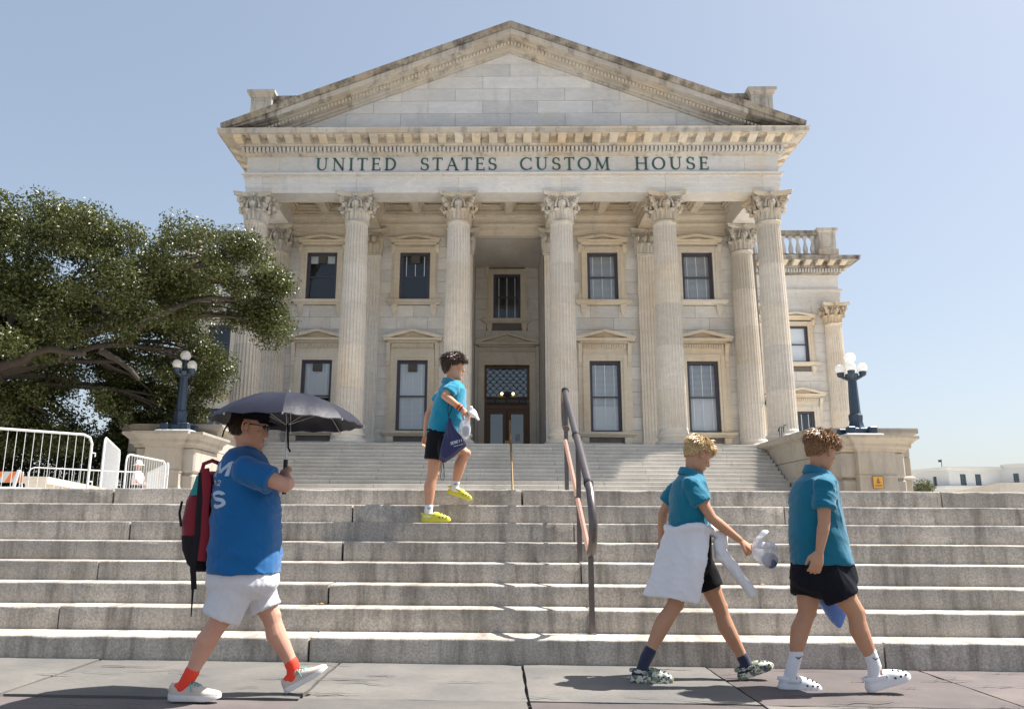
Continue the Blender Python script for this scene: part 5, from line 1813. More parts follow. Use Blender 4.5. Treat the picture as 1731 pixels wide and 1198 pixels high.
tl_.inputs[0].default_value = (.85, .85, .9, 1)
tp_ = t.new('ShaderNodeBsdfTransparent')
m1_ = t.new('ShaderNodeMixShader'); m1_.inputs[0].default_value = .4
m2_ = t.new('ShaderNodeMixShader'); m2_.inputs[0].default_value = .42
t.link(d_.outputs[0], m1_.inputs[1]); t.link(tl_.outputs[0], m1_.inputs[2])
t.link(m1_.outputs[0], m2_.inputs[1]); t.link(tp_.outputs[0], m2_.inputs[2]); t.link(m2_.outputs[0], o_.inputs[0])
M['plastic'] = t.m
M['plastic_white'] = plain('plastic_white', (.80, .80, .82), .4, spec=.5)
M['content_blue'] = plain('content_blue', (.10, .13, .24), .6, scale=18, var=.6)

def fuse(mb, voxel, smooth=6, factor=.5):
    """union overlapping closed shells into one continuous skin"""
    me = bpy.data.meshes.new('tmp')
    me.from_pydata(mb.v, [], mb.f)
    ob = bpy.data.objects.new('tmp', me)
    COL.objects.link(ob)
    r = ob.modifiers.new('r', 'REMESH')
    r.mode = 'VOXEL'
    r.voxel_size = voxel
    if smooth:
        s = ob.modifiers.new('s', 'SMOOTH')
        s.factor = factor
        s.iterations = smooth
    dg = bpy.context.evaluated_depsgraph_get()
    dg.update()
    out = bpy.data.meshes.new_from_object(ob.evaluated_get(dg))
    bpy.data.objects.remove(ob)
    bpy.data.meshes.remove(me)
    return out

def displace(me, fn):
    n = len(me.vertices)
    co = np.empty(n * 3, np.float32); me.vertices.foreach_get('co', co); co = co.reshape(-1, 3)
    nr = np.empty(n * 3, np.float32); me.vertex_normals.foreach_get('vector', nr); nr = nr.reshape(-1, 3)
    co = co + nr * fn(co)[:, None]
    me.vertices.foreach_set('co', co.astype(np.float32).ravel())
    me.update()

def folds(seed, amp, freq, dirs=None, sharp=1.6):
    r = np.random.default_rng(seed)
    def fn(p):
        q = np.zeros(len(p))
        for k in range(7):
            d = r2.normal(size=3) if dirs is None else np.array(dirs[k % len(dirs)]) + r2.normal(size=3) * .35
            d /= np.linalg.norm(d)
            ph = r2.uniform(0, 6.28)
            w = r2.normal(size=3) * freq * .35
            s = np.sin(p @ d * freq * r2.uniform(.6, 1.6) + ph + 1.3 * np.sin(p @ w + r2.uniform(0, 6.28)))
            q += np.sign(s) * np.abs(s) ** sharp * r2.uniform(.4, 1)
        return q / 3.2 * amp
    r2 = r
    return fn

def creases(seed, amp, freq, dirs):
    r = np.random.default_rng(seed)
    def fn(p):
        q = np.zeros(len(p))
        for k in range(5):
            d = np.array(dirs[k % len(dirs)]) + r.normal(size=3) * .3
            d /= np.linalg.norm(d)
            w, w2 = r.normal(size=3) * 9, r.normal(size=3) * 7
            s = np.sin(p @ d * freq * r.uniform(.7, 1.5) + r.uniform(0, 6.28) + 1.6 * np.sin(p @ w + r.uniform(0, 6.28)))
            mask = np.clip(np.sin(p @ w2 + r.uniform(0, 6.28)), 0, 1)
            q += (1 - np.abs(s)) ** 3 * mask
        return q * amp
    return fn

def finish(me, name, mat, parent, org=None):
    o = Vector(org) if org is not None else worg(parent)
    me.name = name
    me.transform(Matrix.Translation(-o))
    me.materials.clear()
    me.materials.append(M[mat])
    me.polygons.foreach_set('use_smooth', [True] * len(me.polygons))
    me.update()
    return link_mesh(name, me, parent, o)

def ering(c, fx, lat, af, ab, b, n=24, e=2.3):
    out = []
    for j in range(n):
        t_ = 2 * PI * j / n
        ct, st = math.cos(t_), math.sin(t_)
        k = (abs(ct) ** e + abs(st) ** e) ** (-1 / e)
        out.append(Vector(c) + fx * (ct * k * (af if ct > 0 else ab)) + lat * (st * k * b))
    return out

def ball(m, c, r, sc3=(1, 1, 1)):
    m.sphere(c, r, 14, 8, sc3)

def chain(m, pts, rs, n=14):
    """smooth tapered limb with rounded ends"""
    P_ = [Vector(p) for p in pts]
    m.tube(P_, rs, n)
    for p, r in ((P_[0], rs[0]), (P_[-1], rs[-1])):
        ball(m, p, r * .98)

def head_builder(m, T, sc_=1.0, jowl=0.0):
    zt = [-.125, -.117, -.105, -.09, -.074, -.058, -.042, -.02, 0, .022, .045, .065, .083, .097, .106, .111]
    xf = [.045, .068, .079, .078, .077, .079, .080, .081, .081, .086, .088, .085, .075, .058, .036, .008]
    xb = [-.0, -.02, -.034, -.045, -.056, -.066, -.076, -.089, -.097, -.102, -.102, -.097, -.085, -.066, -.043, -.014]
    ww = [.018, .034, .044, .052, .058, .062, .065, .068, .070, .072, .073, .071, .064, .051, .033, .011]
    rings = []
    for z, f, b, w in zip(zt, xf, xb, ww):
        w += jowl * .012 * max(0, 1 - abs(z + .09) / .06)
        rings.append([T @ (Vector(v) * sc_) for v in ering((0, 0, z), Vector((1, 0, 0)), Vector((0, 1, 0)), f, -b, w, 28, 2.15)])
    m.loft(rings)
    tp = lambda *a: T @ (Vector(a) * sc_)
    # nose
    nr = []
    for x, z, w, d in ((.078, .014, .007, .012), (.090, -.004, .0085, .018), (.102, -.021, .012, .026), (.110, -.035, .0125, .034), (.104, -.046, .013, .030), (.084, -.053, .012, .014)):
        nr.append([tp(x, -w * .3, z), tp(x - .004, -w, z), tp(x - d, -w * 1.25, z), tp(x - d - .012, 0, z), tp(x - d, w * 1.25, z), tp(x - .004, w, z), tp(x, w * .3, z)])
    m.loft(nr)
    for z, x, r in ((-.0660, .0790, .0090), (-.0795, .0775, .0090)):
        for k in range(-2, 3):
            ball(m, tp(x - .0012 * k * k, k * .0085, z), r * sc_ * (1 - .1 * abs(k)))
    for k in (-1, 1):                        # brows, cheeks
        ball(m, tp(.073, k * .030, .024), .0165 * sc_)
        ball(m, tp(.050, k * .040, -.032), .020 * sc_)
    ball(m, tp(.066, 0, -.109), .020 * sc_)

def ear(m, T, sc_, side):
    tp = lambda *a: T @ (Vector(a) * sc_)
    y = side * .072
    pts = []
    for k in range(13):
        a = PI * .15 + PI * 1.6 * k / 12
        rx, rz = .019, .033
        pts.append(tp(-.006 + rx * math.cos(a) - .004, y + side * (.014 + .004 * math.sin(a)), -.008 + rz * math.sin(a) * (1.0 if math.sin(a) > 0 else .92)))
    m.tube(pts, .0050 * sc_, 8)
    m.sphere(tp(-.008, y + side * .004, -.010), .022 * sc_, 12, 8, (.7, .35, 1.25))
    ball(m, tp(-.003, y + side * .006, -.036), .0085 * sc_)

def hand_builder(m, wrist, d, nrm, sc_=1.0, curl=.5, side=1, spread=.10, thumb=.6):
    """d = along the fingers, nrm = out of the back of the hand, side=+1 thumb on the +lateral side"""
    d = Vector(d).normalized()
    nrm = Vector(nrm)
    nrm = (nrm - d * nrm.dot(d)).normalized()
    lat = d.cross(nrm).normalized() * side
    w = Vector(wrist)
    L = .085 * sc_
    rings = []
    for f, wd, th in ((-.15, .024, .019), (.1, .027, .018), (.45, .036, .016), (.8, .040, .015), (1.0, .038, .012)):
        c = w + d * (L * f)
        rings.append([c + lat * (wd * sc_ * math.cos(2 * PI * j / 14)) + nrm * (th * sc_ * math.sin(2 * PI * j / 14)) for j in range(14)])
    m.loft(rings)
    for k, (u, ln) in enumerate(((.027, .066), (.009, .075), (-.010, .070), (-.027, .055))):
        b = w + d * (L * .95) + lat * (u * sc_)
        dirv = (d + lat * (u / .03 * spread)).normalized()
        p = b
        pts, rs = [b - dirv * .02], [.0095 * sc_]
        ang = 0
        for s_, (fl, bend) in enumerate(((.46, .55), (.30, .9), (.24, .8))):
            ang += bend * curl
            v = dirv * math.cos(ang) - nrm * math.sin(ang)
            pts.append(p); rs.append(.0092 * sc_)
            p = p + v * (ln * fl * sc_)
        pts.append(p); rs.append(.0070 * sc_)
        chain(m, pts, rs, 9)
    b = w + d * (L * .25) + lat * (.026 * sc_) - nrm * (.004 * sc_)
    v1 = (d * .75 + lat * thumb - nrm * .35 * curl).normalized()
    v2 = (d * .95 + lat * (thumb * .25) - nrm * .55 * curl).normalized()
    chain(m, [b - v1 * .012 * sc_, b + v1 * .034 * sc_, b + v1 * .034 * sc_ + v2 * .03 * sc_, b + v1 * .034 * sc_ + v2 * .05 * sc_], [.0135 * sc_, .0115 * sc_, .0095 * sc_, .0075 * sc_], 9)

def hair_cap(name, mat, parent, T, sc_, style, seed, n=950, length=.045, lift=.35, curl=.0, part=None):
    """base cap plus many tapered locks; style(u) -> keep a scalp direction"""
    r = random.Random(seed)
    m = MB()
    c0 = Vector((-.007, 0, .014)); rad3 = Vector((.0985, .0755, .100))
    # base cap
    N, K = 36, 22
    grid = {}
    for i in range(K + 1):
        th = PI * i / K
        for j in range(N):
            ph = 2 * PI * j / N
            u = Vector((math.sin(th) * math.cos(ph), math.sin(th) * math.sin(ph), math.cos(th)))
            if style(u) > -.08:
                grid[(i, j)] = len(m.v)
                q = c0 + Vector((u.x * rad3.x, u.y * rad3.y, u.z * rad3.z)) * 1.01
                m.v.append(tuple(T @ (q * sc_)))
    for i in range(K):
        for j in range(N):
            ks = [(i, j), (i + 1, j), (i + 1, (j + 1) % N), (i, (j + 1) % N)]
            if all(k in grid for k in ks): m.f.append(tuple(grid[k] for k in ks))
    crown = Vector((-.045, 0, .105))
    made = 0
    while made < n:
        u = Vector((r.gauss(0, 1), r.gauss(0, 1), r.gauss(0, 1))).normalized()
        s = style(u)
        if s <= 0: continue
        made += 1
        p = c0 + Vector((u.x * rad3.x, u.y * rad3.y, u.z * rad3.z)) * .99
        nrm = Vector((u.x / rad3.x, u.y / rad3.y, u.z / rad3.z)).normalized()
        fl = p - crown
        if part: fl = fl + part(u)
        fl = (fl - nrm * fl.dot(nrm))
        if fl.length < 1e-4: fl = Vector((.01, 0, 0))
        fl = (fl.normalized() + Vector((r.gauss(0, .25), r.gauss(0, .25), r.gauss(0, .25)))).normalized()
        L = length * min(1, s) * r.uniform(.6, 1.2)
        li = lift * r.uniform(.5, 1.4)
        pts = []
        sw = r.uniform(-1, 1)
        side = nrm.cross(fl)
        for k in range(5):
            f = k / 4
            q = p + fl * (L * f) + nrm * (L * li * math.sin(f * PI * .8) + .004) + side * (curl * L * math.sin(f * 3.5 + sw * 3) * sw) + Vector((0, 0, -1)) * (L * .18 * f * f)
            pts.append(T @ (q * sc_))
        m.tube(pts, [.0030 * sc_, .0034 * sc_, .0030 * sc_, .0022 * sc_, .0006 * sc_], 4)
    return m.build(name, mat, parent, smooth=70)

def foot_frame(heel, toe, lat_hint=(0, 1, 0)):
    h, t_ = Vector(heel), Vector(toe)
    d = (t_ - h)
    L = d.length
    d.normalize()
    lat = Vector(lat_hint)
    lat = (lat - d * lat.dot(d)).normalized()
    up = d.cross(lat)
    if up.z < 0: up = -up
    return Matrix(((d.x, lat.x, up.x, h.x), (d.y, lat.y, up.y, h.y), (d.z, lat.z, up.z, h.z), (0, 0, 0, 1))), L
def lf(tab, x):
    xs = [t_[0] for t_ in tab]
    return float(np.interp(x, xs, [t_[1] for t_ in tab]))
SS = [0, .03, .08, .15, .25, .38, .5, .62, .74, .84, .92, .97, 1.0]
HW = [(0, .018), (.03, .027), (.08, .033), (.2, .036), (.35, .034), (.5, .037), (.65, .045), (.78, .048), (.88, .043), (.95, .032), (1, .010)]
def clog(parent, heel, toe, mat, L0=.275):
    F, L = foot_frame(heel, toe)
    k = L / .275
    P3 = lambda x, y, z: F @ Vector((x * L, y * k, z * k))
    s = MB()
    rock = lambda x: .012 * max(0, (x - .78) / .22) ** 1.5 + .004 * max(0, (.1 - x) / .1)
    rings = []
    for x in SS:
        w = lf(HW, x) * 1.06
        z0 = rock(x)
        rings.append([P3(x, -w * .92, z0), P3(x, w * .92, z0), P3(x, w, z0 + .012), P3(x, w * .98, .032), P3(x, -w * .98, .032), P3(x, -w, z0 + .012)])
    s.loft(rings)
    # heel rim
    rim = []
    for q in (.50, .42, .34, .26, .19): rim.append((q, -lf(HW, q)))
    for q in range(9):
        a = -PI / 2 + PI * q / 8
        rim.append((.125 - .120 * math.cos(a), .0345 * math.sin(a)))
    for q in (.19, .26, .34, .42, .50): rim.append((q, lf(HW, q)))
    rr_ = []
    for x, w in rim:
        hgt = .046 + .018 * max(0, (x - .25) / .25)
        xi, wi = x + (.135 - x) * .16 if x < .135 else x, w * .84
        rr_.append([P3(x, w, .024), P3(x, w * 1.03, hgt * .7), P3(x * 1.0, w * 1.0, hgt), P3(xi, wi, hgt), P3(xi, wi, .024)])
    s.loft(rr_)
    # toe dome
    dm_ = []
    HT = [(.42, .092), (.5, .094), (.6, .088), (.7, .079), (.8, .068), (.9, .055), (.96, .044), (1, .028)]
    for x in (.42, .5, .58, .66, .74, .82, .9, .95, .985, 1.0):
        w = lf(HW, x) * 1.04
        h = lf(HT, x)
        rg = []
        for j in range(13):
            a = PI * j / 12
            rg.append(P3(x, w * math.cos(a) * (1 if abs(math.cos(a)) < .99 else .98), .02 + (h - .02) * math.sin(a) ** .75))
        dm_.append(rg)
    s.loft(dm_)
    # strap
    st = []
    for q in range(11):
        a = -PI / 2 + PI * q / 10
        st.append(P3(.47 - .47 * math.cos(a) * 1.0, .040 * math.sin(a), .062 + .012 * math.cos(a)))
    s.tube(st, .008 * k, 6, flat=1.6)
    o = s.build('shoe', mat, parent, heel, smooth=45)
    h = MB()
    for x, f in ((.66, .36), (.76, .34), (.86, .36), (.71, .55), (.81, .55)):
        w = lf(HW, x) * 1.04; hh = lf(HT, x)
        for sg in (-1,):
            a = PI * f if sg > 0 else PI * (1 - f)
            c = P3(x, w * math.cos(a), .02 + (hh - .02) * math.sin(a) ** .75)
            ball(h, c, .0062 * k)
    for x in (.62, .74, .86):
        w = lf(HW, x) * 1.02
        h.sphere(P3(x, -w, .042), .0068 * k, 8, 6)
    ball(h, P3(.45, -.040, .062), .008 * k)
    h.build('vent_holes', 'hole_dark', o, kind='stuff')
    return o
def sneaker(parent, heel, toe):
    F, L = foot_frame(heel, toe)
    k = L / .29
    P3 = lambda x, y, z: F @ Vector((x * L, y * k, z * k))
    rock = lambda x: .016 * max(0, (x - .72) / .28) ** 1.6 + .006 * max(0, (.1 - x) / .1)
    s = MB()
    rings = []
    for x in SS:
        w = lf(HW, x) * 1.02
        z0 = rock(x)
        rings.append([P3(x, -w * .9, z0), P3(x, w * .9, z0), P3(x, w * 1.03, z0 + .014), P3(x, w * .97, z0 * .6 + .034 - .006 * x), P3(x, -w * .97, z0 * .6 + .034 - .006 * x), P3(x, -w * 1.03, z0 + .014)])
    s.loft(rings)
    o = s.build('shoe', 'shoe_sole', parent, heel, smooth=50)
    u = MB()
    HT = [(0, .072), (.04, .092), (.12, .090), (.22, .084), (.32, .092), (.42, .098), (.55, .082), (.68, .066), (.8, .056), (.9, .048), (.96, .04), (1, .026)]
    rings = []
    for x in (.005, .04, .1, .18, .26, .34, .42, .5, .58, .66, .74, .82, .9, .95, .985):
        w = lf(HW, x) * .98; h = lf(HT, x)
        top = .55 if x < .42 else .35
        rings.append([P3(x, w * math.cos(PI * j / 12) * (1 - top * math.sin(PI * j / 12) ** 4 * .2), .028 + rock(x) * .5 + (h - .028) * math.sin(PI * j / 12) ** .7) for j in range(13)])
    u.loft(rings)
    u.build('upper', 'shoe_beige', o, smooth=60)
    lc = MB()
    for x in (.40, .46, .52, .58):
        h = lf(HT, x) + .003
        lc.tube([P3(x - .01, -.022, h - .008), P3(x, 0, h + .003), P3(x + .01, .022, h - .008)], .0035, 5)
    lc.tube([P3(.40, -.004, .102), P3(.43, -.03, .094), P3(.47, -.045, .07), P3(.48, -.047, .05)], .0035, 5)
    lc.tube([P3(.40, .0, .102), P3(.50, -.025, .098), P3(.58, -.03, .082)], .0035, 5)
    lc.build('laces', 'lace_teal', o)
    return o

def V3(*a): return Vector(a)
def person(key, label, cfg):
    D = PEOPLE[key]
    feet = [Vector(D[k]['heel']) for k in ('R', 'L')]
    rx = (feet[0].x + feet[1].x) / 2 + .1
    zb = cfg.get('z0', 0)
    root = empty('person', (rx, D['Y'], zb), label, 'person')
    bulk = cfg.get('bulk', 1.0)
    skin = cfg['skin']
    fx, lat = V3(math.cos(cfg.get('byaw', 0)), math.sin(cfg.get('byaw', 0)), 0), V3(-math.sin(cfg.get('byaw', 0)), math.cos(cfg.get('byaw', 0)), 0)
    # ---------------- body (one skin)
    m = MB()
    hp = Vector(D['head'])
    T = Matrix.Translation(hp) @ Matrix.Rotation(cfg['hyaw'], 4, 'Z') @ Matrix.Rotation(cfg['hpitch'], 4, 'Y')
    hs = cfg['hs']
    head_builder(m, T, hs, cfg.get('jowl', 0))
    for sd in (-1, 1): ear(m, T, hs, sd)
    nb = Vector(((D['torso'][0][0] + D['torso'][0][1]) / 2, D['Y'], D['torso'][0][2]))
    nk = T @ (V3(-.036, 0, -.045) * hs)
    chain(m, [nb + V3(-.012, 0, -.06), nb + V3(0, 0, .0), nb.lerp(nk, .55), nk], [.060 * bulk, .051 * bulk, .047 * bulk, .050 * bulk])
    if cfg.get('jowl'):
        ball(m, T @ (V3(.025, 0, -.115) * hs), .05)
    rings = []
    for b, f, z, w in D['torso'][1:]:
        c = V3((b + f) / 2, D['Y'], z)
        rings.append(ering(c, fx, lat, (f - b) / 2 * .86, (f - b) / 2 * .86, w * .86))
    for b, f, z, w in D['hips'][-1:]:
        rings.append(ering(V3((b + f) / 2, D['Y'], z), fx, lat, (f - b) / 2 * .86, (f - b) / 2 * .86, w * .86))
    m.loft(rings)
    for side in ('R', 'L'):
        g_ = D[side]
        h, k, a = Vector(g_['hip']), Vector(g_['knee']), Vector(g_['ankle'])
        back = V3(-1, 0, -.25).normalized()
        lr = cfg.get('leg', 1.0)
        pts = [h, h.lerp(k, .35), h.lerp(k, .75), k, k.lerp(a, .15) + back * .006, k.lerp(a, .34) + back * .016, k.lerp(a, .55) + back * .010, k.lerp(a, .8) + back * .002, a, a + (a - k).normalized() * .03]
        rs = [.088, .080, .064, .055, .051, .0575, .050, .038, .034, .036]
        chain(m, pts, [r * lr for r in rs], 16)
        ball(m, k + V3(.018, 0, 0), .043 * lr)
        F, L = foot_frame(g_['heel'], g_['toe'])
        chain(m, [a, F @ V3(.07, 0, .06), F @ V3(L * .6, 0, .045), F @ V3(L * .82, 0, .035)], [.034 * lr, .029, .022, .014])
        ball(m, F @ V3(.045, 0, .045), .022)
    for side in ('R', 'L'):
        g_ = D['a' + side]
        s_, e_, w_ = Vector(g_['sh']), Vector(g_['el']), Vector(g_['wr'])
        ar = cfg.get('arm', 1.0)
        chain(m, [s_, s_.lerp(e_, .4), s_.lerp(e_, .8), e_, e_.lerp(w_, .22), e_.lerp(w_, .6), w_], [r * ar for r in (.056, .049, .042, .040, .041, .034, .026)], 14)
        ball(m, s_, .058 * ar)
        hc = cfg['hands'][side]
        hd = Vector(g_['hand']) - w_
        hand_builder(m, w_, hd, hc[0], hc[1], hc[2], hc[3])
    me = fuse(m, cfg.get('voxel', .0042), 4, .4)
    finish(me, 'body', skin, root)
    # ---------------- eyes, lips, brows
    for sd in (-1, 1):
        ey = MB()
        ey.sphere(T @ (V3(.0650, sd * .031, .003) * hs), .0118 * hs, 12, 8)
        eo = ey.build('eye', 'eye_white', root, smooth=80)
        MB().sphere(T @ (V3(.0728, sd * .0325, .003) * hs), .0064 * hs, 10, 6).build('iris', 'iris', eo, smooth=80)
        br = MB().tube([T @ (V3(.0905, sd * .013, .024) * hs), T @ (V3(.0895, sd * .030, .030) * hs), T @ (V3(.076, sd * .049, .024) * hs)], [.0035, .0050, .002], 6)
        br.build('eyebrow', cfg['hair'], root)
    lp = MB()
    for z, x in ((-.0665, .0865), (-.0785, .0850)):
        lp.tube([T @ (V3(x - .013, -.021, -.0715) * hs), T @ (V3(x - .003, -.010, z) * hs), T @ (V3(x + .0005, 0, z) * hs), T @ (V3(x - .003, .010, z) * hs), T @ (V3(x - .013, .021, -.0715) * hs)], [.001, .0038, .0045, .0038, .001], 6)
    lp.build('lips', 'lips', root, smooth=60)
    # ---------------- shirt
    m = MB()
    rings = []
    for b, f, z, w in D['torso']:
        rings.append(ering(V3((b + f) / 2, D['Y'], z), fx, lat, (f - b) / 2 + .006, (f - b) / 2 + .006, w + .008, 28))
    m.loft(rings)
    for side in ('R', 'L'):
        g_ = D['a' + side]
        s_, e_ = Vector(g_['sh']), Vector(g_['slv'])
        inn = s_.lerp(V3((D['torso'][2][0] + D['torso'][2][1]) / 2, D['Y'], s_.z + .01), .55)
        d = (e_ - s_).normalized()
        r0 = cfg.get('slv', .078)
        m.tube([inn + V3(0, 0, -.02), s_ + V3(0, 0, -.004), s_.lerp(e_, .5), e_, e_ + d * .006], [r0 * .60, r0 * .92, r0 * .95, r0 * 1.0, r0 * .98], 20)
        ball(m, s_ + V3(0, 0, -.006), r0 * .90)
    me = fuse(m, .0085, 7, .5)
    displace(me, folds(cfg['seed'], cfg.get('fold', .006), 34, cfg.get('fdirs')))
    displace(me, creases(cfg['seed'] + 100, cfg.get('fold', .006) * .75, 46, cfg.get('fdirs')))
    shirt = finish(me, 'shirt', cfg['shirt'], root)
    # ---------------- shorts
    m = MB()
    rings = []
    for b, f, z, w in D['hips']:
        rings.append(ering(V3((b + f) / 2, D['Y'], z), fx, lat, (f - b) / 2 + .002, (f - b) / 2 + .002, w + .002, 28))
    for k_, dz_ in ((.93, .035), (.78, .065), (.5, .09)):
        rings.append(ering(V3((b + f) / 2, D['Y'], z - dz_), fx, lat, (f - b) / 2 * k_, (f - b) / 2 * k_, w * k_, 28))
    m.loft(rings)
    for side in ('R', 'L'):
        g_ = D[side]
        h, e_ = Vector(g_['hip']), Vector(g_['hem'])
        chainr = g_['hr']
        d = (e_ - h).normalized()
        pts = [h - d * .04, h.lerp(e_, .4), h.lerp(e_, .8), e_]
        m.tube(pts, [chainr * 1.05, chainr * 1.04, chainr * 1.02, chainr * 1.03], 18)
        ball(m, h, chainr * 1.06)
    me = fuse(m, .009, 7, .5)
    displace(me, creases(cfg['seed'] + 50, .0035, 40, [(1, 0, .35), (.8, .3, -.6), (1, .4, 0)]))
    displace(me, folds(cfg['seed'] + 7, cfg.get('fold', .006) * .55, 26, [(1, 0, .25), (.8, .3, -.5), (1, 0, 0)]))
    shorts = finish(me, 'shorts', cfg['shorts'], root)
    # ---------------- socks and shoes
    for side in ('R', 'L'):
        g_ = D[side]
        k_, a = Vector(g_['knee']), Vector(g_['ankle'])
        F, L = foot_frame(g_['heel'], g_['toe'])
        up = (k_ - a).normalized()
        sh_ = cfg['sockh']
        so = MB()
        m = MB()
        if cfg['shoe'] == 'sneaker':
            chain(m, [a + up * sh_, a + up * (sh_ * .4), a, F @ V3(.07, 0, .058)], [.0430, .0415, .0410, .037], 14)
            ball(m, F @ V3(.042, 0, .066), .029)
        else:
            chain(m, [a + up * sh_, a + up * (sh_ * .4), a, F @ V3(.065, 0, .058), F @ V3(L * .5, 0, .045)], [.041, .040, .041, .042, .030], 14)
            ball(m, F @ V3(.040, 0, .050), .034)
        me = fuse(m, .007, 3)
        sock = finish(me, 'sock', cfg['sock'], root, tuple(a))
        if cfg.get('tick'):
            tk_ = MB()
            c = a + up * (sh_ * .55) + V3(.008, -.0445, 0)
            tk_.tube([c + V3(-.020, .004, .006), c + V3(-.004, 0, -.004), c + V3(.024, .006, .010)], [.002, .0045, .001], 5)
            tk_.build('sock_mark', 'sock_navy', sock)
        if cfg['shoe'] == 'sneaker':
            sneaker(root, g_['heel'], g_['toe'])
        else:
            clog(root, g_['heel'], g_['toe'], cfg['shoe'])
    return root, T, shirt, shorts, D

def collar(root, D, mat, tilt=.03, h=.04):
    b, f, z, w = D['torso'][0]
    rings = []
    n = 26
    c = V3((b + f) / 2, D['Y'], z)
    a = (f - b) / 2
    for j in range(n + 1):
        t_ = .32 + (2 * PI - .64) * j / n
        ct, st = math.cos(t_), math.sin(t_)
        zz = -.028 * (ct * .5 + .5) - tilt * ct * .3
        o = c + V3(ct * (a + .014), st * (w + .016), zz)
        out = V3(ct, st, 0)
        rings.append([o + out * .030 + V3(0, 0, -.020), o + out * .010 + V3(0, 0, h * .62), o + V3(0, 0, h * .66), o - out * .004 + V3(0, 0, h * .5), o - out * .002 + V3(0, 0, -.02), o + out * .018 + V3(0, 0, -.028)])
    m = MB().loft(rings)
    m.build('collar', mat, root, smooth=60)

def wrap_print(target, glyph_items, origin, ux, uz, dirv, mat, parent, name, off=.003):
    """lay flat letter strokes onto a garment: cast them along dirv onto the target mesh"""
    from mathutils.bvhtree import BVHTree
    me = target.data
    o0 = worg(target)
    bvh = BVHTree.FromPolygons([v.co + o0 for v in me.vertices], [tuple(p.vertices) for p in me.polygons])
    m = MB()
    for polys in glyph_items:
        vs, fs = polys
        newv = []
        ok = True
        for x, y in vs:
            p = Vector(origin) + Vector(ux) * x + Vector(uz) * y
            hit = bvh.ray_cast(p - Vector(dirv) * .3, Vector(dirv), .8)
            if hit[0] is None:
                ok = False
                break
            newv.append(hit[0] - Vector(dirv) * off)
        if ok:
            m.add(newv, fs)
    return m.build(name, mat, parent)
def stroke2(a, b, w, n=6):
    ax, az = a; bx, bz = b
    d = math.hypot(bx - ax, bz - az)
    nx, nz = -(bz - az) / d * w / 2, (bx - ax) / d * w / 2
    vs, fs = [], []
    for k in range(n + 1):
        f = k / n
        x, z = ax + (bx - ax) * f, az + (bz - az) * f
        vs += [(x + nx, z + nz), (x - nx, z - nz)]
    fs = [(2 * k, 2 * k + 1, 2 * k + 3, 2 * k + 2) for k in range(n)]
    return vs, fs
def arc2(cx, cz, rx, rz, a0, a1, w, n=14):
    vs, fs = [], []
    for k in range(n + 1):
        a = a0 + (a1 - a0) * k / n
        c, s = math.cos(a), math.sin(a)
        vs += [(cx + (rx + w / 2) * c, cz + (rz + w / 2) * s), (cx + (rx - w / 2) * c, cz + (rz - w / 2) * s)]
    fs = [(2 * k, 2 * k + 1, 2 * k + 3, 2 * k + 2) for k in range(n)]
    return vs, fs
def block_letter(ch, x, z, w, h, t_):
    it = []
    S = lambda a, b: it.append(stroke2((x + a[0] * w, z + a[1] * h), (x + b[0] * w, z + b[1] * h), t_))
    A = lambda cx, cz, rx, rz, a0, a1: it.append(arc2(x + cx * w, z + cz * h, rx * w, rz * h, a0, a1, t_))
    if ch == 'M': S((.08, 0), (.08, 1)); S((.92, 0), (.92, 1)); S((.08, 1), (.5, .25)); S((.5, .25), (.92, 1))
    if ch == 'A': S((.05, 0), (.5, 1)); S((.95, 0), (.5, 1)); S((.22, .35), (.78, .35))
    if ch == 'E': S((.1, 0), (.1, 1)); S((.1, .94), (.9, .94)); S((.1, .5), (.75, .5)); S((.1, .06), (.9, .06))
    if ch == 'I': S((.5, 0), (.5, 1))
    if ch == 'B': S((.1, 0), (.1, 1)); A(.4, .75, .4, .2, -PI / 2, PI / 2); A(.4, .27, .45, .23, -PI / 2, PI / 2)
    if ch == 'R': S((.1, 0), (.1, 1)); A(.4, .73, .4, .22, -PI / 2, PI / 2); S((.4, .5), (.9, 0))
    if ch == 'S': A(.5, .74, .38, .22, .1 * PI, 1.5 * PI); A(.5, .27, .4, .23, -.9 * PI, .5 * PI)
    if ch == 'G': A(.5, .5, .42, .46, .2 * PI, 1.9 * PI); S((.55, .42), (.95, .42)); S((.9, .1), (.9, .42))
    if ch == '0': A(.5, .5, .4, .45, 0, 2 * PI)
    if ch == '2': A(.5, .7, .38, .26, -.1 * PI, .9 * PI); S((.8, .58), (.1, .06)); S((.1, .06), (.9, .06))
    return it

# ---- the four people
W, TW, WS, WSH, WD = person('woman', 'person in blue t-shirt and white shorts walking under a black umbrella', dict(
    skin='skin_woman', shirt='tee_blue', shorts='shorts_white', sock='sock_red', sockh=.035, shoe='sneaker', hair='hair_woman', hs=1.10, hyaw=R(4), hpitch=R(6), jowl=1.0, bulk=1.15, leg=1.06, arm=1.06, slv=.088, seed=3, fold=.0075,
    hands={'R': ((-.2, -1, .2), .95, 1.5, -1), 'L': ((0, 1, .2), .95, 1.5, 1)}, fdirs=[(.5, .2, .8), (.3, 0, 1), (.8, 0, -.5)]))
Bl, TB, BS, BSH, BD = person('blond', 'blond person in teal polo with white sweatshirt tied round the waist', dict(
    skin='skin_tan', shirt='polo_teal', shorts='shorts_black', sock='sock_navy', sockh=.05, shoe='clog_camo', hair='hair_blond', hs=1.0, bulk=.86, hyaw=R(16), hpitch=R(28), seed=13, arm=.86, leg=.95, slv=.066, fold=.006,
    hands={'R': ((.3, -.6, .8), .92, 1.1, 1), 'L': ((-.3, 1, 0), .9, .7, 1)}, fdirs=[(.4, .2, .8), (.7, 0, .7), (.9, 0, -.3)]))
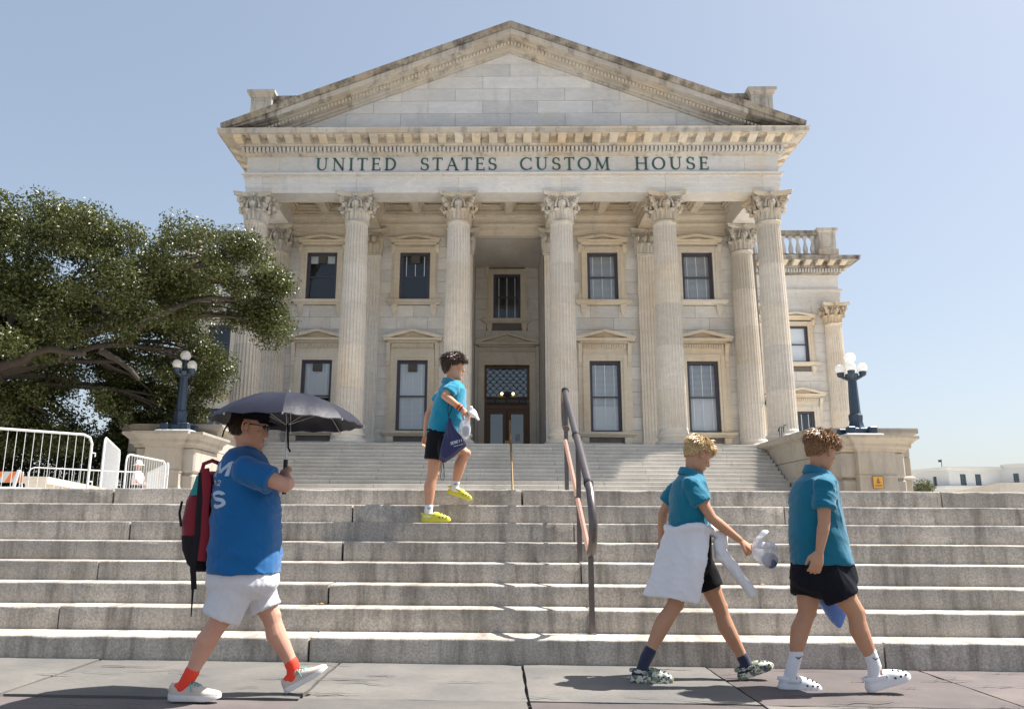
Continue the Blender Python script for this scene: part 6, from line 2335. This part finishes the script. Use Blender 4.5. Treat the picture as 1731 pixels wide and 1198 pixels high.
Br, TR_, RS, RSH, RD = person('brown', 'brown-haired person in teal polo, black shorts and white clogs at the right', dict(
    skin='skin_tan', shirt='polo_teal2', shorts='shorts_navy', sock='sock_white', sockh=.085, shoe='clog_white', hair='hair_brown', hs=1.03, bulk=.92, hyaw=R(26), hpitch=R(18), seed=23, arm=.90, leg=1.0, slv=.069, fold=.0065, tick=True,
    hands={'R': ((-.1, -1, 0), .98, .55, 1), 'L': ((.2, 1, 0), .95, 1.2, -1)}, fdirs=[(.5, .2, .7), (.25, 0, 1), (1, 0, .2)]))
Cl, TC, CS, CSH, CD = person('climber', 'dark-haired person in sunlit teal polo and yellow clogs climbing the steps', dict(
    skin='skin_boy', shirt='polo_teal_sunlit', shorts='shorts_black', sock='sock_white', sockh=.05, shoe='clog_yellow', hair='hair_dark', hs=1.04, bulk=.90, hyaw=R(4), hpitch=R(6), z0=1.0, seed=33, arm=.92, leg=1.0, slv=.071, fold=.0065, voxel=.0048, tick=True,
    hands={'R': ((.2, -.8, .6), .95, 1.1, 1), 'L': ((-.3, 1, 0), .95, .7, 1)}, fdirs=[(.5, .2, .8), (.8, 0, .6), (.9, 0, -.4)]))
for rt_, d_, mt in ((Bl, BD, 'polo_teal'), (Br, RD, 'polo_teal2'), (Cl, CD, 'polo_teal_sunlit')):
    collar(rt_, d_, mt)

# ---- hair
HL = [(-1, -.72), (-.5, -.60), (-.2, -.12), (.1, .04), (.35, .16), (.55, .36), (.75, .52), (1, .60)]
def hairline(u): return float(np.interp(u.x, [h[0] for h in HL], [h[1] for h in HL]))
def st_boy(u):          # short back and sides, fuller on top
    d = u.z - hairline(u)
    if d < 0: return d
    return .22 + min(.85, max(0, u.z - .05) * 1.25)
def fringe(u): return Vector((.12, 0, .0)) if u.x > .15 and u.z > .3 else Vector((0, 0, -.05))
hair_cap('hair', 'hair_blond', Bl, TB, 1.0, st_boy, 1, 2600, .046, .22, .06, fringe)
hair_cap('hair', 'hair_brown', Br, TR_, 1.03, st_boy, 2, 2400, .050, .42, .45, fringe)
def st_curly(u):
    d = u.z - hairline(u) + .05
    if d < 0: return d
    return .42 + min(.6, max(0, u.z) * 1.0)
hair_cap('hair', 'hair_dark', Cl, TC, 1.04, st_curly, 3, 2400, .048, .55, .75, fringe)
def st_woman(u):
    if u.x > -.30: return -1
    return min(1, (u.z + .72) * 2) if u.z > -.72 else u.z + .72
hair_cap('hair', 'hair_woman', W, TW, 1.10, st_woman, 4, 1500, .034, .10, .1)

# ---- cap, strap and glasses of the woman
cp = MB()
rings = []
for z, k in ((.035, 1.05), (.06, 1.06), (.085, 1.02), (.108, .86), (.122, .58), (.128, .2)):
    rings.append([TW @ (Vector(q) * 1.10) for q in ering((-.006, 0, z), V3(1, 0, 0), V3(0, 1, 0), .097 * k, .106 * k, .080 * k, 28)])
cp.loft(rings)
br = []
for k in range(9):
    a = -1.1 + 2.2 * k / 8
    x0, y0 = .085 * math.cos(a) - .0, .074 * math.sin(a)
    ex = .075 * math.cos(a * 1.15)
    br.append([TW @ (V3(x0, y0, .046) * 1.1), TW @ (V3(x0 + ex, y0 * 1.05, .026) * 1.1), TW @ (V3(x0 + ex, y0 * 1.05, .021) * 1.1), TW @ (V3(x0, y0, .040) * 1.1)])
cp.loft(br)
cpo = cp.build('cap', 'cap_black', W, smooth=50)
st = MB()
pts = [TW @ (V3(-.100, -.02, .03) * 1.1), TW @ (V3(-.122, -.03, .0) * 1.1), TW @ (V3(-.135, -.035, -.04) * 1.1), TW @ (V3(-.138, -.035, -.075) * 1.1)]
st.tube(pts, .012, 8, flat=.4)
st.build('cap_strap', 'cap_black', cpo, smooth=50)
gl_ = MB()
for sd in (-1, 1):
    gl_.sphere(TW @ (V3(.088, sd * .033, .004) * 1.1), .024, 14, 8, (.25, 1.0, .75))
    gl_.tube([TW @ (V3(.085, sd * .056, .010) * 1.1), TW @ (V3(.03, sd * .076, .010) * 1.1), TW @ (V3(-.008, sd * .078, .008) * 1.1)], .0026, 6)
gl_.tube([TW @ (V3(.096, -.012, .008) * 1.1), TW @ (V3(.096, .012, .008) * 1.1)], .0025, 6)
gl_.build('glasses', 'black', W, smooth=60)
# print on the back of the t-shirt
items = []
items += block_letter('A', -.115, .055, .085, .085, .020) + block_letter('M', .0, .055, .10, .085, .020)
for k, ch in enumerate('2002'): items += block_letter(ch, -.065 + k * .034, .0, .026, .032, .006)
items += block_letter('G', -.105, -.125, .09, .09, .022) + block_letter('S', .01, -.125, .085, .09, .022)
dv = V3(.90, .43, 0).normalized()
wrap_print(WS, items, (-2.46, 4.655, 1.19), V3(.43, -.90, 0).normalized(), (0, 0, 1), dv, 'print', W, 'shirt_print')

# ---- umbrella
apx = V3(-1.945, 4.875, 1.772)
um = empty('umbrella', (-1.94, 4.875, 1.15), 'open black folding umbrella held over the person in the blue t-shirt', 'umbrella')
axis = V3(.02, .0, 1).normalized()
ax_x = V3(1, 0, -.02).normalized(); ax_y = V3(0, 1, 0)
RU = .47
def canopy(a, f, r=0):
    """a angle, f 0..1 from apex to rim"""
    seg = PI / 4
    u = (a / seg) % 1.0
    sc_ = 1 - .055 * math.sin(u * PI) * f ** 1.5
    rr = RU * math.sin(f * 1.18) / math.sin(1.18) * sc_
    h = -.185 * (1 - math.cos(f * 1.25)) / (1 - math.cos(1.25)) + .012 * math.sin(u * PI) * math.sin(f * PI) * -1
    h += .004 * math.sin(17 * a + 9 * f) * f
    return apx + ax_x * (rr * math.cos(a + .2)) + ax_y * (rr * math.sin(a + .2)) + axis * (h + r)
for k in range(8):
    vs, fs = [], []
    n, q = 8, 9
    for i in range(n + 1):
        for j in range(q + 1):
            vs.append(canopy((k + j / q * .999) * PI / 4, max(.02, i / n)))
    for i in range(n):
        for j in range(q):
            fs.append((i * (q + 1) + j, i * (q + 1) + j + 1, (i + 1) * (q + 1) + j + 1, (i + 1) * (q + 1) + j))
    b = len(vs)
    vs += [v - axis * .004 for v in vs]
    fs += [tuple(b + x for x in f[::-1]) for f in fs]
    p_ = MB().add(vs, fs).build('canopy_panel', 'umbrella', um, tuple(apx), smooth=70)
    rb = MB().tube([canopy(k * PI / 4, f, -.012) for f in (.05, .25, .5, .75, 1.0)] , .0025, 5).tube([canopy(k * PI / 4, 1.0, 0), canopy(k * PI / 4, 1.02, -.006)], .005, 6)
    rb.tube([canopy(k * PI / 4, .55, -.014), apx - axis * .20], .0022, 5)
    rb.build('rib', 'chrome', um, tuple(apx))
MB().tube([apx + axis * .022, V3(-1.944, 4.875, 1.45), V3(-1.942, 4.875, 1.30)], [.006, .006, .007], 8).build('shaft', 'chrome', um)
MB().tube([V3(-1.942, 4.875, 1.36), V3(-1.940, 4.875, 1.15)], [.014, .013], 10).build('handle', 'black', um, smooth=50)
MB().tube([V3(-1.94, 4.86, 1.58), V3(-1.930, 4.85, 1.50), V3(-1.925, 4.85, 1.43), V3(-1.910, 4.85, 1.405)], .006, 6, flat=.3).build('strap', 'strap_black', um)

# ---- backpack
bp = empty('backpack', (-2.43, 4.88, .70), 'red and black backpack with teal tag on the back of the person in blue', 'backpack')
rings = []
for z, xb_, xf_, w in ((.70, -2.43, -2.37, .09), (.74, -2.475, -2.355, .125), (.84, -2.515, -2.35, .145), (.98, -2.535, -2.352, .15), (1.10, -2.52, -2.35, .145), (1.20, -2.475, -2.335, .13), (1.265, -2.43, -2.33, .105), (1.285, -2.40, -2.34, .06)):
    rings.append(ering(V3((xb_ + xf_) / 2, 4.89, z), V3(1, 0, 0), V3(0, 1, 0), (xf_ - xb_) / 2, (xf_ - xb_) / 2, w, 24, 2.8))
m = MB().loft(rings)
me = fuse(m, .008, 3)
displace(me, folds(5, .005, 30))
body_bp = finish(me, 'pack_body', 'backpack_red', bp)
rings = []
for z, xb_, xf_, w in ((.695, -2.44, -2.36, .09), (.74, -2.483, -2.35, .130), (.82, -2.517, -2.345, .150), (.90, -2.528, -2.342, .156), (.905, -2.50, -2.36, .13)):
    rings.append(ering(V3((xb_ + xf_) / 2, 4.89, z), V3(1, 0, 0), V3(0, 1, 0), (xf_ - xb_) / 2, (xf_ - xb_) / 2, w, 24, 2.8))
MB().loft(rings).build('base_panel', 'strap_black', bp, smooth=50)
MB().tube([V3(-2.43, 4.80, 1.265), V3(-2.42, 4.80, 1.325), V3(-2.37, 4.80, 1.345), V3(-2.335, 4.82, 1.33)], .013, 8, flat=.45).build('grab_handle', 'backpack_red', bp, smooth=50)
MB().tube([V3(-2.39, 4.735, 1.29), V3(-2.37, 4.73, 1.2), V3(-2.375, 4.735, 1.05), V3(-2.36, 4.74, .90), V3(-2.375, 4.745, .76)], .030, 8, flat=.4).build('shoulder_strap', 'backpack_red', bp, smooth=50)
MB().tube([V3(-2.405, 4.73, 1.27), V3(-2.40, 4.722, 1.1), V3(-2.40, 4.73, .9), V3(-2.41, 4.735, .72), V3(-2.395, 4.735, .60)], .017, 8, flat=.35).build('side_strap', 'strap_black', bp, smooth=50)
MB().tube([V3(-2.425, 4.735, .85), V3(-2.415, 4.73, .70), V3(-2.40, 4.73, .62), V3(-2.397, 4.73, .45)], [.012, .010, .008, .003], 6, flat=.35).build('loose_strap', 'strap_black', bp)
MB().tube([V3(-2.52, 4.765, 1.10), V3(-2.525, 4.755, 1.03), V3(-2.505, 4.745, .955)], .008, 6).build('zip', 'strap_black', bp)
tg = MB().loft([[V3(-2.435, 4.735, 1.25), V3(-2.40, 4.735, 1.255), V3(-2.40, 4.741, 1.255), V3(-2.435, 4.741, 1.25)], [V3(-2.462, 4.728, 1.135), V3(-2.418, 4.728, 1.137), V3(-2.418, 4.734, 1.137), V3(-2.462, 4.734, 1.135)]])
tg.build('luggage_tag', 'tag_teal', bp)

# ---- white sweatshirt knotted round the waist of the blond one
hd = MB()
rows = []
c0 = V3(.665, 5.55, 0)
for i in range(11):
    f = i / 10
    z = .975 - .44 * f
    row_o, row_i = [], []
    for j in range(31):
        a0_ = R(-50 - 48 * f ** .8)
        a = a0_ + (R(-298) - a0_) * j / 30      # from the near front round the back to the far side
        flare = 1 + 1.02 * f ** 1.1 * max(0, -math.cos(a)) + .08 * f
        wob = .010 * math.sin(a * 7 + f * 4) * f + .006 * math.sin(a * 13)
        rx, ry = .158 * flare + wob, (.198 + .045 * min(1, f * 2.2)) * (1 + .06 * f) + wob
        drop = -.10 * f * (1 + math.cos(a)) + .012 * math.sin(a * 5) * f
        p = V3(.665 + rx * math.cos(a), 5.55 + ry * math.sin(a), z + drop * .4)
        row_o.append(p)
        row_i.append(V3(.665 + (rx - .014) * math.cos(a), 5.55 + (ry - .014) * math.sin(a), z + drop * .4))
    rows.append(row_o + row_i[::-1])
hd.loft(rows)
hd.tube([V3(.665 + (.148) * math.cos(a), 5.55 + .185 * math.sin(a), .965 + .012 * math.sin(3 * a)) for a in np.linspace(-3.6, 2.7, 26)], .030, 10)
hd.tube([V3(.80, 5.44, .96), V3(.83, 5.41, .93), V3(.835, 5.40, .87), V3(.80, 5.41, .82)], [.036, .042, .040, .03], 10)
hd.tube([V3(.81, 5.42, .87), V3(.85, 5.39, .78), V3(.92, 5.38, .68), V3(.985, 5.38, .59), V3(1.01, 5.38, .545)], [.032, .036, .036, .034, .030], 10)
hd.tube([V3(.80, 5.40, .90), V3(.815, 5.385, .82), V3(.80, 5.39, .77)], [.03, .035, .028], 10)
me = fuse(hd, .0075, 3)
displace(me, folds(9, .007, 34, [(1, 0, .2), (.8, .5, .3), (.6, 1, .2)]))
displace(me, creases(19, .005, 42, [(1, .2, .3), (.8, .5, .5), (1, 0, -.3)]))
finish(me, 'sweatshirt', 'white_cloth', Bl)
for k in range(3):
    x = .515 + k * .026
    MB().tube([V3(x + .01, 5.362, .565), V3(x, 5.364, .525)], .006, 5).build('shorts_stripe', 'white_cloth', Bl)

# ---- carried bags
def crumple(c, r3, seed, amp=.012, freq=45, voxel=.006, extra=None):
    m = MB()
    m.sphere(c, 1.0, 20, 14, r3)
    if extra: extra(m)
    me = fuse(m, voxel, 2)
    displace(me, folds(seed, amp, freq, None, 1.0))
    return me
def ears_blond(m):
    m.tube([V3(1.02, 5.37, .86), V3(1.06, 5.37, .905), V3(1.10, 5.365, .945), V3(1.125, 5.36, .955)], [.015, .034, .034, .010], 8, flat=.5)
    m.tube([V3(1.03, 5.37, .85), V3(1.08, 5.36, .87), V3(1.14, 5.36, .87), V3(1.175, 5.36, .83)], [.02, .040, .036, .012], 8, flat=.6)
    m.tube([V3(1.02, 5.37, .85), V3(1.06, 5.37, .815), V3(1.10, 5.37, .79)], [.018, .045, .055], 10)
pb = empty('plastic_bag', (1.11, 5.37, .76), 'knotted white plastic bag with blue contents held out by the blond walker', 'bag', 'plastic bags in hands')
finish(crumple(V3(1.11, 5.37, .785), (.062, .05, .066), 1, .008, 60, .006, ears_blond), 'bag_film', 'plastic', pb)
finish(crumple(V3(1.125, 5.37, .770), (.047, .036, .050), 2, .007, 50), 'contents', 'content_blue', pb)
me = crumple(V3(1.06, 5.362, .865), (.030, .02, .022), 3, .008, 60, .005, lambda m: (m.tube([V3(1.03, 5.36, .86), V3(1.065, 5.36, .905), V3(1.105, 5.36, .94), V3(1.125, 5.355, .95)], [.012, .030, .028, .008], 8, flat=.35), m.tube([V3(1.05, 5.36, .86), V3(1.10, 5.355, .868), V3(1.155, 5.355, .865), V3(1.175, 5.355, .835)], [.02, .034, .028, .010], 8, flat=.4)))
finish(me, 'bag_knot', 'plastic_white', pb)
pb = empty('plastic_bag', (1.55, 5.47, .35), 'blue plastic bag hanging behind the legs of the brown-haired walker', 'bag', 'plastic bags in hands')
rings = []
for z, xc, hw_, hd_ in ((.70, 1.556, .012, .010), (.64, 1.55, .03, .02), (.57, 1.545, .075, .05), (.50, 1.545, .085, .06), (.43, 1.56, .062, .05), (.38, 1.575, .032, .03), (.345, 1.58, .012, .012)):
    rings.append(ering(V3(xc, 5.47, z), V3(1, 0, 0), V3(0, 1, 0), hw_, hw_, hd_, 18))
me = fuse(MB().loft(rings), .006, 2)
displace(me, folds(11, .009, 45))
finish(me, 'bag_film', 'bag_blue', pb)
pb = empty('plastic_bag', (-.93, 7.5, 1.76), 'white plastic bag gripped at chest height by the person climbing the steps', 'bag', 'plastic bags in hands')
me = crumple(V3(-.865, 7.48, 2.015), (.030, .03, .045), 4, .010, 50, .006, lambda m: (m.tube([V3(-.92, 7.48, 2.03), V3(-.89, 7.48, 2.07), V3(-.875, 7.48, 2.075)], [.012, .03, .018], 8, flat=.5), m.tube([V3(-.90, 7.48, 2.03), V3(-.85, 7.47, 1.99), V3(-.815, 7.47, 1.95)], [.03, .042, .02], 8, flat=.5)))
finish(me, 'bag_knot', 'plastic_white', pb)
me = crumple(V3(-.945, 7.50, 1.865), (.058, .05, .095), 5, .008, 45, .007, lambda m: m.tube([V3(-.93, 7.5, 1.94), V3(-.92, 7.5, 1.99)], [.035, .015], 8))
finish(me, 'bag_film', 'plastic', pb)
finish(crumple(V3(-.935, 7.505, 1.85), (.036, .032, .055), 6, .006, 45, .007), 'contents', 'content_blue', pb)
# drawstring bag
db = empty('drawstring_bag', (-1.08, 7.48, 1.56), 'navy drawstring bag with white lettering at the hip of the climbing person', 'bag')
outline = [(-1.100, 1.99), (-1.078, 1.955), (-1.02, 1.85), (-.965, 1.775), (-.930, 1.722), (-.945, 1.690), (-1.03, 1.625), (-1.125, 1.550), (-1.150, 1.552), (-1.185, 1.580), (-1.172, 1.68), (-1.145, 1.80), (-1.120, 1.92)]
cxo = sum(p[0] for p in outline) / len(outline); czo = sum(p[1] for p in outline) / len(outline)
m = MB()
rings = []
for y, k in ((7.565, .35), (7.555, .80), (7.53, 1.0), (7.505, 1.0), (7.475, .80), (7.462, .4), (7.46, .05)):
    rings.append([(cxo + (x - cxo) * k, y, czo + (z - czo) * k) for x, z in outline])
m.loft(rings)
me = fuse(m, .006, 3)
def pleats(p):
    d = p - np.array([-1.10, 7.5, 2.0])
    ang = np.arctan2(d[:, 0], -d[:, 2])
    r_ = np.linalg.norm(d, axis=1)
    return .007 * np.sin(ang * 17 + 1.5 * np.sin(r_ * 14)) * np.clip(1.1 - r_ * 1.6, .25, 1)
displace(me, pleats)
dbo = finish(me, 'bag_body', 'bag_navy', db)
items = []
for k, ch in enumerate('SEBEIIA'):
    items += block_letter(ch, -.062 + k * .0185, k * .006, .0155, .026, .0042)
for k in range(8): items.append(stroke2((-.03 + k * .011, -.014 + k * .003), (-.024 + k * .011, -.0125 + k * .003), .006, 2))
wrap_print(dbo, items, (-1.015, 7.40, 1.715), (1, 0, 0), (0, 0, 1), (0, 1, 0), 'print_white', db, 'bag_lettering', .003)
MB().tube([V3(-1.10, 7.49, 1.985), V3(-1.07, 7.52, 2.08), V3(-1.045, 7.56, 2.18), V3(-1.03, 7.60, 2.27)], .004, 5).tube([V3(-1.10, 7.49, 1.985), V3(-1.11, 7.50, 2.06), V3(-1.10, 7.53, 2.15)], .004, 5).build('shoulder_cord', 'strap_black', db)
MB().tube([V3(-1.165, 7.5, 1.56), V3(-1.175, 7.5, 1.48), V3(-1.165, 7.5, 1.40), V3(-1.145, 7.5, 1.385), V3(-1.13, 7.5, 1.42), V3(-1.14, 7.5, 1.50), V3(-1.15, 7.5, 1.555)], .0028, 5).tube([V3(-1.155, 7.49, 1.56), V3(-1.16, 7.49, 1.47), V3(-1.145, 7.49, 1.41), V3(-1.135, 7.49, 1.47), V3(-1.14, 7.49, 1.555)], .0028, 5).build('hanging_cord', 'strap_black', db)
# wristbands
wv = (Vector(CD['aR']['el']) - Vector(CD['aR']['wr'])).normalized()
for k, mt in enumerate(('band_purple', 'band_orange', 'band_purple', 'band_orange')):
    c = Vector(CD['aR']['wr']) + wv * (.016 + .015 * k)
    MB().tube([c - wv * .006, c + wv * .006], .034 - .0 * k, 16).build('wristband', mt, Cl, tuple(c), smooth=50)

# ---- far figure in white hat beyond the barriers
fp = empty('person', (-11.46, 24.0, TZ), 'small distant person in white hat and shirt behind the left crowd barriers', 'person')
m = MB()
c = V3(-11.46, 24, TZ)
rings = []
for z, a, b in ((.80, .13, .17), (.95, .13, .18), (1.05, .12, .18), (1.14, .09, .15), (1.19, .05, .06), (1.23, .045, .05), (1.27, .07, .065), (1.36, .09, .075), (1.44, .06, .05), (1.46, .02, .02)):
    rings.append(ering(c + V3(0, 0, z), V3(1, 0, 0), V3(0, 1, 0), a, a, b, 16))
m.loft(rings)
for s in (-1, 1):
    chain(m, [c + V3(0, s * .09, .85), c + V3(.12 * s, s * .09, .45), c + V3(.1 * s, s * .09, .04)], [.085, .06, .04])
    chain(m, [c + V3(0, s * .19, 1.10), c + V3(.08, s * .22, .86), c + V3(.2, s * .18, .78)], [.05, .04, .03])
    hand_builder(m, c + V3(.2, s * .18, .78), (1, 0, -.2), (0, s, 0), .9, .6, 1)
    m.tube([c + V3(.1 * s - .06, s * .09, .03), c + V3(.1 * s + .14, s * .09, .03)], [.035, .03], 8)
finish(fuse(m, .012, 3), 'body', 'skin_boy', fp)
m = MB()
rings = [ering(c + V3(0, 0, z), V3(1, 0, 0), V3(0, 1, 0), a, a, b, 18) for z, a, b in ((.76, .15, .19), (.95, .15, .2), (1.06, .14, .2), (1.16, .09, .15), (1.2, .055, .065))]
m.loft(rings)
for s in (-1, 1): chain(m, [c + V3(0, s * .17, 1.10), c + V3(.05, s * .21, .95)], [.07, .065])
finish(fuse(m, .012, 3), 'shirt', 'white_cloth', fp)
MB().lathe([(.17, 1.36), (.165, 1.375), (.105, 1.385), (.10, 1.46), (.07, 1.50), (.02, 1.51)], 20, tuple(c)).build('hat', 'white_cloth', fp, smooth=50)
m = MB()
m.loft([ering(c + V3(0, 0, z), V3(1, 0, 0), V3(0, 1, 0), a, a, b, 18) for z, a, b in ((.70, .14, .18), (.82, .145, .185))])
for s in (-1, 1): m.tube([c + V3(0, s * .09, .76), c + V3(.10 * s, s * .09, .5)], [.10, .085], 12)
finish(fuse(m, .012, 3), 'shorts', 'shorts_navy', fp)
